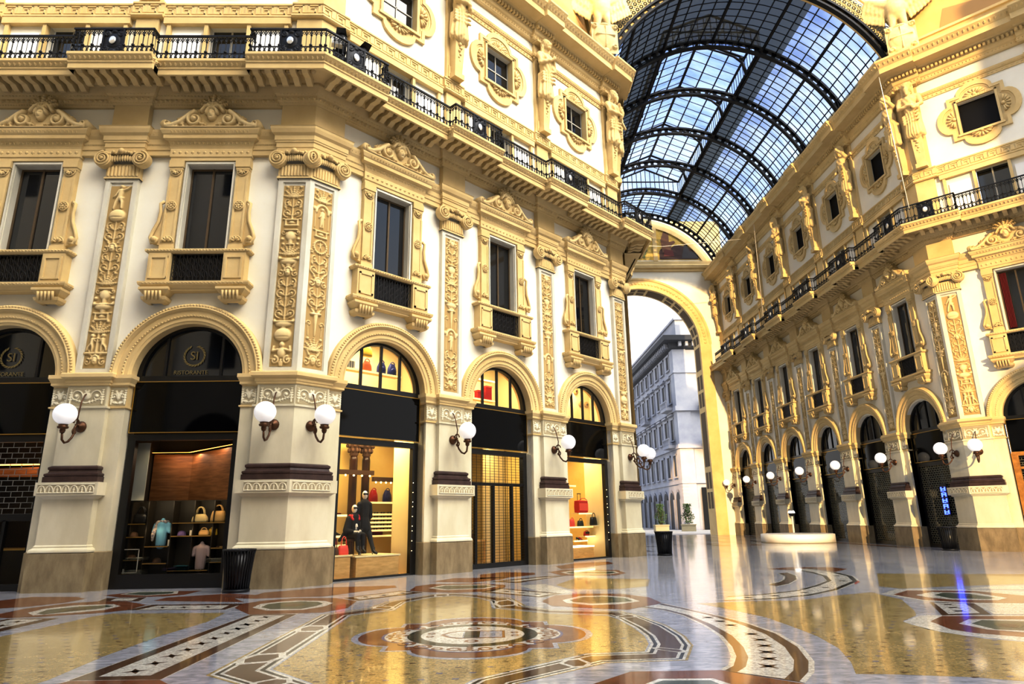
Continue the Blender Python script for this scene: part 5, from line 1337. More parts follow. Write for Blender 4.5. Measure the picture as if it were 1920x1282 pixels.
def bwin(face, u, z0, z1, w, ped, shut=False):
    mb = MB()
    if face == 's': f = lambda a, d, z: (a, -d, z)
    else: f = lambda a, d, z: (-d, a, z)
    def bx_(a, c, d0, d1, e, g): mb.add([f(a, d0, e), f(c, d0, e), f(c, d1, e), f(a, d1, e), f(a, d0, g), f(c, d0, g), f(c, d1, g), f(a, d1, g)], [(0, 1, 2, 3), (4, 5, 6, 7), (0, 1, 5, 4), (1, 2, 6, 5), (2, 3, 7, 6), (3, 0, 4, 7)])
    bx_(u - w - .25, u - w, 0, .12, z0 - .1, z1 + .2); bx_(u + w, u + w + .25, 0, .12, z0 - .1, z1 + .2); bx_(u - w - .25, u + w + .25, 0, .16, z1, z1 + .25); bx_(u - w - .35, u + w + .35, 0, .25, z0 - .25, z0 - .08)
    if ped: bx_(u - w - .45, u + w + .45, 0, .4, z1 + .45, z1 + .65)
    o = mb.build('window', 'bstone', b); m = MB(); m.add([f(u - w, .02, z0), f(u + w, .02, z0), f(u + w, .02, z1), f(u - w, .02, z1)], [(0, 1, 2, 3)]); m.build('pane', 'shutterb' if shut else 'bwin', o)
rowsz = [(6.4, 8.9, False), (10.9, 13.4, True), (15.6, 18.2, True), (19.9, 21.6, False)]
for z0, z1, pd in rowsz:
    for i in range(9): bwin('w', 2.6 + i * 3.1, z0, z1, .62, pd)
    for i in range(4): bwin('s', 4.2 + i * 4.2, z0, z1, .85, pd, True)
for u in (2.6, 15.0):
    for z in (10.1, 14.8):
        mb = MB(); mb.box(-1.1, 0, u - 1.5, u + 1.5, z - .35, z); mb.box(-1.1, -.95, u - 1.5, u + 1.5, z + .75, z + .9)
        for i in range(11): mb.lathe([(.06, z), (.1, z + .25), (.05, z + .6), (.07, z + .76)], (-1.02, u - 1.4 + i * .28, 0), 6)
        mb.build('balcony', 'bstone', b)
for z in (10.1, 14.8):
    mb = MB(); mb.box(2.6, 14, -1.1, 0, z - .4, z); mb.box(2.6, 14, -1.1, -.95, z + .8, z + .95)
    for i in range(40): mb.lathe([(.06, z), (.1, z + .25), (.05, z + .6), (.07, z + .8)], (2.8 + i * .28, -1.02, 0), 6)
    mb.build('balcony', 'bstone', b)
for i in range(9):
    u = 2.6 + i * 3.1; mb = MB(); mb.add([(-.03, u - .9, 0), (-.03, u + .9, 0)] + [(-.03, u + .9 * math.cos(t), 3.6 + .9 * math.sin(t)) for t in np.linspace(0, PI, 10)], [tuple(range(12))]); o = mb.build('shop_arch', 'bwin', b)
    mb = MB(); mb.add([p for t in np.linspace(0, PI, 14) for p in ((-.04, u + .9 * math.cos(t), 3.6 + .9 * math.sin(t)), (-.12, u + 1.2 * math.cos(t), 3.6 + 1.2 * math.sin(t)))], [(k * 2, k * 2 + 1, k * 2 + 3, k * 2 + 2) for k in range(13)])
    for s in (-1, 1): mb.box(-.12, 0, *sorted((u + s * .9, u + s * 1.2)), 0, 3.6)
    mb.build('arch_trim', 'bstone', o)
mb = MB(); mb.quad((2.1, -.17, 0), (14, -.17, 0), (14, -.17, 4.9), (2.1, -.17, 4.9)); o = mb.build('portico_opening', 'frame', b)
# a second, farther building closing the view
b2 = empty('distant_building', (-10, 135, 0)); tag(b2, 'pale low building far along the street behind the grey corner building', 'building')
MB().box(0, 34, 0, 10, 0, 9).build('walls', 'bstone', b2); MB().box(-.5, 34.5, -.5, 10, 9, 9.6).build('roof_edge', 'bdark', b2)

# planters
def make_planter():
    t = empty('potted_shrub'); r = random.Random(3); mb = MB(); mb.box(-.75, .75, -.35, .35, 0, .7); mb.box(-.8, .8, -.4, .4, .62, .74); mb.build('planter_box', 'planter', t)
    mb = MB()
    for i in range(900):
        a, u = r.uniform(0, 2 * PI), r.random(); z = .8 + 2.1 * r.random() ** .8; rad = (.95 - .22 * (z - .8)) * math.sqrt(u) * (.7 + .3 * math.sin(z * 5 + a * 2)); c = Vector((rad * math.cos(a) * 1.0, rad * math.sin(a) * .7, z))
        d = Vector((r.gauss(0, 1), r.gauss(0, 1), r.gauss(.5, .8))).normalized() * .16; s = d.orthogonal().normalized() * .05
        mb.add([c - d * .5, c + s, c + d * .5, c - s], [(0, 1, 2, 3)], 0)
    mb.build('foliage', 'leaf', t)
    mb = MB()
    for i in range(5): a = i * 1.25; mb.tube([(0.1 * math.cos(a), .1 * math.sin(a), .7), (.35 * math.cos(a), .25 * math.sin(a), 1.6), (.5 * math.cos(a + .3), .3 * math.sin(a), 2.5)], [.03, .02, .01], 5)
    mb.build('stem', 'bark', t); return t
M['planter'] = plain('stone_planter', (150, 142, 118), .8); M['leaf'] = stone('leaf_green', (44, 64, 30), (84, 104, 50), .6, 6, 0); M['bark'] = plain('bark', (84, 66, 46), .8)
pl = Proto(make_planter)
pl.at((17.6, 73.0, 0), .1, 1, 'dense dark green shrub in stone box beyond the arch, nearer the litter bin', 'potted plant', 'street planters')
pl.at((20.7, 73.5, 0), -.2, 1, 'loose lighter green shrub in stone box in front of the sunlit corner building', 'potted plant', 'street planters')

# ------------------------------------------------------------------ loose things on the floor
def make_bin(h=.98, r0=.27, r1=.37):
    t = empty('litter_bin'); mb = MB(); n = 28
    mb.lathe([(.001, .03), (r0 - .03, .03), (r1 - .03, h - .04), (r1 - .06, h - .04), (r0 - .06, .1)], (0, 0, 0), 28); mb.build('liner', 'frame', t)
    mb = MB()
    for i in range(n):
        a = 2 * PI * i / n; c, s = math.cos(a), math.sin(a); mb.tube([(r0 * c, r0 * s, .04), ((r0 + .02) * c, (r0 + .02) * s, .4), ((r1 - .03) * c, (r1 - .03) * s, h - .12), (r1 * c, r1 * s, h)], .021, 4)
    mb.build('slat_ring', 'iron', t)
    MB().lathe([(r0 - .02, 0), (r0 + .04, 0), (r0 + .04, .06), (r0, .09), (r0 - .02, 0)], (0, 0, 0), 28).build('base_ring', 'iron', t); MB().lathe([(r1 - .04, h - .03), (r1 + .015, h - .03), (r1 + .015, h), (r1 - .04, h), (r1 - .04, h - .03)], (0, 0, 0), 28).build('hoop', 'iron', t)
    return t
bn = Proto(make_bin)
bn.at((-6.28, 16.75, 0), 0, 1, 'black ribbed litter bin standing against the corner pier by the bag display', 'litter bin', 'black litter bins')
bn.at((7.05, 28.95, 0), 0, 1, 'black litter bin in front of the arcade mouth pier', 'litter bin', 'black litter bins')
bn.at((19.55, 29.25, 0), 0, 1, 'black litter bin beside the sunlit corner pier', 'litter bin', 'black litter bins')
bn.at((19.3, 58.3, 0), 0, 1, 'small dark litter bin at the foot of the exit arch jamb', 'litter bin', 'black litter bins')
# low round white platform and standing light
t = empty('round_platform', (17.85, 40.35, 0)); tag(t, 'low round white platform standing on the arcade floor', 'platform')
MB().lathe([(.001, .5), (1.98, .5), (2.06, .48), (2.06, .0), (1.9, 0)], n=72).build('drum', 'whiteglow', t)
MB().lathe([(2.05, .0), (2.075, .0), (2.075, .03), (2.05, .03), (2.05, .0)], n=72).build('joint_strip', 'planter', t)

t = empty('lamp_post', (14.62, 34.0, .0)); tag(t, 'slim steel standing lamp with flared head behind the round platform', 'standing lamp')
t.location = (18.72, 42.75, 0)
MB().lathe([(.001, .0), (.24, 0), (.24, .03), (.06, .06), (.055, 1.5), (.001, 1.5)], n=16).build('pole', 'white', t)
MB().lathe([(.03, 1.48), (.12, 1.52), (.2, 1.62), (.2, 1.68), (.001, 1.68)], n=16).build('head', 'iron', t)
mb = MB()
for i in range(5): a = 2 * PI * i / 5; mb.lathe([(.001, 1.84), (.05, 1.8), (.09, 1.7), (.001, 1.68)], (.13 * math.cos(a), .13 * math.sin(a), 0), 10)
mb.build('light_cluster', 'bulbw', t)
# ------------------------------------------------------------------ spotlights on the balcony corner
def make_spot():
    t = empty('balcony_spotlight'); MB().lathe([(.001, 0), (.16, 0), (.16, .22), (.001, .22)], n=18).build('base', 'iron', t)
    mb = MB()
    for s in (-1, 1): mb.tube([(s * .1, 0, .15), (s * .19, 0, .25), (s * .19, 0, .5)], .035, 6)
    mb.build('yoke', 'iron', t)
    mb = MB(); mb.lathe([(.001, -.3), (.12, -.28), (.16, -.12), (.16, .14), (.185, .26), (.15, .38), (.08, .43), (.001, .44)], n=20); k = 0
    for i in range(len(mb.v)): x, y, z = mb.v[i]; mb.v[i] = (x, y * .94 - z * .34, z * .94 + y * .34 + .6)
    mb.build('head', 'iron', t)
    MB().lathe([(.001, .05), (.1, .05), (.13, .02), (.14, -.03)], (0, -.19, .78), 16, 0, 'y').build('lens', 'mirror', t); MB().add([(-.17, -.16, .9), (.17, -.16, .9), (.13, -.42, 1.0), (-.13, -.42, 1.0), (0, -.12, 1.06)], [(0, 1, 2, 3), (0, 3, 4), (1, 4, 2), (2, 4, 3)]).build('hood', 'iron', t); return t
sp = Proto(make_spot)
for s, a, lab in ((.16, .2, 'hooded black spotlight behind the corner railing, higher of the pair'), (.85, PI / 4, 'black spotlight behind the oval disc of the corner railing, next to the hooded one')):
    n = .98; x = wp('NW', s, -n, 14.66 + (.25 if s < .5 else .2)); sp.at(x, a, 1, lab, 'spotlight', 'balcony spotlights')
t = empty('speaker_box', wp('NW', -.12, -1.22, 15.3), .3); tag(t, 'small white box fixed to the corner railing next to the spotlights', 'box'); MB().box(-.16, .16, -.1, .1, 0, .24).build('case', 'white', t); MB().box(-.03, .03, .08, .14, -.3, .1).build('clamp', 'iron', t)
# hanging cables
t = MB().tube([(XR - .93, YN - .2, 23.3), (XR - 1.2, YN - 1.0, 15.3)], .018, 5).build('hanging_cable', 'white'); tag(t, 'thin pale cable hanging from the cornice past the corner statues', 'cable')
t = MB().tube([(XR - .8, YN + 17, 23.0), (XR - 1.1, YN + 16.6, 15.5)], .015, 5).build('hanging_cable', 'white'); tag(t, 'thin pale cable hanging beside an arcade statue farther down the wall', 'cable')
t = MB().tube([(XL + 1.1, YN + 19.5, 22.6), (AX, YN + 19.5, 22.3), (XR - .9, YN + 19.5, 22.9)], .02, 5).build('cross_cable', 'whiteglow'); tag(t, 'thin cable strung across the arcade under the vault', 'cable')
# lettering
def text(body, size, parent, loc, mat, nm='lettering', ext=.004):
    cu = bpy.data.curves.new(nm, 'FONT'); cu.body = body; cu.size = size; cu.align_x = 'CENTER'; cu.extrude = ext; o = bpy.data.objects.new(nm, cu); COL.objects.link(o)
    o.rotation_euler = (PI / 2, 0, 0); o.location = loc; dg = bpy.context.evaluated_depsgraph_get(); me = bpy.data.meshes.new_from_object(o.evaluated_get(dg)); bpy.data.objects.remove(o)
    me.materials.clear(); me.materials.append(M[mat]); q = link(nm, me, parent, loc); q.rotation_euler = (PI / 2, 0, 0); return q
def find(label):
    for o in SC.objects:
        if o.get('label') == label: return o
for k in (0, 1):
    s = find(desc_arch[('W', k)][1])
    text('SI', .34, s, (0, .38, 6.02), 'goldpaint', 'monogram'); text('RISTORANTE', .16, s, (-.05, .38, 5.6), 'goldpaint')
    mb = MB()
    for i in range(22):
        a = 2 * PI * i / 22 + .1
        if abs(a - PI / 2) < .25: continue
        c = Vector((.28 * math.cos(a), .385, 6.13 + .28 * math.sin(a))); d = Vector((-math.sin(a + .5), 0, math.cos(a + .5))) * .07; q = Vector((math.cos(a + .5), 0, math.sin(a + .5))) * .026
        mb.add([c - d, c + q, c + d, c - q], [(0, 1, 2, 3)])
    mb.build('laurel_wreath', 'goldpaint', s)
# vertical blue neon sign in the first arcade shop
M['blueneon'] = plain('blue_neon', (60, 80, 255), .4, emit=(60, 80, 255), es=6)
t = empty('neon_sign', wp('N', am[0] + .35, .32, 1.5), -PI / 2); tag(t, 'vertical blue lit sign hanging inside the first arcade shop shutter', 'sign')
mb = MB()
for i in range(5):
    z = i * .26
    for a, b_, c, d in ((-.16, -.1, 0, .2), (.1, .16, .02, .2), (-.1, .1, .09, .13), (-.1, .12, .17, .21) if i % 2 else (-.05, .05, 0, .04)): mb.box(a, b_, -.02, .0, z + c, z + d)
mb.build('lit_strokes', 'blueneon', t); MB().box(-.22, .22, .005, .03, -.05, 1.4).build('backing_board', 'frame', t)
# curtain and gilded frame on the corner face
M['redcloth'] = plain('dark_red_cloth', (120, 30, 28), .8); M['giltwood'] = stone('gilt_wood', (150, 104, 44), (186, 136, 66), .4, 5, .05)
t = empty('red_curtain', wp('NE', em[0], .25, 9.2), -PI / 4); tag(t, 'dark red curtain drawn inside the window of the sunlit corner face', 'curtain')
mb = MB(); P = [(-.6 + .25 * i / 20, .03 * math.sin(i * 1.6)) for i in range(21)]; mb.sweep(P, [(0, .1), (0, 2.6)]); mb.build('drape', 'redcloth', t)
s = find(desc_arch[('NE', 0)][1])
mb = MB()
for a, b_ in ((-1.52, -1.28), (1.28, 1.52)): mb.box(a, b_, .26, .36, 0, 3.95)
mb.box(-1.5, 1.5, .26, .36, 3.85, 4.02); mb.box(-1.5, 1.5, .26, .36, 3.3, 3.4); mb.build('gilt_frame', 'giltwood', s)
# ------------------------------------------------------------------ shop interiors
M['warmwall'] = stone('warm_shop_wall', (228, 204, 130), (236, 214, 148), .6, .8, .02, 20)
M['paleyellow'] = stone('pale_shop_panel', (240, 226, 180), (246, 234, 192), .5, .8, .02, 20)
M['shopwood'] = stone('oiled_wood', (104, 68, 42), (140, 98, 62), .45, 3, .05, 30, streak=(.6, .6, 6))
M['honeywood'] = stone('honey_wood', (204, 164, 98), (224, 188, 122), .4, 3, .03, 30, streak=(1, 1, 5))
M['darkshelf'] = plain('dark_shelf', (40, 34, 24), .5); M['brass'] = plain('brass_edge', (212, 170, 90), .3, .7)
M['darkwall'] = plain('dark_shop_wall', (30, 24, 20), .7); M['leddy'] = plain('warm_strip_light', (255, 190, 100), .4, emit=(255, 170, 80), es=5); M['whitelit'] = plain('white_light_panel', (255, 255, 250), .4, emit=(255, 245, 220), es=3)
M['palescreen'] = plain('pale_screen', (196, 200, 192), .6); M['skin'] = plain('white_dummy', (238, 234, 226), .3); M['blackcloth'] = plain('black_cloth', (16, 16, 20), .8); M['greycloth'] = plain('charcoal_cloth', (46, 46, 46), .8); M['redc'] = plain('red_leather', (188, 30, 34), .45)
M['coral'] = plain('coral_leather', (226, 84, 66), .45); M['navy'] = plain('navy_leather', (36, 44, 110), .45); M['blackleather'] = plain('black_leather', (24, 24, 26), .35); M['olive'] = plain('dark_green_leather', (48, 52, 42), .4); M['tanl'] = plain('tan_leather', (196, 164, 104), .5); M['beige'] = plain('beige_canvas', (206, 190, 140), .7)
M['yellowl'] = plain('yellow_leather', (226, 190, 60), .5); M['lightblue'] = plain('light_blue_cloth', (112, 172, 206), .8); M['pinkgrey'] = plain('pale_pink_cloth', (198, 178, 178), .8); M['purple'] = plain('purple_cloth', (92, 74, 126), .8); M['teal'] = plain('teal_cloth', (40, 110, 128), .8); M['paperw'] = plain('white_card', (232, 230, 216), .7); M['brownc'] = plain('brown_cloth', (84, 58, 38), .8); M['orange'] = plain('orange_leather', (226, 120, 50), .45); M['floral'] = stone('patterned_scarf', (60, 70, 110), (206, 196, 180), .8, 26, 0)
M['litedge'] = plain('lit_shelf_edge', (250, 236, 196), .5, emit=(255, 225, 150), es=.7); M['colwood'] = stone('dark_column_marble', (40, 22, 15), (64, 38, 24), .25, 5, .02, 30, streak=(1, 1, .3))

def lp(kind, xc): return lambda x, y, z: wp(kind, xc + x, y, z)
def room(name, kind, xc, x0, x1, y0, y1, z0, z1, wall, fl, ce, front=False):
    mb = MB(); a = .0
    mb.quad((x0, y1, z0), (x1, y1, z0), (x1, y1, z1), (x0, y1, z1), 0); mb.quad((x0, y0, z0), (x0, y1, z0), (x0, y1, z1), (x0, y0, z1), 0); mb.quad((x1, y0, z0), (x1, y1, z0), (x1, y1, z1), (x1, y0, z1), 0)
    mb.quad((x0, y0, z0), (x1, y0, z0), (x1, y1, z0), (x0, y1, z0), 1); mb.quad((x0, y0, z1), (x1, y0, z1), (x1, y1, z1), (x0, y1, z1), 2)
    return tag(mb.build(name, [wall, fl, ce], loc=wp(kind, xc), rotz=rot(kind)), kind='structure')
def area(kind, xc, x, y, z, e, sx, sy, col=(1, .78, .42), d=(0, 0, -1)):
    l = bpy.data.lights.new('ceiling_light', 'AREA'); l.energy = e; l.color = col; l.shape = 'RECTANGLE'; l.size = sx; l.size_y = sy
    o = bpy.data.objects.new('ceiling_light', l); COL.objects.link(o); o.location = wp(kind, xc + x, y, z); o.rotation_euler = (0, 0, rot(kind))
    if d != (0, 0, -1): o.rotation_euler = Vector(d).to_track_quat('-Z', 'Y').to_euler()

def at(t, kind, xc, x, y, z, a=0): t.location = wp(kind, xc + x, y, z); t.rotation_euler = (0, 0, rot(kind) + a); return t
def bag(w, h, d, mat, hh=.2, handles=1, flap=None, taper=.82, name='handbag'):
    t = empty(name); mb = MB(); n = 20; rows = []
    for k, (z, s) in enumerate(((0, .9), (.03, 1), (.25, 1.02), (.6, .95), (.92, taper), (1, taper * .92), (1, .02))):
        rows.append([(w / 2 * s * math.copysign(abs(math.cos(a)) ** .5, math.cos(a)), d / 2 * (s if k < 5 else s * .7) * math.copysign(abs(math.sin(a)) ** .7, math.sin(a)), z * h) for a in [2 * PI * i / n for i in range(n)]])
    mb.add([p for r in rows for p in r], [(i * n + j, i * n + (j + 1) % n, i * n + n + (j + 1) % n, i * n + n + j) for i in range(6) for j in range(n)] + [tuple(range(n))[::-1]], 0, True); mb.build('body', mat, t)
    for i in range(handles):
        y = (-1 if i == 0 else 1) * d * .18; MB().tube([(w * .26 * math.cos(a), y, h * .94 + hh * math.sin(a)) for a in np.linspace(0, PI, 11)], .014, 6).build('handle', mat, t)
    if flap: MB().box(-w * .36, w * .36, -d / 2 - .012, -d / 2 + .02, h * .45, h * .9).build('flap', flap, t)
    return t
def backpack(mat):
    t = bag(.3, .4, .2, mat, .08, 1, None, .6, 'backpack'); MB().ball((0, -.1, .14), .11, 8, 0, (1, .5, 1)).build('front_pocket', mat, t); return t
def cap_(mat):
    t = empty('cap'); MB().lathe([(.001, .13), (.06, .12), (.1, .08), (.115, 0)], n=18).build('crown', mat, t); MB().add([(.1 * math.cos(a), -.1 - .0 + .1 * -math.sin(a) * 1.0, .005) for a in np.linspace(0, PI, 8)], [tuple(range(8))]).build('peak', mat, t); return t
def folded(mat, w=.3, n=3, name='folded_garment'):
    t = empty(name)
    for i in range(n): 
        mb = MB(); z = i * .028; mb.sweep([(-w / 2, .1), (w / 2, .1), (w / 2, -.1), (-w / 2, -.1)], [(-.1, z), (0, z + .003), (.006, z + .014), (0, z + .025), (-.1, z + .026)], closed=True); mb.build('layer', mat, t)
    return t
def torso(mat, scarf=None):
    t = empty('torso_form'); o = fuse('torso', [((0, 0, .05), (0, 0, .35), .13, .14), ((0, 0, .35), (0, 0, .52), .145, .15), ((-.13, 0, .55), (.13, 0, .55), .075, .075), ((0, 0, .58), (0, 0, .68), .055, .05), ((-.17, 0, .54), (-.21, .0, .38), .065, .06), ((.17, 0, .54), (.21, 0, .38), .065, .06)], mat, .014); o.parent = t
    if scarf: s = fuse('scarf', [((-.09, -.06, .62), (.1, -.05, .63), .05, .05), ((-.1, .06, .62), (.1, .06, .62), .05, .05), ((-.1, -.06, .6), (-.16, -.14, .3), .06, .05), ((-.16, -.14, .3), (-.17, -.12, .15), .05, .03)], scarf, .016); s.parent = t
    MB().lathe([(.001, 0), (.12, 0), (.12, .02), (.02, .03), (.02, .08)], n=16).build('stand', 'frame', t); return t
def card(w=.1, h=.14):
    t = empty('price_card'); MB().box(-w / 2, w / 2, -.006, .006, 0, h).build('sheet', 'paperw', t); MB().box(-w / 3, w / 3, 0, .05, 0, .008).build('foot', 'frame', t); return t
def T(o, label, cat, group=None): return tag(o, label, cat, group)

# ---------- restaurant window (bag display)
K, X = 'W', wm[0]
room('wall_restaurant_room', K, X, -1.95, 1.75, .55, 2.9, .02, 5.3, 'darkwall', 'darkshelf', 'darkwall')
mb = MB(); mb.quad((-1.9, 2.6, 1.9), (-.75, 2.6, 1.9), (-.75, 2.6, 3.62), (-1.9, 2.6, 3.62)); mb.quad((-.75, 2.6, 1.9), (1.7, .75, 1.9), (1.7, .75, 3.72), (-.75, 2.6, 3.62)); q = mb.build('wall_wood_panel', 'shopwood', loc=wp(K, X), rotz=rot(K)); tag(q, kind='structure')
mb = MB(); mb.add([(-1.9, 2.5, 3.66), (-.78, 2.5, 3.66), (1.6, .72, 3.76), (1.6, .66, 3.76), (-.8, 2.42, 3.66), (-1.9, 2.42, 3.66)], [(0, 1, 4, 5), (1, 2, 3, 4)]); t = mb.build('cove_light', 'leddy', loc=wp(K, X), rotz=rot(K)); tag(t, 'warm strip light along the top of the wooden restaurant wall', 'light')
area(K, X, -.9, 2.3, 3.6, 8, 1.0, .1, (1, .78, .52)); area(K, X, .3, 1.5, 3.7, 10, 1.6, .15, (1, .78, .52)); area(K, X, 0, .75, 3.6, 7, 2.2, .2, (1, .8, .5))
t = at(empty('pale_screen'), K, X, -1.5, .95, 0); T(t, 'tall pale upright screen beside the wood wall in the restaurant window', 'screen'); MB().box(-.28, .3, 0, .03, 2.22, 3.78).build('sheet', 'palescreen', t); MB().box(-.3, .32, -.01, .04, 2.18, 2.22).build('foot_rail', 'frame', t)
u = at(empty('display_shelving'), K, X, 0, 1.28, .3); T(u, 'dark shelving with brass edges filling the lower restaurant window', 'shelving')
MB().box(-1.85, 1.4, .02, .05, 0, 1.92).build('back_panel', 'darkshelf', u)
for x in (-1.85, -1.45, -1.02, -.35, .22, .75, 1.38): MB().box(x - .012, x + .012, -.34, .03, 0, 1.9).build('upright', 'darkshelf', u)
for x0, x1, z in ((-1.83, -1.05, 1.31), (-1.83, -1.05, .97), (-1.83, -1.05, .38), (-1.83, -1.05, 0.03), (-1.0, -.38, .29), (-1.0, -.38, .72), (-.33, 1.36, 1.32), (-.33, .73, .98), (.77, 1.36, .66), (.77, 1.36, .3), (-.33, .73, .1), (-1.0, 1.36, .0)):
    s = MB().box(x0, x1, -.36, .02, z - .02, z).build('shelf', 'darkshelf', u); MB().box(x0, x1, -.37, -.36, z - .022, z + .002).build('brass_edge', 'brass', s)
Zs = lambda z: .3 + z
def put(o, x, z, lab, cat, grp=None, a=0, y=1.08): return T(at(o, K, X, x, y, z, a), lab, cat, grp)
gB = 'bags in the restaurant window'
put(bag(.4, .26, .18, 'blackleather', .2, 2), -1.27, Zs(1.312), 'black handbag on the top shelf of the restaurant window, farthest from the bin', 'bag', gB)
put(bag(.42, .22, .2, 'beige', .2, 2, None, .7), .33, Zs(1.322), 'pale beige bowling bag with tall round handles in the restaurant window', 'bag', gB)
put(bag(.4, .3, .2, 'tanl', .17, 2), .82, Zs(1.322), 'tan tote bag with draped scarf next to the beige bowling bag', 'bag', gB)
put(bag(.28, .15, .14, 'tanl', .06, 1, None, .7), .48, Zs(.982), 'small tan pouch on the second shelf under the beige bowling bag', 'bag', gB)
put(bag(.24, .17, .12, 'yellowl', .05, 1, 'yellowl', .9), .80 - .13, Zs(.982), 'bright yellow purse next to the tan pouch', 'bag', gB, 0, 1.2)
put(torso('lightblue', 'floral'), -.66, Zs(.722), 'light blue T-shirt with patterned scarf on a torso form', 'torso form', 'torso forms')
put(torso('pinkgrey'), .46, Zs(.102), 'pale pink jacket on a torso form low in the restaurant window', 'torso form', 'torso forms')
put(cap_('purple'), -.12, Zs(.982), 'purple cap on the second shelf of the restaurant window', 'cap')
put(cap_('brownc'), -1.4, Zs(.972), 'brown cap on the narrow shelf under the black handbag', 'cap'); put(cap_('brownc'), -1.38, Zs(.382), 'brown cap inside the white square outline', 'cap'); put(cap_('brownc'), -.7, Zs(.292), 'brown cap below the light blue T-shirt form', 'cap')
put(folded('paperw', .26, 3), -1.22, Zs(.972 - .25) if False else Zs(.032), 'white folded garments at the bottom of the white square outline', 'folded clothes'); put(folded('paperw', .26, 2), -1.2, Zs(.382) + .0, 'white folded garments beside the cap inside the white square outline', 'folded clothes', None, 0, 1.02); put(folded('paperw', .3, 3), .92, Zs(.302), 'white folded garments on the dark shelf beside the litter bin', 'folded clothes')
put(folded('teal', .26, 4), .02, Zs(.102), 'teal folded knitwear at the foot of the pink jacket form', 'folded clothes'); put(folded('purple', .26, 2), -.24, Zs(.102), 'purple folded knitwear beside the teal pile', 'folded clothes')
t = empty('belt'); 
for i in range(4): MB().lathe([(.05 + .01 * i, 0), (.06 + .01 * i, 0), (.06 + .01 * i, .03), (.05 + .01 * i, .03), (.05 + .01 * i, 0)], (-.15 + .1 * i, 0, 0), 14).build('coil', 'tanl' if i % 2 else 'brownc', t)
put(t, 1.05, Zs(.662), 'coiled tan belts on the shelf above the white folded garments', 'belts')
put(card(), .14, Zs(.982), 'small white card on the second shelf between cap and pouch', 'card'); put(card(.1, .16), -.42, Zs(.722), 'small white card at the foot of the blue T-shirt form', 'card'); put(card(.08, .12), -1.5, Zs(.032), 'small card at the bottom corner of the white outline', 'card', None, 0, 1.0)
put(cap_('yellowl'), -.45, Zs(1.322) - .0, 'mustard cap on the top shelf beside the dark column', 'cap') if False else None
t = at(empty('white_outline'), K, X, -1.32, .62, .62); T(t, 'thin white square outline fixed on the restaurant window glass', 'frame'); mb = MB()
for a_, b_, c_, d_ in ((-.42, .36, .0, .02), (-.42, .36, .58, .6), (-.42, -.4, 0, .6), (.34, .36, 0, .6)): mb.box(a_, b_, -.005, .005, c_ - .25, d_ - .25)
mb.build('outline', 'paperw', t)
area(K, X, 0, .7, 2.15, 5, 2.6, .1, (1, .75, .42), (0, 1, -.8)); area(K, X, -.1, .8, 1.45, 2.5, 2.6, .05, (1, .72, .4), (0, 1, -.8))

# ---------- restaurant door behind the grille
K, X = 'W', wm[1]
room('wall_restaurant_entry', K, X, -1.9, 1.8, .55, 2.9, .02, 5.3, 'darkwall', 'darkshelf', 'darkwall')
area(K, X, .2, 2.0, 3.5, 7, 1.5, .1, (1, .62, .3))
t = at(empty('hanging_wood_beam'), K, X, .0, 2.0, 3.0); T(t, 'orange-lit wooden beam behind the grilled restaurant door', 'beam'); MB().add([(-1.8, .3, .0), (1.7, .0, -.05), (1.7, .0, .3), (-1.8, .3, .22)], [(0, 1, 2, 3)]).build('plank', 'shopwood', t); MB().box(-1.7, 1.6, -.1, .0, .3, .33).build('strip_light', 'leddy', t)
t = at(empty('lit_counter'), K, X, .2, 1.6, 0); T(t, 'dark counter with gold-lit edge behind the grilled restaurant door', 'counter'); MB().box(-1.2, 1.2, 0, .7, .02, .95).build('body', 'darkshelf', t); MB().box(-1.25, 1.25, -.05, .75, .95, 1.0).build('top', 'brass', t)

# ---------- fashion shop: three lit rooms and their mezzanines
for i, (x0, x1, dp) in enumerate(((-1.7, 2.45, 2.9), (-2.3, 2.3, 4.4), (-2.3, 2.2, 3.6))):
    X = nwm[i]; room('wall_fashion_shop', 'NW', X, x0, x1, .55, dp, .02, 5.2, 'warmwall', 'honeywood', 'warmwall')
    room('wall_mezzanine', 'NW', X, max(x0, -1.7), x1, .55, 1.7 if i == 2 else min(dp, 2.6), 5.25, 7.7, 'paleyellow', 'honeywood', 'paleyellow')
    area('NW', X, .2, 1.5, 4.4 if i != 2 else 4.6, (120, 80, 105)[i], 2.4, 1.4, (1, .8, .44)); area('NW', X, .1, 1.2, 7.5, (85, 80, 75)[i], 2.0, 1.0, (1, .9, .7))
K, X = 'NW', nwm[0]
def put(o, x, y, z, lab, cat, grp=None, a=0): return T(at(o, K, X, x, y, z, a), lab, cat, grp)
tag(MB().box(1.48, 1.6, .56, 1.6, .02, 4.6).build('wall_side_panel', 'paleyellow', loc=wp(K, X), rotz=rot(K)), kind='structure')
t = put(empty('display_plinth'), .3, 1.1, .02, 'honey wood display plinth carrying the standing dummy', 'plinth'); MB().box(-.75, .75, -.5, .6, 0, .56).build('body', 'honeywood', t); MB().box(-.8, .8, -.52, .62, .56, .6).build('top', 'paleyellow', t)
t = put(empty('display_counter'), -1.05, 1.2, .02, 'low honey wood counter with bags at the pier end of the dummy window', 'counter'); MB().box(-.5, .5, -.45, .5, 0, .6).build('body', 'honeywood', t); MB().box(-.54, .54, -.48, .52, .6, .64).build('top', 'paleyellow', t)
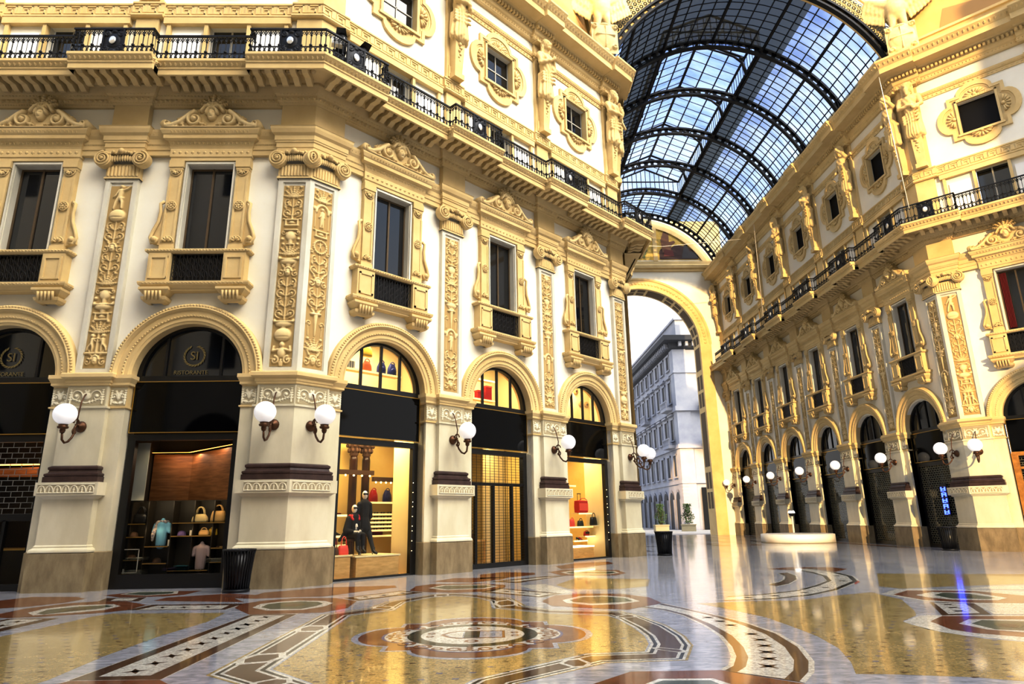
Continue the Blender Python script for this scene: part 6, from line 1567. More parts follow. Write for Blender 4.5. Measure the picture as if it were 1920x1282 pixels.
def column():
    t = empty('marble_column'); MB().lathe([(.001, 0), (.2, 0), (.2, .1), (.15, .16), (.13, .22), (.13, 3.5), (.11, 3.62), (.001, 3.62)], n=20).build('shaft', 'colwood', t)
    r = MB().lathe([(.11, 3.62), (.14, 3.66), (.13, 3.75), (.2, 3.92), (.26, 4.02), (.26, 4.1), (.001, 4.1)], n=20)
    for k in range(8):
        a = 2 * PI * k / 8; r.ball((.17 * math.cos(a), .17 * math.sin(a), 3.8), .05, 5, 0, (1, 1, 1.6)); r.ball((.22 * math.cos(a + .3), .22 * math.sin(a + .3), 3.95), .05, 5, 0, (1, 1, 1.3))
    r.build('capital', 'brownc', t); return t
cc = column(); put(cc, .40, 2.3, .02, 'dark marble column behind the seated dummy', 'column', 'dark marble columns'); put(copy_tree(cc), .88, 2.3, .02, 'dark marble column behind the standing dummy', 'column', 'dark marble columns')
for x, z, w_, lab in ((.15, 3.02, 1.5, 'hanging track of small spotlights near the seated dummy'), (1.6, 2.85, 1.0, 'hanging track of small spotlights above the backpacks')):
    t = put(empty('spotlight_track'), x, 1.9 if x < 1 else 2.2, z, lab, 'light track'); MB().box(-w_ / 2, w_ / 2, -.06, .06, 0, .14).build('track', 'brownc', t)
    for k in range(5): MB().ball((-w_ * .4 + k * w_ * .2, -.04, -.03), .03, 5).build('bulb', 'bulb', t)
def wallshelf(w, d=.3, mat='paleyellow'):
    t = empty('wall_shelf'); MB().box(-w / 2, w / 2, -d, 0, -.03, 0).build('board', mat, t); MB().box(-w / 2, w / 2, -d - .01, -d, -.05, .01).build('front_edge', 'litedge', t); return t
put(wallshelf(1.5), 1.75, 2.88, 2.2, 'wall shelf holding the red and blue backpacks', 'shelf', 'shop shelves')
put(backpack('redc'), 1.5, 2.72, 2.202, 'dark red backpack on the high shelf behind the standing dummy', 'backpack', 'backpacks'); put(backpack('navy'), 2.06, 2.72, 2.202, 'navy backpack on the high shelf beside the side panel', 'backpack', 'backpacks')
gs = empty('sunglasses'); mb = MB(); mb.ball((-.05, 0, .03), .042, 6, 0, (1, .3, .75)); mb.ball((.05, 0, .03), .042, 6, 0, (1, .3, .75)); mb.box(-.02, .02, -.01, .01, .03, .045); mb.build('lenses', 'blackleather', gs)
MB().tube([(-.09, 0, .045), (-.095, .12, .04)], .006, 4).tube([(.09, 0, .045), (.095, .12, .04)], .006, 4).build('temples', 'blackleather', gs)
first = True
for r_ in range(5):
    put(wallshelf(1.15, .16), 1.83, 2.88, 1.3 + r_ * .13, 'narrow shelf of sunglasses, %s from the bottom' % ordn[r_], 'shelf', 'shop shelves')
    for k in range(4):
        o = gs if first else copy_tree(gs); first = False
        put(o, 1.4 + .27 * k, 2.76, 1.302 + r_ * .13, 'dark sunglasses lying in rows on the narrow shelves behind the standing dummy', 'sunglasses', 'sunglasses in rows')
put(folded('redc', .3, 4), 1.6, 2.55, 1.14, 'red and black folded scarves under the sunglasses', 'folded clothes'); put(wallshelf(1.0, .4), 1.75, 2.88, 1.13, 'lowest deep wall shelf under the sunglasses', 'shelf', 'shop shelves')
for z, lab in ((1.78, 'upper'), (1.18, 'middle'), (.92, 'lower')): put(wallshelf(.8, .4), -.75, 1.75, z, lab + ' shelf of shoes and bags next to the corner pier', 'shelf', 'shop shelves')
def shoe(mat, boot=0):
    t = empty('shoe'); mb = MB(); mb.tube([(0, .1, .09), (0, .04, .08), (0, -.06, .04), (0, -.13, .02)], [.035, .038, .034, .02], 8); mb.tube([(0, .11, .08), (0, .115, .0)], [.014, .008], 6)
    if boot: mb.tube([(0, .09, .08), (0, .09, .2), (0, .1, .28)], [.04, .042, .05], 10)
    mb.build('upper', mat, t); MB().box(-.03, .03, -.13, -.02, 0, .012).build('sole', 'blackleather', t); return t
for k in range(4): put(shoe('redc' if k == 0 else 'blackleather', 1), -.98 + .13 * k, 1.5, 1.182, '%s heeled boot standing on the middle shelf by the corner pier' % ('red' if k == 0 else 'black'), 'boot', 'boots on the shelf' if k else None, .5)
put(folded('navy', .26, 3), -.95, 1.55, 1.782, 'navy folded wallets on the upper shelf by the corner pier', 'folded clothes'); put(folded('coral', .26, 2), -.62, 1.55, 1.782, 'coral folded wallets on the upper shelf', 'folded clothes')
g2 = 'bags in the dummy window'
put(bag(.3, .2, .14, 'coral', .1, 1), -.7, 1.5, .922, 'coral handbag on the lower shelf by the corner pier', 'bag', g2); put(bag(.3, .2, .14, 'blackleather', .1, 1), -1.02, 1.5, .922, 'black handbag on the lower shelf by the corner pier', 'bag', g2)
put(bag(.34, .26, .16, 'coral', .26, 1), -.68, .95, .662, 'coral tote with long upright handles on the low counter', 'bag', g2); put(bag(.28, .2, .14, 'brownc', .28, 1), -.98, .95, .662, 'brown tote with pale upright handles on the low counter', 'bag', g2); put(bag(.3, .2, .16, 'coral', .08, 1), -1.3, 1.05, .662, 'small coral bag at the pier end of the low counter', 'bag', g2)

def dummy_stand():
    t = empty('dressed_dummy')
    body = [((0, 0, 1.74), (.085, .105, .13)), ((0, .01, 1.5), (0, .0, 1.62), .05, .05), ((0, -.095, 1.72), (.018, .025, .03)), ((0, 0, 1.45), (0, 0, 1.0), .12, .11)]
    hand = lambda x, y, z: [((x, y, z), (x, y - .02, z - .09), .035, .032)] + [((x + .012 * (k - 1.5), y - .02, z - .09), (x + .014 * (k - 1.5), y - .03, z - .17 - .01 * (k in (1, 2))), .011, .009) for k in range(4)] + [((x + .03, y - .03, z - .02), (x + .045, y - .06, z - .1), .012, .009)]
    body += [((-.17, 0, 1.42), (-.24, .02, 1.1), .05, .04), ((-.24, .02, 1.1), (-.27, -.08, .92), .04, .03)] + hand(-.275, -.1, .9) + [((.17, .02, 1.42), (.22, .1, 1.12), .05, .04), ((.22, .1, 1.12), (.14, .16, .95), .04, .03)]
    body += [((-.08, 0, .92), (-.1, -.02, .5), .09, .065), ((-.1, -.02, .5), (-.1, .0, .1), .06, .035), ((.09, 0, .92), (.2, -.03, .5), .09, .065), ((.2, -.03, .5), (.33, .0, .1), .06, .035), ((-.1, .0, .06), (-.12, -.14, .03), .035, .025), ((.33, 0, .06), (.4, -.12, .03), .035, .025)]
    fuse('body', body, 'skin', .013).parent = t
    fuse('coat', [((0, 0, 1.48), (0, 0, 1.0), .15, .14), ((-.15, 0, 1.46), (.15, 0, 1.46), .085, .085), ((-.17, 0, 1.43), (-.25, .02, 1.1), .075, .065), ((-.25, .02, 1.1), (-.275, -.07, .94), .062, .055), ((.17, .02, 1.43), (.24, .1, 1.1), .075, .065), ((.24, .1, 1.1), (.15, .16, .95), .062, .055), ((0, .0, 1.0), (.02, .02, .78), .16, .2), ((0, .02, 1.54), (0, .02, 1.58), .085, .07)], 'blackcloth', .018).parent = t
    fuse('trousers', [((-.08, 0, .9), (-.1, -.02, .5), .115, .08), ((-.1, -.02, .5), (-.1, .0, .16), .078, .06), ((.09, 0, .9), (.2, -.03, .5), .115, .08), ((.2, -.03, .5), (.32, 0, .16), .078, .06)], 'greycloth', .018).parent = t
    for x, dx in ((-.1, -.02), (.33, .07)):
        b = MB(); b.tube([(x, .0, .2), (x, .0, .1), (x + dx * .3, -.04, .07), (x + dx, -.15, .03)], [.06, .055, .05, .03], 10); b.tube([(x, .05, .06), (x, .06, 0)], [.02, .012], 6); b.build('boot', 'blackleather', t)
    s = MB(); 
    for q in (-1, 1): s.ball((q * .04, -.1, 1.77), .046, 6, 0, (1.1, .6, .8))
    s.box(-.09, .09, -.1, -.09, 1.765, 1.78); s.build('sunglasses', 'blackleather', t); return t
def dummy_sit():
    t = empty('seated_dummy')
    hand = lambda x, y, z, s: [((x, y, z), (x + s * .05, y - .06, z - .02), .034, .03)] + [((x + s * .05 , y - .06 + .014 * (k - 1.5), z - .02 - .004 * k), (x + s * .12, y - .09 + .016 * (k - 1.5), z - .07), .011, .009) for k in range(4)] + [((x + s * .02, y - .05, z + .02), (x + s * .07, y - .1, z + .0), .012, .009)]
    fuse('body', [((0, 0, .78), (.085, .105, .13)), ((0, 0, .55), (0, 0, .68), .05, .05), ((0, -.095, .76), (.018, .025, .03)), ((0, 0, .5), (0, .03, .05), .12, .12), ((-.17, 0, .46), (-.25, -.04, .18), .05, .04), ((-.25, -.04, .18), (-.1, -.26, .12), .04, .03), ((.17, 0, .46), (.25, -.04, .18), .05, .04), ((.25, -.04, .18), (.08, -.28, .14), .04, .03), ((-.09, 0, .02), (-.09, -.42, .03), .09, .065), ((-.09, -.42, .03), (-.06, -.4, -.4), .06, .035), ((.09, 0, .02), (.09, -.42, .03), .09, .065), ((.09, -.42, .03), (.12, -.4, -.4), .06, .035)] + hand(-.08, -.27, .13, 1) + hand(.06, -.29, .15, -1), 'skin', .013).parent = t
    fuse('cape', [((0, 0, .52), (0, .03, .05), .16, .2), ((-.15, 0, .5), (.15, 0, .5), .09, .09), ((-.18, 0, .48), (-.26, -.03, .16), .085, .1), ((.18, 0, .48), (.26, -.03, .16), .085, .1), ((-.26, -.03, .17), (-.14, -.22, .13), .065, .05), ((.26, -.03, .17), (.13, -.24, .15), .065, .05), ((-.2, .05, .1), (-.42, .05, -.12), .1, .05), ((0, -.05, .02), (0, -.3, .0), .16, .14)], 'blackcloth', .018).parent = t
    fuse('collar', [((-.1, -.06, .57), (.1, -.06, .57), .055, .055), ((-.12, .03, .57), (.12, .03, .57), .06, .06), ((-.12, -.05, .55), (-.1, -.14, .47), .05, .035), ((.12, -.05, .55), (.1, -.14, .47), .05, .035)], 'redc', .016).parent = t
    fuse('trousers', [((-.09, 0, .02), (-.09, -.42, .03), .105, .08), ((-.09, -.42, .03), (-.06, -.4, -.32), .075, .055), ((.09, 0, .02), (.09, -.42, .03), .105, .08), ((.09, -.42, .03), (.12, -.4, -.32), .075, .055)], 'blackcloth', .018).parent = t
    for x in (-.06, .12): b = MB(); b.tube([(x, -.4, -.28), (x, -.4, -.38), (x, -.46, -.42), (x, -.56, -.45)], [.06, .05, .045, .03], 10); b.build('boot', 'blackleather', t)
    s = MB()
    for q in (-1, 1): s.ball((q * .04, -.1, .81), .046, 6, 0, (1.1, .6, .8))
    s.build('sunglasses', 'blackleather', t); return t
put(dummy_stand(), .12, 1.15, .622, 'standing white dummy in black coat, charcoal trousers and dark glasses', 'mannequin', None, -.25)
put(dummy_sit(), -.16, 1.25, 1.17, 'seated white dummy in black cape with red collar and dark glasses', 'mannequin', None, -.1)
t = put(empty('tall_stool'), -.16, 1.3, .02, 'dark tall stool under the seated dummy', 'stool'); MB().box(-.2, .2, -.25, .2, 1.0, 1.06).build('seat', 'brownc', t)
for sx, sy in ((-1, -1), (1, -1), (-1, 1), (1, 1)): MB().tube([(sx * .17, sy * .17, 1.0), (sx * .2, sy * .2, 0)], .018, 6).build('leg', 'brownc', t)
# mezzanine shelf
put(wallshelf(2.2, .35), .1, 1.3, 6.18, 'pale shelf across the lunette above the dummy window', 'shelf', 'shop shelves')
g3 = 'bags in the lunette'
put(bag(.34, .34, .16, 'orange', .1, 1, None, .6), -.06, 1.1, 6.182, 'orange bag on the lunette shelf above the dummy window', 'bag', g3); put(backpack('navy'), .5, 1.1, 6.182, 'blue backpack on the lunette shelf behind the middle mullion', 'backpack', g3); put(backpack('navy'), .92, 1.1, 6.182, 'blue backpack at the end of the lunette shelf, beside bare wall', 'backpack', g3)
put(bag(.38, .36, .16, 'yellowl', .16, 1, None, .6), -.08, 1.1, 6.68, 'bright yellow bag hanging above the orange one in the lunette', 'bag', g3)
t = MB().tube([wp(K, X - 1.5, 1.1, 6.85), wp(K, X - .6, 1.1, 6.95), wp(K, X + .0, 1.1, 7.02), wp(K, X + .9, 1.1, 7.2)], .014, 6).build('hanging_rail', 'brownc'); T(t, 'thin dark rail with the yellow bag in the lunette', 'rail')
for k, m_ in enumerate(('navy', 'navy', 'olive', 'olive', 'olive')):
    t = put(empty('book'), -.95 + k * .085, 1.1, 6.182, ('navy' if k < 2 else 'dark green') + ' book on the lunette shelf, %s from the edge' % ordn[k], 'book', 'books in the lunette'); MB().box(-.035, .035, -.12, .12, 0, .24).build('cover', m_, t); MB().box(-.03, .03, -.125, .115, .01, .235).build('pages', 'paperw', t)

# ---------- door room
K, X = 'NW', nwm[1]
t = put(empty('poster_stand'), -.55, 1.6, .02, 'tall dark freestanding panel inside the closed shop door', 'panel'); MB().box(-.28, .28, 0, .08, .15, 2.1).build('board', 'darkwall', t); MB().box(-.35, .35, -.15, .2, 0, .15).build('base', 'brownc', t)
t = put(empty('wall_cabinet'), .1, 4.2, .02, 'tall brown cabinet at the back of the closed shop', 'cabinet'); MB().box(-1.9, 1.0, -.4, .15, 0, 3.2).build('body', 'shopwood', t)
for i in range(4): MB().box(-1.85 + i * .72, -1.2 + i * .72, -.43, -.4, .1, 3.1).build('door', 'shopwood', t)
t = put(empty('display_table'), .5, 2.2, .02, 'honey wood table with goods inside the closed shop door', 'table'); MB().box(-.4, .4, -.3, .3, .78, .84).build('tabletop', 'honeywood', t)
for sx, sy in ((-1, -1), (1, -1), (-1, 1), (1, 1)): MB().box(sx * .35 - .03, sx * .35 + .03, sy * .25 - .03, sy * .25 + .03, 0, .78).build('leg', 'honeywood', t)
put(bag(.3, .22, .15, 'brownc', .15, 1), .45, 2.15, .862, 'brown handbag on the table inside the closed shop', 'bag'); 
tag(MB().box(1.2, 2.2, 2.2, 2.4, .02, 4.4).build('wall_lit_partition', 'paleyellow', loc=wp(K, X), rotz=rot(K)), kind='structure')
put(wallshelf(1.4, .35), .2, 1.6, 5.95, 'pale shelf in the lunette above the closed shop door', 'shelf', 'shop shelves')
for k, (x, h_, z) in enumerate(((.08, .28, 5.952), (.5, .5, 5.952))):
    t = put(empty('gift_box'), x, 1.42, z, ('small' if k == 0 else 'taller') + ' red box on the lunette shelf above the closed door', 'box'); MB().box(-.15, .15, -.1, .1, 0, h_).build('box_body', 'redc', t); MB().box(-.16, .16, -.11, .11, h_, h_ + .06).build('box_lid', 'coral', t)
put(wallshelf(1.2, .3), .3, 1.7, 6.75, 'bright lit shelf high in the lunette above the closed door', 'shelf', 'shop shelves')

# ---------- trolley bag window
K, X = 'NW', nwm[2]
tag(MB().box(1.35, 1.45, .56, 1.5, .02, 4.6).build('wall_side_panel', 'paleyellow', loc=wp(K, X), rotz=rot(K)), kind='structure')
def troll():
    t = empty('trolley_bag'); mb = MB(); mb.sweep([(-.3, -.12), (-.3, .12), (.3, .12), (.3, -.12)][::-1], [(-.12, 0), (0, .03), (.01, .25), (0, .5), (-.12, .53)], closed=True); mb.build('shell', 'redc', t)
    for x in (-.1, .1): MB().tube([(x, .1, .5), (x, .1, .8)], .012, 6).build('pull_rod', 'blackleather', t)
    MB().tube([(-.12, .1, .8), (.12, .1, .8)], .018, 6).build('grip', 'blackleather', t); MB().box(-.29, .29, -.15, -.12, .1, .4).build('front_pocket', 'coral', t); MB().tube([(-.25, -.13, .52), (-.1, -.13, .6), (.1, -.13, .6), (.25, -.13, .52)], .014, 6).build('handle', 'redc', t); return t
put(troll(), .78, 1.3, 1.78, 'red trolley bag with extended handle on the high shelf', 'trolley bag'); put(wallshelf(.9, .4), .8, 1.5, 1.78, 'glass shelf under the red trolley bag', 'shelf', 'shop shelves')
put(wallshelf(1.9, .45), .7, 1.6, 1.24, 'middle shelf of bags below the red trolley bag', 'shelf', 'shop shelves')
g4 = 'bags in the trolley bag window'
put(bag(.4, .34, .16, 'blackleather', .18, 1), 1.12, .95, 1.28, 'large black handbag with upright handle beside the cream side panel', 'bag', g4); put(bag(.34, .24, .16, 'olive', .1, 1), .62, 1.25, 1.242, 'dark green handbag below the red trolley bag', 'bag', g4); put(bag(.3, .3, .16, 'coral', .08, 1), .05, 1.25, 1.242, 'coral bag at the pier end of the middle shelf', 'bag', g4)
t = put(empty('display_bracket'), 1.12, .95, 1.25, 'small pale bracket holding the large black handbag', 'shelf'); MB().box(-.25, .25, -.12, .15, 0, .03).build('board', 'paleyellow', t)
put(wallshelf(.7, .35), 1.0, 1.4, .86, 'small lit shelf with the red and black clutch', 'shelf', 'shop shelves'); put(bag(.34, .18, .12, 'redc', .04, 1, 'blackleather'), 1.0, 1.25, .862, 'red and black clutch on the small lit shelf', 'bag', g4)
put(wallshelf(.9, .4), .3, 1.4, .7, 'low shelf with black and red shoes by the pier', 'shelf', 'shop shelves')
for k, (x, m_) in enumerate(((.25, 'blackleather'), (.42, 'redc'))): put(shoe(m_), .1 + x, 1.2, .702, ('black' if k == 0 else 'red') + ' shoe on the low shelf below the coral bag', 'shoe', None, PI / 2)
t = put(empty('lit_plinth'), .45, 1.3, .02, 'low lit plinth at the foot of the trolley bag window', 'plinth'); MB().box(-.8, .55, -.4, .3, 0, .42).build('body', 'honeywood', t); MB().box(-.82, .57, -.42, .32, .42, .46).build('lit_top', 'whitelit', t)
put(wallshelf(.7, .3), .0, 1.5, 2.9, 'bright shelf high behind the trolley bag window', 'shelf', 'shop shelves')
for k, (x, z, r_) in enumerate(((.35, 6.6, .2), (1.2, 7.1, .16), (1.55, 6.55, .14), (1.95, 6.57, .14))):
    t = put(empty('wall_ornament'), x, 1.68, z, 'small gold-brown rosette on the lunette wall above the trolley bag, %s from the pier' % ordn[k], 'ornament', 'lunette rosettes'); MB().lathe([(.001, .05), (r_ * .4, .05), (r_ * .6, .02), (r_, .04), (r_, 0)], n=14, axis='y').build('disc', 'tanl', t); MB().ball((0, -.05, 0), r_ * .35, 6).build('boss', 'brownc', t)
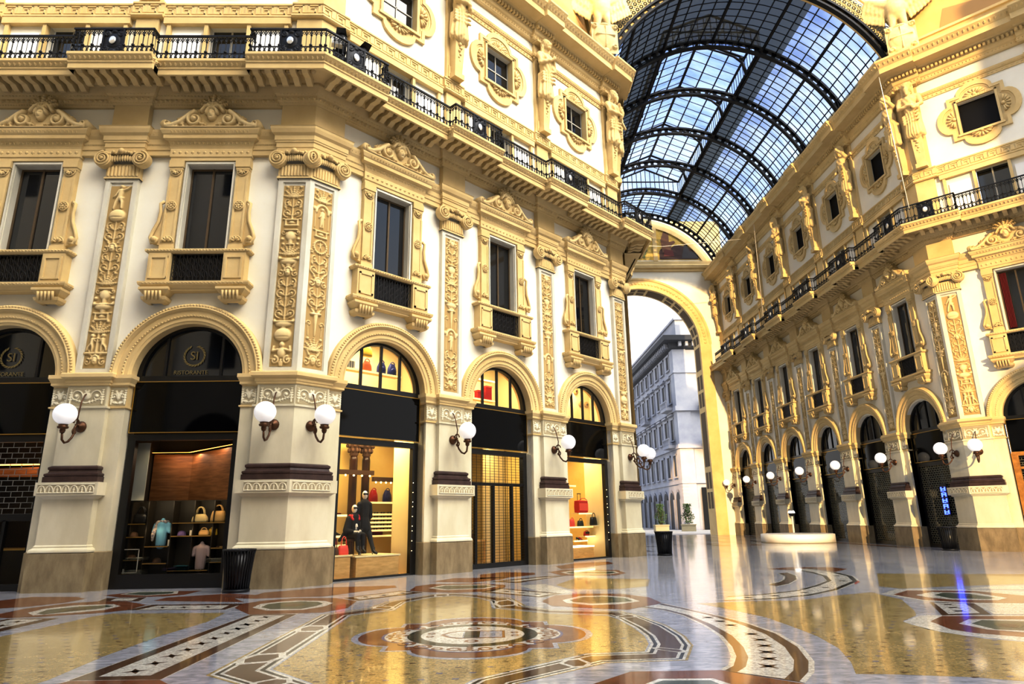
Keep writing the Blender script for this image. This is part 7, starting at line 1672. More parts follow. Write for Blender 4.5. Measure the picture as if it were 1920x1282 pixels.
# arcade shops: shallow dark rooms behind the shutters
for i, x in enumerate(am): room('wall_arcade_shop', 'N', x, -2.0, 2.0, .6, 2.5, .02, 7.5, 'darkwall', 'darkshelf', 'darkwall')
room('wall_corner_shop', 'NE', em[0], -1.5, 2.0, .6, 2.0, .02, 7.5, 'darkwall', 'darkshelf', 'darkwall')
FLOOR = [('yellow',1,[(-6.99,8.24),(-7.53,10.06),(-7.48,10.75),(-7.38,11.82),(-7.34,12.85),(-7.18,13.21),(-5.04,13.02),(-4.9,11.95),(-5.01,10.54),(-4.98,9.08),(-4.84,7.8),(-4.87,7.52),(-4.87,7.15),(-4.81,5.8)]),('yellow',1,[(-2.59,8.11),(-2.62,12.35),(-1.95,12.96),(-1.89,14.14),(-1.43,14.91),(-0.99,15.14),(-0.49,14.76),(-0.17,14.07),(-0.1,13.0),(0.87,12.17),(1.83,11.79),(1.94,11.41),(2.03,10.48),(2.04,9.79),(1.97,9.2),(1.8,8.68),(1.06,8.63),(-0.25,7.43),(-0.49,6.89),(-1.11,6.4),(-1.96,7.42)]),('yellow',1,[(3.75,13.15),(5.03,13.37),(5.8,13.34),(6.8,13.98),(7.84,14.47),(7.74,13.94),(7.72,13.25),(7.01,11.69),(6.72,11.18),(6.16,10.63),(6.1,10.29),(6.11,9.67),(6.34,9.1),(6.65,8.86),(7.23,8.37),(5.58,6.56),(5.1,6.9),(4.76,7.1),(4.04,7.29),(3.68,7.34),(3.92,7.89),(4.18,8.68),(4.31,9.5),(4.33,10.07),(4.32,11.26),(4.04,12.35)]),('yellow',1,[(10.39,18.79),(12.93,18.07),(14.81,17.69),(12.61,15.13),(11.92,15.52),(10.11,15.31),(8.8,15.02),(8.61,15.56)]),('yellow',1,[(1.41,17.13),(2.11,18.98),(4.01,18.26),(3.55,16.47),(2.73,15.94),(1.62,16.13)]),('silver',2,('B',[(-2.559,8.121),(-2.593,12.34),(-1.923,12.942),(-1.87,14.133),(-1.427,14.879),(-0.988,15.114),(-0.489,14.732),(-0.192,14.046),(-0.13,12.985),(0.867,12.146),(1.814,11.766),(1.917,11.401),(2.004,10.471),(2.014,9.793),(1.944,9.208),(1.782,8.707),(1.052,8.657),(-0.272,7.44),(-0.501,6.925),(-1.117,6.437),(-1.952,7.444)],[(-2.59,8.11),(-2.62,12.35),(-1.95,12.96),(-1.89,14.14),(-1.43,14.91),(-0.99,15.14),(-0.49,14.76),(-0.17,14.07),(-0.1,13.0),(0.87,12.17),(1.83,11.79),(1.94,11.41),(2.03,10.48),(2.04,9.79),(1.97,9.2),(1.8,8.68),(1.06,8.63),(-0.25,7.43),(-0.49,6.89),(-1.11,6.4),(-1.96,7.42)],True)),('white',2,('B',[(-2.59,8.11),(-2.62,12.35),(-1.95,12.96),(-1.89,14.14),(-1.43,14.91),(-0.99,15.14),(-0.49,14.76),(-0.17,14.07),(-0.1,13.0),(0.87,12.17),(1.83,11.79),(1.94,11.41),(2.03,10.48),(2.04,9.79),(1.97,9.2),(1.8,8.68),(1.06,8.63),(-0.25,7.43),(-0.49,6.89),(-1.11,6.4),(-1.96,7.42)],[(-2.633,8.094),(-2.658,12.364),(-1.988,12.986),(-1.918,14.151),(-1.434,14.953),(-0.993,15.177),(-0.491,14.799),(-0.139,14.104),(-0.058,13.021),(0.874,12.203),(1.853,11.824),(1.972,11.423),(2.066,10.493),(2.077,9.786),(2.006,9.188),(1.825,8.643),(1.071,8.592),(-0.219,7.416),(-0.474,6.84),(-1.101,6.348),(-1.971,7.386)],True)),('black',2,('B',[(-2.633,8.094),(-2.658,12.364),(-1.988,12.986),(-1.918,14.151),(-1.434,14.953),(-0.993,15.177),(-0.491,14.799),(-0.139,14.104),(-0.058,13.021),(0.874,12.203),(1.853,11.824),(1.972,11.423),(2.066,10.493),(2.077,9.786),(2.006,9.188),(1.825,8.643),(1.071,8.592),(-0.219,7.416),(-0.474,6.84),(-1.101,6.348),(-1.971,7.386)],[(-2.688,8.073),(-2.706,12.382),(-2.036,13.019),(-1.954,14.164),(-1.44,15.009),(-0.996,15.225),(-0.493,14.85),(-0.1,14.147),(-0.004,13.048),(0.88,12.245),(1.883,11.867),(2.012,11.439),(2.113,10.51),(2.125,9.78),(2.052,9.173),(1.858,8.595),(1.084,8.544),(-0.18,7.398),(-0.453,6.776),(-1.089,6.282),(-1.986,7.342)],True)),('white',2,('B',[(-2.688,8.073),(-2.706,12.382),(-2.036,13.019),(-1.954,14.164),(-1.44,15.009),(-0.996,15.225),(-0.493,14.85),(-0.1,14.147),(-0.004,13.048),(0.88,12.245),(1.883,11.867),(2.012,11.439),(2.113,10.51),(2.125,9.78),(2.052,9.173),(1.858,8.595),(1.084,8.544),(-0.18,7.398),(-0.453,6.776),(-1.089,6.282),(-1.986,7.342)],[(-2.736,8.055),(-2.75,12.398),(-2.08,13.049),(-1.986,14.176),(-1.444,15.059),(-1.0,15.267),(-0.495,14.894),(-0.064,14.185),(0.044,13.072),(0.884,12.283),(1.909,11.905),(2.048,11.453),(2.155,10.526),(2.167,9.776),(2.092,9.159),(1.886,8.553),(1.096,8.5),(-0.144,7.382),(-0.435,6.72),(-1.079,6.222),(-1.998,7.302)],True)),('brown',2,('B',[(-2.736,8.055),(-2.75,12.398),(-2.08,13.049),(-1.986,14.176),(-1.444,15.059),(-1.0,15.267),(-0.495,14.894),(-0.064,14.185),(0.044,13.072),(0.884,12.283),(1.909,11.905),(2.048,11.453),(2.155,10.526),(2.167,9.776),(2.092,9.159),(1.886,8.553),(1.096,8.5),(-0.144,7.382),(-0.435,6.72),(-1.079,6.222),(-1.998,7.302)],[(-3.029,7.944),(-3.009,12.494),(-2.339,13.226),(-2.178,14.248),(-1.473,15.356),(-1.019,15.522),(-0.504,15.163),(0.147,14.416),(0.332,13.216),(0.913,12.508),(2.068,12.136),(2.264,11.54),(2.404,10.617),(2.422,9.747),(2.337,9.078),(2.059,8.298),(1.168,8.241),(0.067,7.286),(-0.324,6.379),(-1.016,5.867),(-2.075,7.067)],True)),('white',2,('B',[(-3.029,7.944),(-3.009,12.494),(-2.339,13.226),(-2.178,14.248),(-1.473,15.356),(-1.019,15.522),(-0.504,15.163),(0.147,14.416),(0.332,13.216),(0.913,12.508),(2.068,12.136),(2.264,11.54),(2.404,10.617),(2.422,9.747),(2.337,9.078),(2.059,8.298),(1.168,8.241),(0.067,7.286),(-0.324,6.379),(-1.016,5.867),(-2.075,7.067)],[(-3.072,7.928),(-3.047,12.508),(-2.377,13.252),(-2.206,14.258),(-1.477,15.4),(-1.022,15.559),(-0.506,15.202),(0.178,14.449),(0.374,13.237),(0.917,12.541),(2.091,12.169),(2.296,11.552),(2.441,10.63),(2.459,9.743),(2.373,9.066),(2.084,8.261),(1.179,8.203),(0.098,7.272),(-0.308,6.329),(-1.007,5.815),(-2.086,7.033)],True)),('black',2,('B',[(-3.072,7.928),(-3.047,12.508),(-2.377,13.252),(-2.206,14.258),(-1.477,15.4),(-1.022,15.559),(-0.506,15.202),(0.178,14.449),(0.374,13.237),(0.917,12.541),(2.091,12.169),(2.296,11.552),(2.441,10.63),(2.459,9.743),(2.373,9.066),(2.084,8.261),(1.179,8.203),(0.098,7.272),(-0.308,6.329),(-1.007,5.815),(-2.086,7.033)],[(-3.121,7.91),(-3.09,12.524),(-2.42,13.282),(-2.238,14.271),(-1.482,15.449),(-1.025,15.601),(-0.507,15.247),(0.213,14.488),(0.422,13.261),(0.922,12.579),(2.117,12.208),(2.332,11.567),(2.482,10.645),(2.501,9.738),(2.414,9.052),(2.113,8.219),(1.19,8.16),(0.133,7.256),(-0.29,6.272),(-0.997,5.756),(-2.099,6.994)],True)),('white',2,('B',[(-3.121,7.91),(-3.09,12.524),(-2.42,13.282),(-2.238,14.271),(-1.482,15.449),(-1.025,15.601),(-0.507,15.247),(0.213,14.488),(0.422,13.261),(0.922,12.579),(2.117,12.208),(2.332,11.567),(2.482,10.645),(2.501,9.738),(2.414,9.052),(2.113,8.219),(1.19,8.16),(0.133,7.256),(-0.29,6.272),(-0.997,5.756),(-2.099,6.994)],[(-3.163,7.894),(-3.128,12.538),(-2.458,13.308),(-2.266,14.281),(-1.486,15.493),(-1.028,15.638),(-0.509,15.286),(0.244,14.521),(0.464,13.282),(0.926,12.612),(2.14,12.241),(2.363,11.579),(2.519,10.659),(2.538,9.734),(2.449,9.04),(2.138,8.182),(1.201,8.122),(0.164,7.242),(-0.274,6.223),(-0.988,5.704),(-2.11,6.959)],True)),('yellow',2,('B',[(-3.163,7.894),(-3.128,12.538),(-2.458,13.308),(-2.266,14.281),(-1.486,15.493),(-1.028,15.638),(-0.509,15.286),(0.244,14.521),(0.464,13.282),(0.926,12.612),(2.14,12.241),(2.363,11.579),(2.519,10.659),(2.538,9.734),(2.449,9.04),(2.138,8.182),(1.201,8.122),(0.164,7.242),(-0.274,6.223),(-0.988,5.704),(-2.11,6.959)],[(-3.2,7.88),(-3.16,12.55),(-2.49,13.33),(-2.29,14.29),(-1.49,15.53),(-1.03,15.67),(-0.51,15.32),(0.27,14.55),(0.5,13.3),(0.93,12.64),(2.16,12.27),(2.39,11.59),(2.55,10.67),(2.57,9.73),(2.48,9.03),(2.16,8.15),(1.21,8.09),(0.19,7.23),(-0.26,6.18),(-0.98,5.66),(-2.12,6.93)],True)),('white',3,[(-2.714,8.497),(-2.619,8.825),(-2.716,9.102),(-3.072,9.026),(-3.169,8.68),(-3.075,8.384)]),('brown',4,[(-2.771,8.578),(-2.707,8.801),(-2.773,8.99),(-3.015,8.939),(-3.081,8.703),(-3.017,8.502)]),('white',3,[(-2.722,10.66),(-2.633,10.953),(-2.724,11.265),(-3.059,11.318),(-3.151,11.007),(-3.062,10.676)]),('brown',4,[(-2.776,10.762),(-2.716,10.962),(-2.778,11.174),(-3.005,11.21),(-3.068,10.998),(-3.008,10.774)]),('white',3,[(0.94,8.386),(0.767,8.336),(0.664,8.137),(0.813,7.882),(0.967,7.911),(1.051,8.087)]),('brown',4,[(0.916,8.302),(0.799,8.268),(0.729,8.133),(0.831,7.959),(0.935,7.979),(0.992,8.098)]),('white',3,[(-0.303,7.069),(-0.394,7.058),(-0.388,6.876),(-0.224,6.512),(-0.115,6.569),(-0.102,6.796)]),('brown',4,[(-0.287,6.987),(-0.349,6.98),(-0.345,6.856),(-0.234,6.608),(-0.159,6.647),(-0.151,6.802)]),('white',3,[(2.002,8.959),(1.907,8.939),(1.952,8.811),(2.204,8.579),(2.31,8.626),(2.276,8.781)]),('brown',4,[(2.036,8.902),(1.971,8.889),(2.002,8.802),(2.173,8.644),(2.246,8.676),(2.223,8.782)]),('white',3,[(1.95,11.71),(1.921,11.545),(2.023,11.468),(2.29,11.585),(2.299,11.8),(2.176,11.926)]),('brown',4,[(2.001,11.698),(1.981,11.585),(2.051,11.533),(2.232,11.613),(2.238,11.759),(2.155,11.845)]),('white',3,[(-0.072,14.055),(-0.114,13.551),(0.01,13.171),(0.36,13.361),(0.364,13.909),(0.202,14.333)]),('brown',4,[(-0.009,13.951),(-0.038,13.608),(0.047,13.35),(0.285,13.479),(0.288,13.852),(0.177,14.14)]),('white',3,[(-2.136,7.47),(-2.193,7.646),(-2.352,7.693),(-2.583,7.477),(-2.485,7.278),(-2.286,7.208)]),('brown',4,[(-2.201,7.468),(-2.24,7.587),(-2.348,7.619),(-2.505,7.472),(-2.439,7.337),(-2.303,7.289)]),('white',3,[(-1.398,15.055),(-1.234,15.037),(-1.087,15.204),(-1.113,15.532),(-1.281,15.57),(-1.432,15.422)]),('brown',4,[(-1.353,15.135),(-1.242,15.122),(-1.141,15.235),(-1.159,15.459),(-1.273,15.485),(-1.376,15.384)]),('white',3,[(-2.058,13.034),(-1.958,13.209),(-2.023,13.488),(-2.313,13.658),(-2.43,13.509),(-2.382,13.256)]),('brown',4,[(-2.102,13.138),(-2.034,13.257),(-2.078,13.447),(-2.275,13.562),(-2.354,13.461),(-2.322,13.289)]),('white',1,[(-4.611,7.662),(-3.591,7.62),(-3.623,12.778),(-4.486,12.82)]),('brown',2,[(-4.59,7.76),(-3.61,7.72),(-3.64,12.68),(-4.47,12.72)]),('white',3,[(-4.37,7.91),(-3.82,7.93),(-3.8,12.57),(-4.38,12.58)]),('white',1,[(-7.8,10.127),(-8.84,11.437),(-8.788,12.779),(-7.842,12.748)]),('brown',2,[(-7.82,10.19),(-8.82,11.45),(-8.77,12.74),(-7.86,12.71)]),('white',3,[(-8.09,10.54),(-8.6,11.17),(-8.65,12.63),(-8.06,12.59)]),('white',1,[(-7.23,13.656),(-7.147,14.488),(-5.181,14.436),(-5.202,13.49)]),('brown',2,[(-7.19,13.67),(-7.11,14.47),(-5.22,14.42),(-5.24,13.51)]),('white',3,[(-6.98,13.7),(-6.91,14.3),(-5.42,14.17),(-5.35,13.6)]),('white',1,[(-8.684,15.248),(-8.861,15.913),(-7.957,15.965),(-7.728,15.154)]),('brown',2,[(-8.67,15.26),(-8.84,15.9),(-7.97,15.95),(-7.75,15.17)]),('white',3,[(-8.44,15.34),(-8.57,15.78),(-8.08,15.81),(-7.97,15.32)]),('white',1,[(-3.381,15.084),(-2.944,14.523),(-1.665,15.947),(-2.3,16.426)]),('brown',2,[(-3.35,15.1),(-2.93,14.56),(-1.7,15.93),(-2.31,16.39)]),('white',3,[(-3.15,15.17),(-2.94,14.77),(-1.97,15.93),(-2.29,16.24)]),('white',1,[(-0.466,15.799),(0.002,16.642),(1.427,15.217),(0.907,14.562)]),('brown',2,[(-0.43,15.79),(0.02,16.6),(1.39,15.23),(0.89,14.6)]),('white',3,[(-0.19,15.81),(0.06,16.38),(1.19,15.21),(0.84,14.76)]),('white',1,[(-0.295,18.286),(1.338,19.732),(1.972,19.815),(0.485,17.808)]),('brown',2,[(-0.25,18.31),(1.32,19.7),(1.93,19.78),(0.5,17.85)]),('white',3,[(0.12,18.37),(1.3,19.4),(1.64,19.52),(0.48,18.17)]),('white',2,('B',[(2.559,12.72),(2.87,12.377),(3.049,11.648),(3.075,10.575),(3.012,9.658),(2.872,8.902),(2.724,8.337),(2.525,7.858),(2.368,7.663)],[(2.599,12.755),(2.904,12.388),(3.087,11.654),(3.127,10.592),(3.074,9.666),(2.935,8.896),(2.78,8.312),(2.578,7.83),(2.411,7.618)],False)),('brown',2,('B',[(2.599,12.755),(2.904,12.388),(3.087,11.654),(3.127,10.592),(3.074,9.666),(2.935,8.896),(2.78,8.312),(2.578,7.83),(2.411,7.618)],[(2.684,12.83),(2.976,12.41),(3.168,11.666),(3.238,10.628),(3.206,9.684),(3.07,8.882),(2.9,8.256),(2.692,7.77),(2.504,7.522)],False)),('white',2,('B',[(2.684,12.83),(2.976,12.41),(3.168,11.666),(3.238,10.628),(3.206,9.684),(3.07,8.882),(2.9,8.256),(2.692,7.77),(2.504,7.522)],[(3.003,13.11),(3.245,12.494),(3.47,11.711),(3.652,10.762),(3.699,9.751),(3.574,8.832),(3.348,8.049),(3.118,7.546),(2.851,7.164)],False)),('brown',2,('B',[(3.003,13.11),(3.245,12.494),(3.47,11.711),(3.652,10.762),(3.699,9.751),(3.574,8.832),(3.348,8.049),(3.118,7.546),(2.851,7.164)],[(3.1,13.195),(3.326,12.519),(3.562,11.724),(3.778,10.803),(3.848,9.772),(3.727,8.816),(3.484,7.986),(3.247,7.478),(2.957,7.055)],False)),('white',2,('B',[(3.1,13.195),(3.326,12.519),(3.562,11.724),(3.778,10.803),(3.848,9.772),(3.727,8.816),(3.484,7.986),(3.247,7.478),(2.957,7.055)],[(3.14,13.23),(3.36,12.53),(3.6,11.73),(3.83,10.82),(3.91,9.78),(3.79,8.81),(3.54,7.96),(3.3,7.45),(3.0,7.01)],False)),('brown',3,[(2.38,7.65),(3.0,7.01),(2.95,7.13),(2.47,7.53)]),('white',2,('B',[(4.69,14.192),(5.181,14.335),(5.854,14.673),(6.556,15.143),(7.362,16.044),(8.13,17.058),(8.627,18.335),(8.848,19.541),(8.787,20.808)],[(4.68,14.17),(5.17,14.31),(5.84,14.64),(6.55,15.11),(7.36,16.01),(8.15,17.05),(8.65,18.33),(8.87,19.54),(8.81,20.81)],False)),('black',2,('B',[(4.68,14.17),(5.17,14.31),(5.84,14.64),(6.55,15.11),(7.36,16.01),(8.15,17.05),(8.65,18.33),(8.87,19.54),(8.81,20.81)],[(4.632,14.068),(5.12,14.191),(5.776,14.485),(6.522,14.957),(7.353,15.85),(8.244,17.011),(8.758,18.308),(8.972,19.537),(8.916,20.821)],False)),('white',2,('B',[(4.632,14.068),(5.12,14.191),(5.776,14.485),(6.522,14.957),(7.353,15.85),(8.244,17.011),(8.758,18.308),(8.972,19.537),(8.916,20.821)],[(4.415,13.601),(4.889,13.647),(5.481,13.774),(6.394,14.26),(7.321,15.121),(8.673,16.832),(9.251,18.205),(9.439,19.524),(9.403,20.872)],False)),('black',2,('B',[(4.415,13.601),(4.889,13.647),(5.481,13.774),(6.394,14.26),(7.321,15.121),(8.673,16.832),(9.251,18.205),(9.439,19.524),(9.403,20.872)],[(4.36,13.484),(4.832,13.511),(5.408,13.597),(6.362,14.085),(7.313,14.938),(8.78,16.787),(9.374,18.18),(9.556,19.521),(9.524,20.885)],False)),('white',2,('B',[(4.36,13.484),(4.832,13.511),(5.408,13.597),(6.362,14.085),(7.313,14.938),(8.78,16.787),(9.374,18.18),(9.556,19.521),(9.524,20.885)],[(4.34,13.44),(4.81,13.46),(5.38,13.53),(6.35,14.02),(7.31,14.87),(8.82,16.77),(9.42,18.17),(9.6,19.52),(9.57,20.89)],False)),('white',2,('B',[(6.42,16.46),(6.89,16.97),(7.25,17.55),(7.65,18.45),(7.85,19.34)],[(6.42,16.393),(6.894,16.898),(7.294,17.542),(7.699,18.458),(7.902,19.369)],False)),('black',2,('B',[(6.42,16.393),(6.894,16.898),(7.294,17.542),(7.699,18.458),(7.902,19.369)],[(6.42,16.314),(6.898,16.814),(7.346,17.532),(7.757,18.468),(7.962,19.402)],False)),('brown',2,('B',[(6.42,16.314),(6.898,16.814),(7.346,17.532),(7.757,18.468),(7.962,19.402)],[(6.42,16.046),(6.912,16.526),(7.524,17.498),(7.953,18.502),(8.168,19.518)],False)),('black',2,('B',[(6.42,16.046),(6.912,16.526),(7.524,17.498),(7.953,18.502),(8.168,19.518)],[(6.42,15.967),(6.916,16.442),(7.576,17.488),(8.011,18.512),(8.228,19.551)],False)),('white',2,('B',[(6.42,15.967),(6.916,16.442),(7.576,17.488),(8.011,18.512),(8.228,19.551)],[(6.42,15.9),(6.92,16.37),(7.62,17.48),(8.06,18.52),(8.28,19.58)],False)),('terra',1,[(8.22,20.95),(9.11,21.49),(10.37,21.2),(10.42,20.45),(9.6,19.52),(8.86,20.11)]),('red',3,[(8.47,16.38),(8.87,16.92),(8.72,16.58),(8.33,16.06)]),('terra',2,[(-9.42,13.24),(-9.48,14.18),(-9.15,14.98),(-8.7,15.26),(-7.99,15.16),(-7.23,14.49),(-7.16,13.67),(-7.58,13.26),(-8.34,12.93),(-8.84,12.83),(-9.03,12.9)]),('white',3,[(-8.98,13.54),(-9.05,14.12),(-8.77,14.64),(-8.02,14.71),(-7.67,14.34),(-7.66,13.74),(-8.02,13.41),(-8.6,13.13)]),('green',4,[(-8.72,13.41),(-8.87,13.96),(-8.54,14.35),(-8.06,14.54),(-7.83,14.36),(-7.89,13.96),(-8.19,13.62),(-8.47,13.24)]),('olive',5,[(-8.501,13.696),(-8.568,13.944),(-8.42,14.119),(-8.204,14.205),(-8.1,14.123),(-8.127,13.944),(-8.262,13.79),(-8.388,13.62)]),('brown',6,[(-8.441,13.774),(-8.486,13.939),(-8.387,14.056),(-8.243,14.113),(-8.174,14.059),(-8.192,13.939),(-8.282,13.837),(-8.366,13.723)]),('terra',2,[(-5.14,13.71),(-5.26,14.35),(-4.96,14.89),(-4.4,15.26),(-3.55,15.13),(-2.94,14.51),(-2.89,13.4),(-3.21,12.83),(-3.96,12.73),(-4.51,12.74)]),('white',3,[(-4.8,13.71),(-4.84,14.29),(-4.61,14.58),(-4.22,14.78),(-3.63,14.61),(-3.36,14.24),(-3.4,13.7),(-3.69,13.23),(-4.35,13.22)]),('green',4,[(-4.64,13.75),(-4.67,14.21),(-4.49,14.45),(-4.12,14.6),(-3.73,14.46),(-3.55,14.18),(-3.58,13.8),(-3.77,13.38),(-4.35,13.42)]),('olive',5,[(-4.343,13.903),(-4.357,14.11),(-4.276,14.218),(-4.109,14.285),(-3.934,14.222),(-3.853,14.096),(-3.866,13.925),(-3.952,13.736),(-4.213,13.754)]),('brown',6,[(-4.262,13.944),(-4.271,14.082),(-4.217,14.154),(-4.106,14.199),(-3.989,14.157),(-3.935,14.073),(-3.944,13.959),(-4.001,13.833),(-4.175,13.845)]),('terra',2,[(-2.1,16.35),(-2.08,17.45),(-1.72,17.9),(-0.69,17.9),(0.16,17.4),(0.15,16.74),(-0.31,15.92),(-0.91,15.73),(-1.66,15.99)]),('white',3,[(-1.72,16.9),(-1.42,17.57),(-0.34,17.59),(-0.01,17.09),(-0.32,16.51),(-1.26,16.33)]),('green',4,[(-1.6,16.94),(-1.34,17.42),(-0.34,17.38),(-0.14,17.11),(-0.39,16.67),(-1.21,16.5)]),('olive',5,[(-1.18,16.975),(-1.063,17.191),(-0.613,17.173),(-0.523,17.051),(-0.636,16.853),(-1.005,16.777)]),('brown',6,[(-1.066,16.984),(-0.988,17.128),(-0.688,17.116),(-0.628,17.035),(-0.703,16.903),(-0.949,16.852)]),('terra',2,[(0.85,13.92),(1.19,14.9),(1.77,15.12),(2.61,14.99),(3.08,14.27),(3.11,13.3),(2.64,12.81),(2.28,12.46),(1.6,12.81),(1.0,13.16)]),('white',3,[(1.27,14.03),(1.69,14.69),(2.26,14.71),(2.66,14.33),(2.76,13.63),(2.3,13.24),(1.73,13.14),(1.31,13.56)]),('green',4,[(1.42,14.01),(1.74,14.47),(2.18,14.51),(2.55,14.24),(2.63,13.68),(2.3,13.51),(1.79,13.43),(1.46,13.72)]),('olive',5,[(1.744,13.975),(1.888,14.182),(2.086,14.2),(2.252,14.078),(2.288,13.826),(2.14,13.75),(1.91,13.714),(1.762,13.844)]),('brown',6,[(1.832,13.965),(1.928,14.103),(2.06,14.115),(2.171,14.034),(2.195,13.866),(2.096,13.815),(1.943,13.791),(1.844,13.878)]),('white',1,[(7.83,14.14),(8.68,14.99),(10.16,14.65),(11.37,13.69),(9.85,11.91),(8.47,12.43),(7.96,12.93)]),('terra',2,[(8.01,14.0),(8.71,14.67),(9.95,14.35),(10.28,13.44),(10.43,12.84),(9.43,12.37),(8.58,12.58),(8.06,13.1)]),('white',3,[(8.37,13.84),(9.02,14.32),(9.74,14.05),(9.72,13.14),(9.3,12.83),(8.56,13.03),(8.37,13.44)]),('green',4,[(8.72,13.79),(9.15,14.15),(9.49,13.88),(9.54,13.2),(9.27,13.02),(8.67,13.2)]),('olive',5,[(8.951,13.652),(9.145,13.814),(9.298,13.693),(9.32,13.387),(9.198,13.306),(8.928,13.387)]),('brown',6,[(9.014,13.615),(9.143,13.723),(9.245,13.642),(9.26,13.438),(9.179,13.384),(8.999,13.438)]),('white',1,[(6.14,10.59),(6.78,11.17),(7.13,11.19),(9.14,10.87),(7.03,8.47),(6.68,8.89),(6.23,9.38),(6.07,9.87)]),('terra',2,[(6.56,10.58),(7.07,11.07),(8.41,10.9),(8.28,10.03),(7.07,8.85),(6.9,9.17),(6.5,9.53),(6.38,9.84)]),('white',3,[(6.82,10.32),(7.25,10.71),(8.01,10.58),(8.08,10.06),(7.39,9.43),(7.16,9.5),(6.85,9.78)]),('green',4,[(7.0,10.3),(7.37,10.6),(7.88,10.42),(7.85,10.03),(7.35,9.58),(7.27,9.64),(6.97,9.77)]),('olive',5,[(7.211,10.162),(7.378,10.297),(7.607,10.216),(7.594,10.04),(7.369,9.838),(7.333,9.865),(7.198,9.923)]),('brown',6,[(7.269,10.124),(7.38,10.214),(7.533,10.16),(7.524,10.043),(7.374,9.908),(7.35,9.926),(7.26,9.965)]),('brown',2,[(7.95,12.76),(8.6,12.49),(7.91,11.13),(7.11,11.13)]),('white',3,[(7.98,12.67),(8.43,12.47),(7.85,11.3),(7.3,11.26)]),('white',2,[(8.56,12.41),(9.31,12.22),(9.66,11.94),(8.85,10.97),(8.4,11.07),(7.97,11.15)]),('white',2,[(9.95,14.78),(10.86,15.18),(11.7,15.24),(12.19,14.95),(11.04,14.41)]),('terra',2,[(0.85,7.06),(1.4,7.65),(2.37,7.63),(2.98,6.98),(2.69,6.19),(0.53,6.36)]),('white',3,[(1.37,7.02),(1.62,7.3),(2.17,7.27),(2.28,7.0),(2.15,6.45),(1.24,6.52)]),('green',4,[(1.47,7.04),(1.64,7.22),(2.12,7.19),(2.18,6.95),(2.03,6.46),(1.36,6.51)]),('terra',2,[(-4.62,7.61),(-4.57,7.74),(-3.61,7.71),(-3.4,7.48),(-3.09,6.82),(-4.16,6.9)]),('terra',2,[(-9.24,16.49),(-8.92,17.16),(-7.29,17.26),(-7.31,16.33),(-7.64,16.05),(-8.59,15.99)]),('white',3,[(-8.97,16.67),(-8.9,17.24),(-7.86,17.23),(-7.59,16.6),(-8.14,16.26)]),('green',4,[(-8.87,16.71),(-8.76,17.1),(-7.9,17.11),(-7.76,16.68),(-8.2,16.38)]),('terra',1,[(-7.45,15.2),(-7.46,15.82),(-6.32,16.45),(-5.56,16.05),(-5.53,16.54),(-4.37,17.51),(-2.65,17.72),(-2.52,17.19),(-3.17,16.49),(-3.85,15.46),(-4.7,15.4),(-5.31,15.27),(-5.8,15.41),(-5.31,14.66)]),('terra',1,[(-10.42,14.11),(-11.33,15.29),(-10.85,16.46),(-9.73,16.29),(-9.27,15.83),(-9.29,15.11),(-9.66,14.51)]),('terra',1,[(-1.79,18.58),(-1.29,19.58),(0.3,19.58),(0.07,18.9),(-0.7,18.16)]),('terra',1,[(-0.56,20.61),(0.14,21.43),(1.09,21.0),(1.06,20.28),(0.26,19.52),(-0.52,19.19)]),('terra',2,[(1.53,21.13),(2.09,22.06),(3.71,21.5),(3.75,20.31),(3.31,19.58),(1.81,19.88)]),('white',3,[(1.87,20.97),(2.25,21.53),(3.55,21.16),(3.59,20.43),(3.24,20.0),(2.05,20.24)]),('green',4,[(2.04,20.89),(2.31,21.34),(3.47,20.95),(3.5,20.5),(3.2,20.17),(2.13,20.39)]),('olive',5,[(2.444,20.789),(2.566,20.992),(3.088,20.816),(3.101,20.614),(2.966,20.465),(2.485,20.564)]),('brown',6,[(2.554,20.762),(2.635,20.897),(2.983,20.78),(2.992,20.645),(2.902,20.546),(2.582,20.612)]),('terra',1,[(1.95,23.58),(2.7,24.91),(4.08,25.56),(4.13,24.55),(2.86,22.82),(2.03,22.22)]),('white',1,[(0.48,17.15),(1.17,17.48),(1.7,15.37),(1.11,15.11)])]
STARS = [(-4.1,8.15),(-4.09,8.57),(-4.1,9.0),(-4.09,9.41),(-4.1,9.85),(-4.09,10.25),(-4.09,10.69),(-4.09,11.1),(-4.11,11.54),(-4.08,11.1),(-4.09,11.51),(-4.07,11.91),(-4.08,12.35),(-8.33,12.34),(-8.28,11.9),(-6.65,13.97),(-6.22,13.95),(-5.75,13.95),(-2.9,15.22),(-2.56,15.5),(-2.19,15.86),(0.17,15.84),(0.5,15.51),(0.84,15.19),(3.4,11.37),(3.46,10.96),(3.49,10.56),(3.51,9.77),(3.46,9.33),(3.36,8.92),(3.23,8.53),(3.1,8.15),(2.94,7.77),(5.0,13.92),(5.63,14.13),(6.46,14.61),(7.34,15.49),(8.46,16.92),(9.0,18.26),(9.21,19.53),(8.03,12.36),(7.87,11.99),(7.69,11.57)]
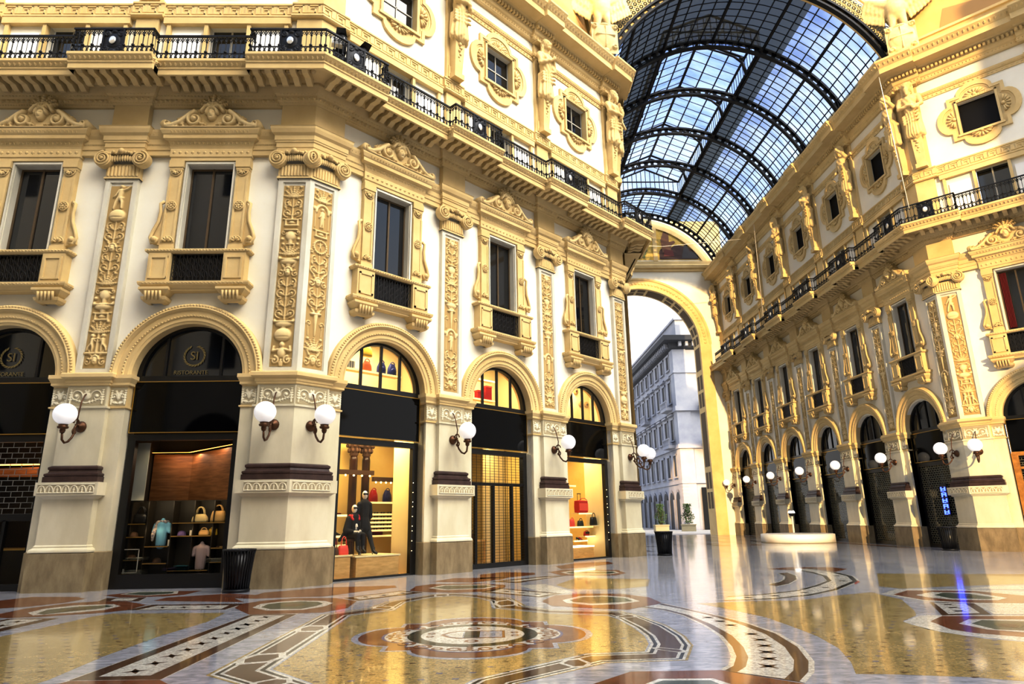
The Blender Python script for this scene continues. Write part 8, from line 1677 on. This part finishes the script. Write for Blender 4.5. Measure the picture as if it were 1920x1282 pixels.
# ------------------------------------------------------------------ inlaid floor: one mesh, stones laid side by side
def floor_mat(name, c1, c2, tess=0, veins=False, rough=.13):
    m, nt, out = new_mat('floor_' + name); L = nt.links.new
    p = N(nt, 'BsdfPrincipled'); p.inputs['Specular IOR Level'].default_value = .55
    p.inputs['Coat Weight'].default_value = .35; p.inputs['Coat Roughness'].default_value = .05
    P = pos(nt); mp = N(nt, 'Mapping'); L(P, mp.inputs[0])
    nz = N(nt, 'TexNoise', Scale=1.2 if veins else 2.5, Detail=8, Roughness=.65, Distortion=1.6 if veins else 0); L(mp.outputs[0], nz.inputs['Vector'])
    if veins: mp.inputs['Scale'].default_value = (2.2, 5.0, 1); mp.inputs['Rotation'].default_value = (0, 0, .5)
    cr = N(nt, 'ValToRGB'); cr.color_ramp.elements[0].position = .3; cr.color_ramp.elements[1].position = .68
    cr.color_ramp.elements[0].color = (*sl(c1), 1); cr.color_ramp.elements[1].color = (*sl(c2), 1); L(nz.outputs[0], cr.inputs[0]); col = cr.outputs[0]
    if tess:
        v = N(nt, 'TexVoronoi', Scale=tess); L(P, v.inputs['Vector']); hs = N(nt, 'HueSaturation'); 
        mr = N(nt, 'MapRange'); mr.inputs['To Min'].default_value = .72; mr.inputs['To Max'].default_value = 1.25; sc = N(nt, 'SeparateColor'); L(v.outputs['Color'], sc.inputs[0]); L(sc.outputs[0], mr.inputs[0])
        L(mr.outputs[0], hs.inputs['Value']); L(col, hs.inputs['Color']); col = hs.outputs[0]
    L(col, p.inputs['Base Color'])
    n2 = N(nt, 'TexNoise', Scale=.7, Detail=4); L(P, n2.inputs['Vector']); m2 = N(nt, 'MapRange'); m2.inputs['To Min'].default_value = rough * .6; m2.inputs['To Max'].default_value = rough * 1.5; L(n2.outputs[0], m2.inputs[0]); L(m2.outputs[0], p.inputs['Roughness'])
    n3 = N(nt, 'TexNoise', Scale=2.2, Detail=2); L(P, n3.inputs['Vector']); b = N(nt, 'Bump', Strength=.05, Distance=.05); L(n3.outputs[0], b.inputs['Height']); L(b.outputs[0], p.inputs['Normal'])
    L(p.outputs[0], out.inputs[0]); return m
FM = {'base': floor_mat('grey_marble', (134, 137, 145), (204, 204, 209), 0, True), 'yellow': floor_mat('yellow_mosaic', (164, 142, 88), (187, 165, 110), 38), 'terra': floor_mat('red_marble', (112, 64, 40), (144, 86, 56), 30),
      'white': floor_mat('white_mosaic', (206, 202, 188), (226, 222, 208), 42), 'green': floor_mat('green_marble', (58, 70, 58), (98, 108, 88), 0, True), 'brown': floor_mat('brown_mosaic', (78, 52, 36), (100, 70, 50), 38),
      'black': floor_mat('black_mosaic', (30, 32, 32), (46, 46, 44), 38), 'silver': floor_mat('pale_blue_marble', (160, 164, 172), (186, 188, 194), 30), 'olive': floor_mat('olive_mosaic', (100, 92, 50), (124, 112, 66), 38),
      'red': floor_mat('red_reflection', (170, 30, 26), (190, 40, 34), 0), 'blue': floor_mat('blue_line', (84, 94, 140), (100, 110, 156), 0), 'darkring': floor_mat('dark_green_ring', (36, 40, 32), (54, 58, 46), 38), 'tan': floor_mat('tan_scroll', (132, 82, 48), (150, 98, 62), 0)}  # the red piece paints a neon reflection into the floor
FK = list(FM); fb = MB(); DZ = .0007
def fpoly(m, lv, pts):
    from mathutils.geometry import tessellate_polygon
    z = lv * DZ; fb.add([(x, y, z) for x, y in pts], [tuple(t) for t in tessellate_polygon([[Vector((x, y, 0)) for x, y in pts]])], FK.index(m))
def inside(p, poly):
    x, y = p; r = False; n = len(poly)
    for i in range(n):
        (x1, y1), (x2, y2) = poly[i], poly[i - 1]
        if (y1 > y) != (y2 > y) and x < (x2 - x1) * (y - y1) / (y2 - y1) + x1: r = not r
    return r
fb.quad((-45, -62, 0), (62, -62, 0), (62, YE + 2, 0), (-45, YE + 2, 0), 0)
yel = []
for m, lv, p in FLOOR:
    if p and p[0] == 'B':
        a, b = p[1], p[2]; n = len(a); z = lv * DZ
        for i in range(n if p[3] else n - 1): j = (i + 1) % n; fb.quad((*a[i], z), (*a[j], z), (*b[j], z), (*b[i], z), FK.index(m))
    else:
        fpoly(m, lv, p)
        if m == 'yellow' and lv == 1: yel.append(p)
EMB = (-.38, 10.15)
def ring2(c, r0, r1, m, lv, n=48, sy=1):
    z = lv * DZ
    for i in range(n):
        a, b = 2 * PI * i / n, 2 * PI * (i + 1) / n; q = lambda r, t: (c[0] + r * math.cos(t), c[1] + r * sy * math.sin(t), z)
        fb.quad(q(r0, a), q(r0, b), q(r1, b), q(r1, a), FK.index(m))
def quatp(s, m, lv): fpoly(m, lv, [(EMB[0] + x * s, EMB[1] + y * s) for x, y in quat_outline(1.08, .75)])
quatp(1.06, 'silver', 2); quatp(1.0, 'terra', 3); quatp(.80, 'blue', 4); quatp(.775, 'white', 5)
ring2(EMB, .74, .93, 'darkring', 6); ring2(EMB, .001, .74, 'white', 6)
for k in range(4):
    a = k * PI / 2; c, s = math.cos(a), math.sin(a)
    for sg in (-1, 1):
        for (cx_, cy_, r) in ((1.08, .2, .1), (1.02, .42, .08), (1.18, .08, .05)): ring2((EMB[0] + cx_ * c - sg * cy_ * s, EMB[1] + cx_ * s + sg * cy_ * c), r * .55, r, 'tan', 7, 12)
        ring2((EMB[0] + .86 * c - sg * .62 * s, EMB[1] + .86 * s + sg * .62 * c), .07, .13, 'tan', 7, 12)
    for q in range(3): ring2((EMB[0] + (.96 + .1 * q) * c, EMB[1] + (.96 + .1 * q) * s), .001, .05, 'tan', 7, 8)
for i in range(24): a = 2 * PI * i / 24; ring2((EMB[0] + .835 * math.cos(a), EMB[1] + .835 * math.sin(a)), .001, .022, 'tan', 7, 6)
E_ = lambda *pts: [(EMB[0] + x, EMB[1] + y) for x, y in pts]
fpoly('tan', 7, E_((.46, -.3), (.46, .3), (-.2, .32), (-.36, .2), (-.46, 0), (-.36, -.2), (-.2, -.32))); fpoly('silver', 8, E_((.42, -.25), (.42, .25), (-.18, .27), (-.32, .17), (-.41, 0), (-.32, -.17), (-.18, -.27)))
fpoly('darkring', 9, E_((-.12, -.26), (.1, -.25), (.1, .25), (-.12, .26))); fpoly('white', 9, E_((-.14, -.25), (-.2, -.26), (-.3, -.16), (-.39, 0), (-.3, .16), (-.2, .26), (-.14, .25))); fpoly('brown', 10, E_((-.06, -.1), (.05, -.06), (.06, .16), (-.05, .12)))
for sg in (-1, 1): ring2((EMB[0] + .6, EMB[1] + .12 * sg), .03, .06, 'tan', 7, 12); ring2((EMB[0] - .6, EMB[1] + .12 * sg), .03, .06, 'tan', 7, 12); ring2((EMB[0], EMB[1] + .52 * sg), .05, .1, 'tan', 7, 12)
for x, y in STARS:
    for k in range(2):
        a = .5 + k * PI / 2; c, s = math.cos(a), math.sin(a); l, w_ = .15, .045
        fpoly('brown', 4, [(x + l * c, y + l * s), (x - w_ * s, y + w_ * c), (x - l * c, y - l * s), (x + w_ * s, y - w_ * c)])
# dark tesserae scattered in rows over the yellow fields
for p in yel[:3]:
    xs, ys = [q[0] for q in p], [q[1] for q in p]; far = min(ys) > 14
    y = min(ys); k = 0
    while y < min(max(ys), 26):
        x = max(min(xs), -14) + (.17 if k % 2 else 0)
        while x < min(max(xs), 26):
            if inside((x, y), p): 
                if math.hypot(x - EMB[0], y - EMB[1]) > 1.75: a, b = .035, .02; fb.quad((x - a, y - b, 2 * DZ), (x + a, y - b, 2 * DZ), (x + a, y + b, 2 * DZ), (x - a, y + b, 2 * DZ), FK.index('brown' if (k + int(x * 9)) % 3 else 'blue'))
            x += .36
        y += .27; k += 1
# arcade floor: bands of lozenges between terracotta and white lines
for i in range(10):
    y0 = 36.5 + i * 2.1
    for x0, x1, m in ((AX - 5.8, AX + 5.8, 'white'),): fb.quad((x0, y0, DZ), (x1, y0, DZ), (x1, y0 + .12, DZ), (x0, y0 + .12, DZ), FK.index(m))
    for j in range(6):
        cx_ = AX - 5 + j * 2; w_, h_ = .85, .75; yy = y0 + 1.1
        fpoly('white', 1, [(cx_ - w_, yy), (cx_, yy - h_), (cx_ + w_, yy), (cx_, yy + h_)]); fpoly('terra' if (i + j) % 2 else 'black', 2, [(cx_ - w_ * .8, yy), (cx_, yy - h_ * .8), (cx_ + w_ * .8, yy), (cx_, yy + h_ * .8)])
for s in (-1, 1):
    for a, b, m in ((5.9, 6.1, 'black'), (6.1, 6.5, 'terra'), (6.5, 6.6, 'white')):
        x0, x1 = sorted((AX + s * a, AX + s * b)); fb.quad((x0, 32, DZ), (x1, 32, DZ), (x1, YE, DZ), (x0, YE, DZ), FK.index(m))
tag(fb.build('floor', list(FM.values())), kind='structure')
SKY, SUN, SOFT, EXPO = 1.1, 3.6, 4.6, 0.5
# ------------------------------------------------------------------ light
w = bpy.data.worlds.new('sky'); SC.world = w; w.use_nodes = True; nt = w.node_tree
for n in list(nt.nodes): nt.nodes.remove(n)
out = nt.nodes.new('ShaderNodeOutputWorld'); bg = nt.nodes.new('ShaderNodeBackground'); tc = N(nt, 'TexCoord'); sx = N(nt, 'SeparateXYZ')
cr = N(nt, 'ValToRGB'); e = cr.color_ramp.elements; e[0].position = 0; e[0].color = (1.0, .97, .93, 1); e[1].position = 1; e[1].color = (.30, .48, 1.0, 1)
q = e.new(.26); q.color = (1.0, .99, .98, 1); q = e.new(.42); q.color = (.66, .79, 1.0, 1)
L = nt.links.new; L(tc.outputs['Generated'], sx.inputs[0]); L(sx.outputs['Z'], cr.inputs[0]); 
nz = N(nt, 'TexNoise', Scale=3.5, Detail=5); mp = N(nt, 'Mapping'); mp.inputs['Scale'].default_value = (1, 1, 2.5); L(tc.outputs['Generated'], mp.inputs[0]); L(mp.outputs[0], nz.inputs['Vector'])
mr = N(nt, 'MapRange'); mr.inputs['From Min'].default_value = .45; mr.inputs['From Max'].default_value = .7; mr.inputs['To Max'].default_value = .6; L(nz.outputs[0], mr.inputs[0])
mx = N(nt, 'Mix', data_type='RGBA'); mx.inputs['B'].default_value = (1, 1, 1, 1); L(mr.outputs[0], mx.inputs[0]); L(cr.outputs[0], mx.inputs['A'])
L(mx.outputs['Result'], bg.inputs[0]); bg.inputs[1].default_value = SKY; L(bg.outputs[0], out.inputs[0])

def lamp_obj(name, typ, loc, energy, color, rot_=None, direction=None, **kw):
    l = bpy.data.lights.new(name, typ); l.energy = energy; l.color = color
    for k, v in kw.items(): setattr(l, k, v)
    o = bpy.data.objects.new(name, l); COL.objects.link(o); o.location = loc
    if direction is not None: o.rotation_euler = Vector(direction).to_track_quat('-Z', 'Y').to_euler()
    return o
lamp_obj('sun', 'SUN', (0, 0, 60), SUN, (1, .74, .40), direction=(.07, .97, -.2), angle=.012)
# daylight falling through the dome over the octagon
lamp_obj('dome_daylight', 'SUN', (cx, cy, 70), SOFT, (1, .94, .83), direction=(-.5, .5, -.75), angle=1.0)
SC.cycles.max_bounces = 7; SC.cycles.diffuse_bounces = 3; SC.cycles.glossy_bounces = 4; SC.cycles.transmission_bounces = 2; SC.cycles.transparent_max_bounces = 10
SC.cycles.use_adaptive_sampling = True; SC.cycles.adaptive_threshold = .05; SC.cycles.sample_clamp_indirect = 6; SC.cycles.caustics_reflective = False; SC.cycles.caustics_refractive = False
SC.view_settings.view_transform = 'Standard'; SC.view_settings.look = 'None'; SC.view_settings.exposure = EXPO; SC.view_settings.gamma = 1.0
# added spot standing in for a sunlit patch on the far corner building
lamp_obj('corner_patch_spot', 'SPOT', (12, 66, 13), 26000, (1, .62, .24), direction=(11.6, 14, -7.5), spot_size=.48, spot_blend=.25, shadow_soft_size=.3)
vs = SC.view_settings; vs.use_curve_mapping = True; cv = vs.curve_mapping.curves[3]
for x, y in ((.12, .082), (.28, .228), (.7, .752)): cv.points.new(x, y)
vs.curve_mapping.update()
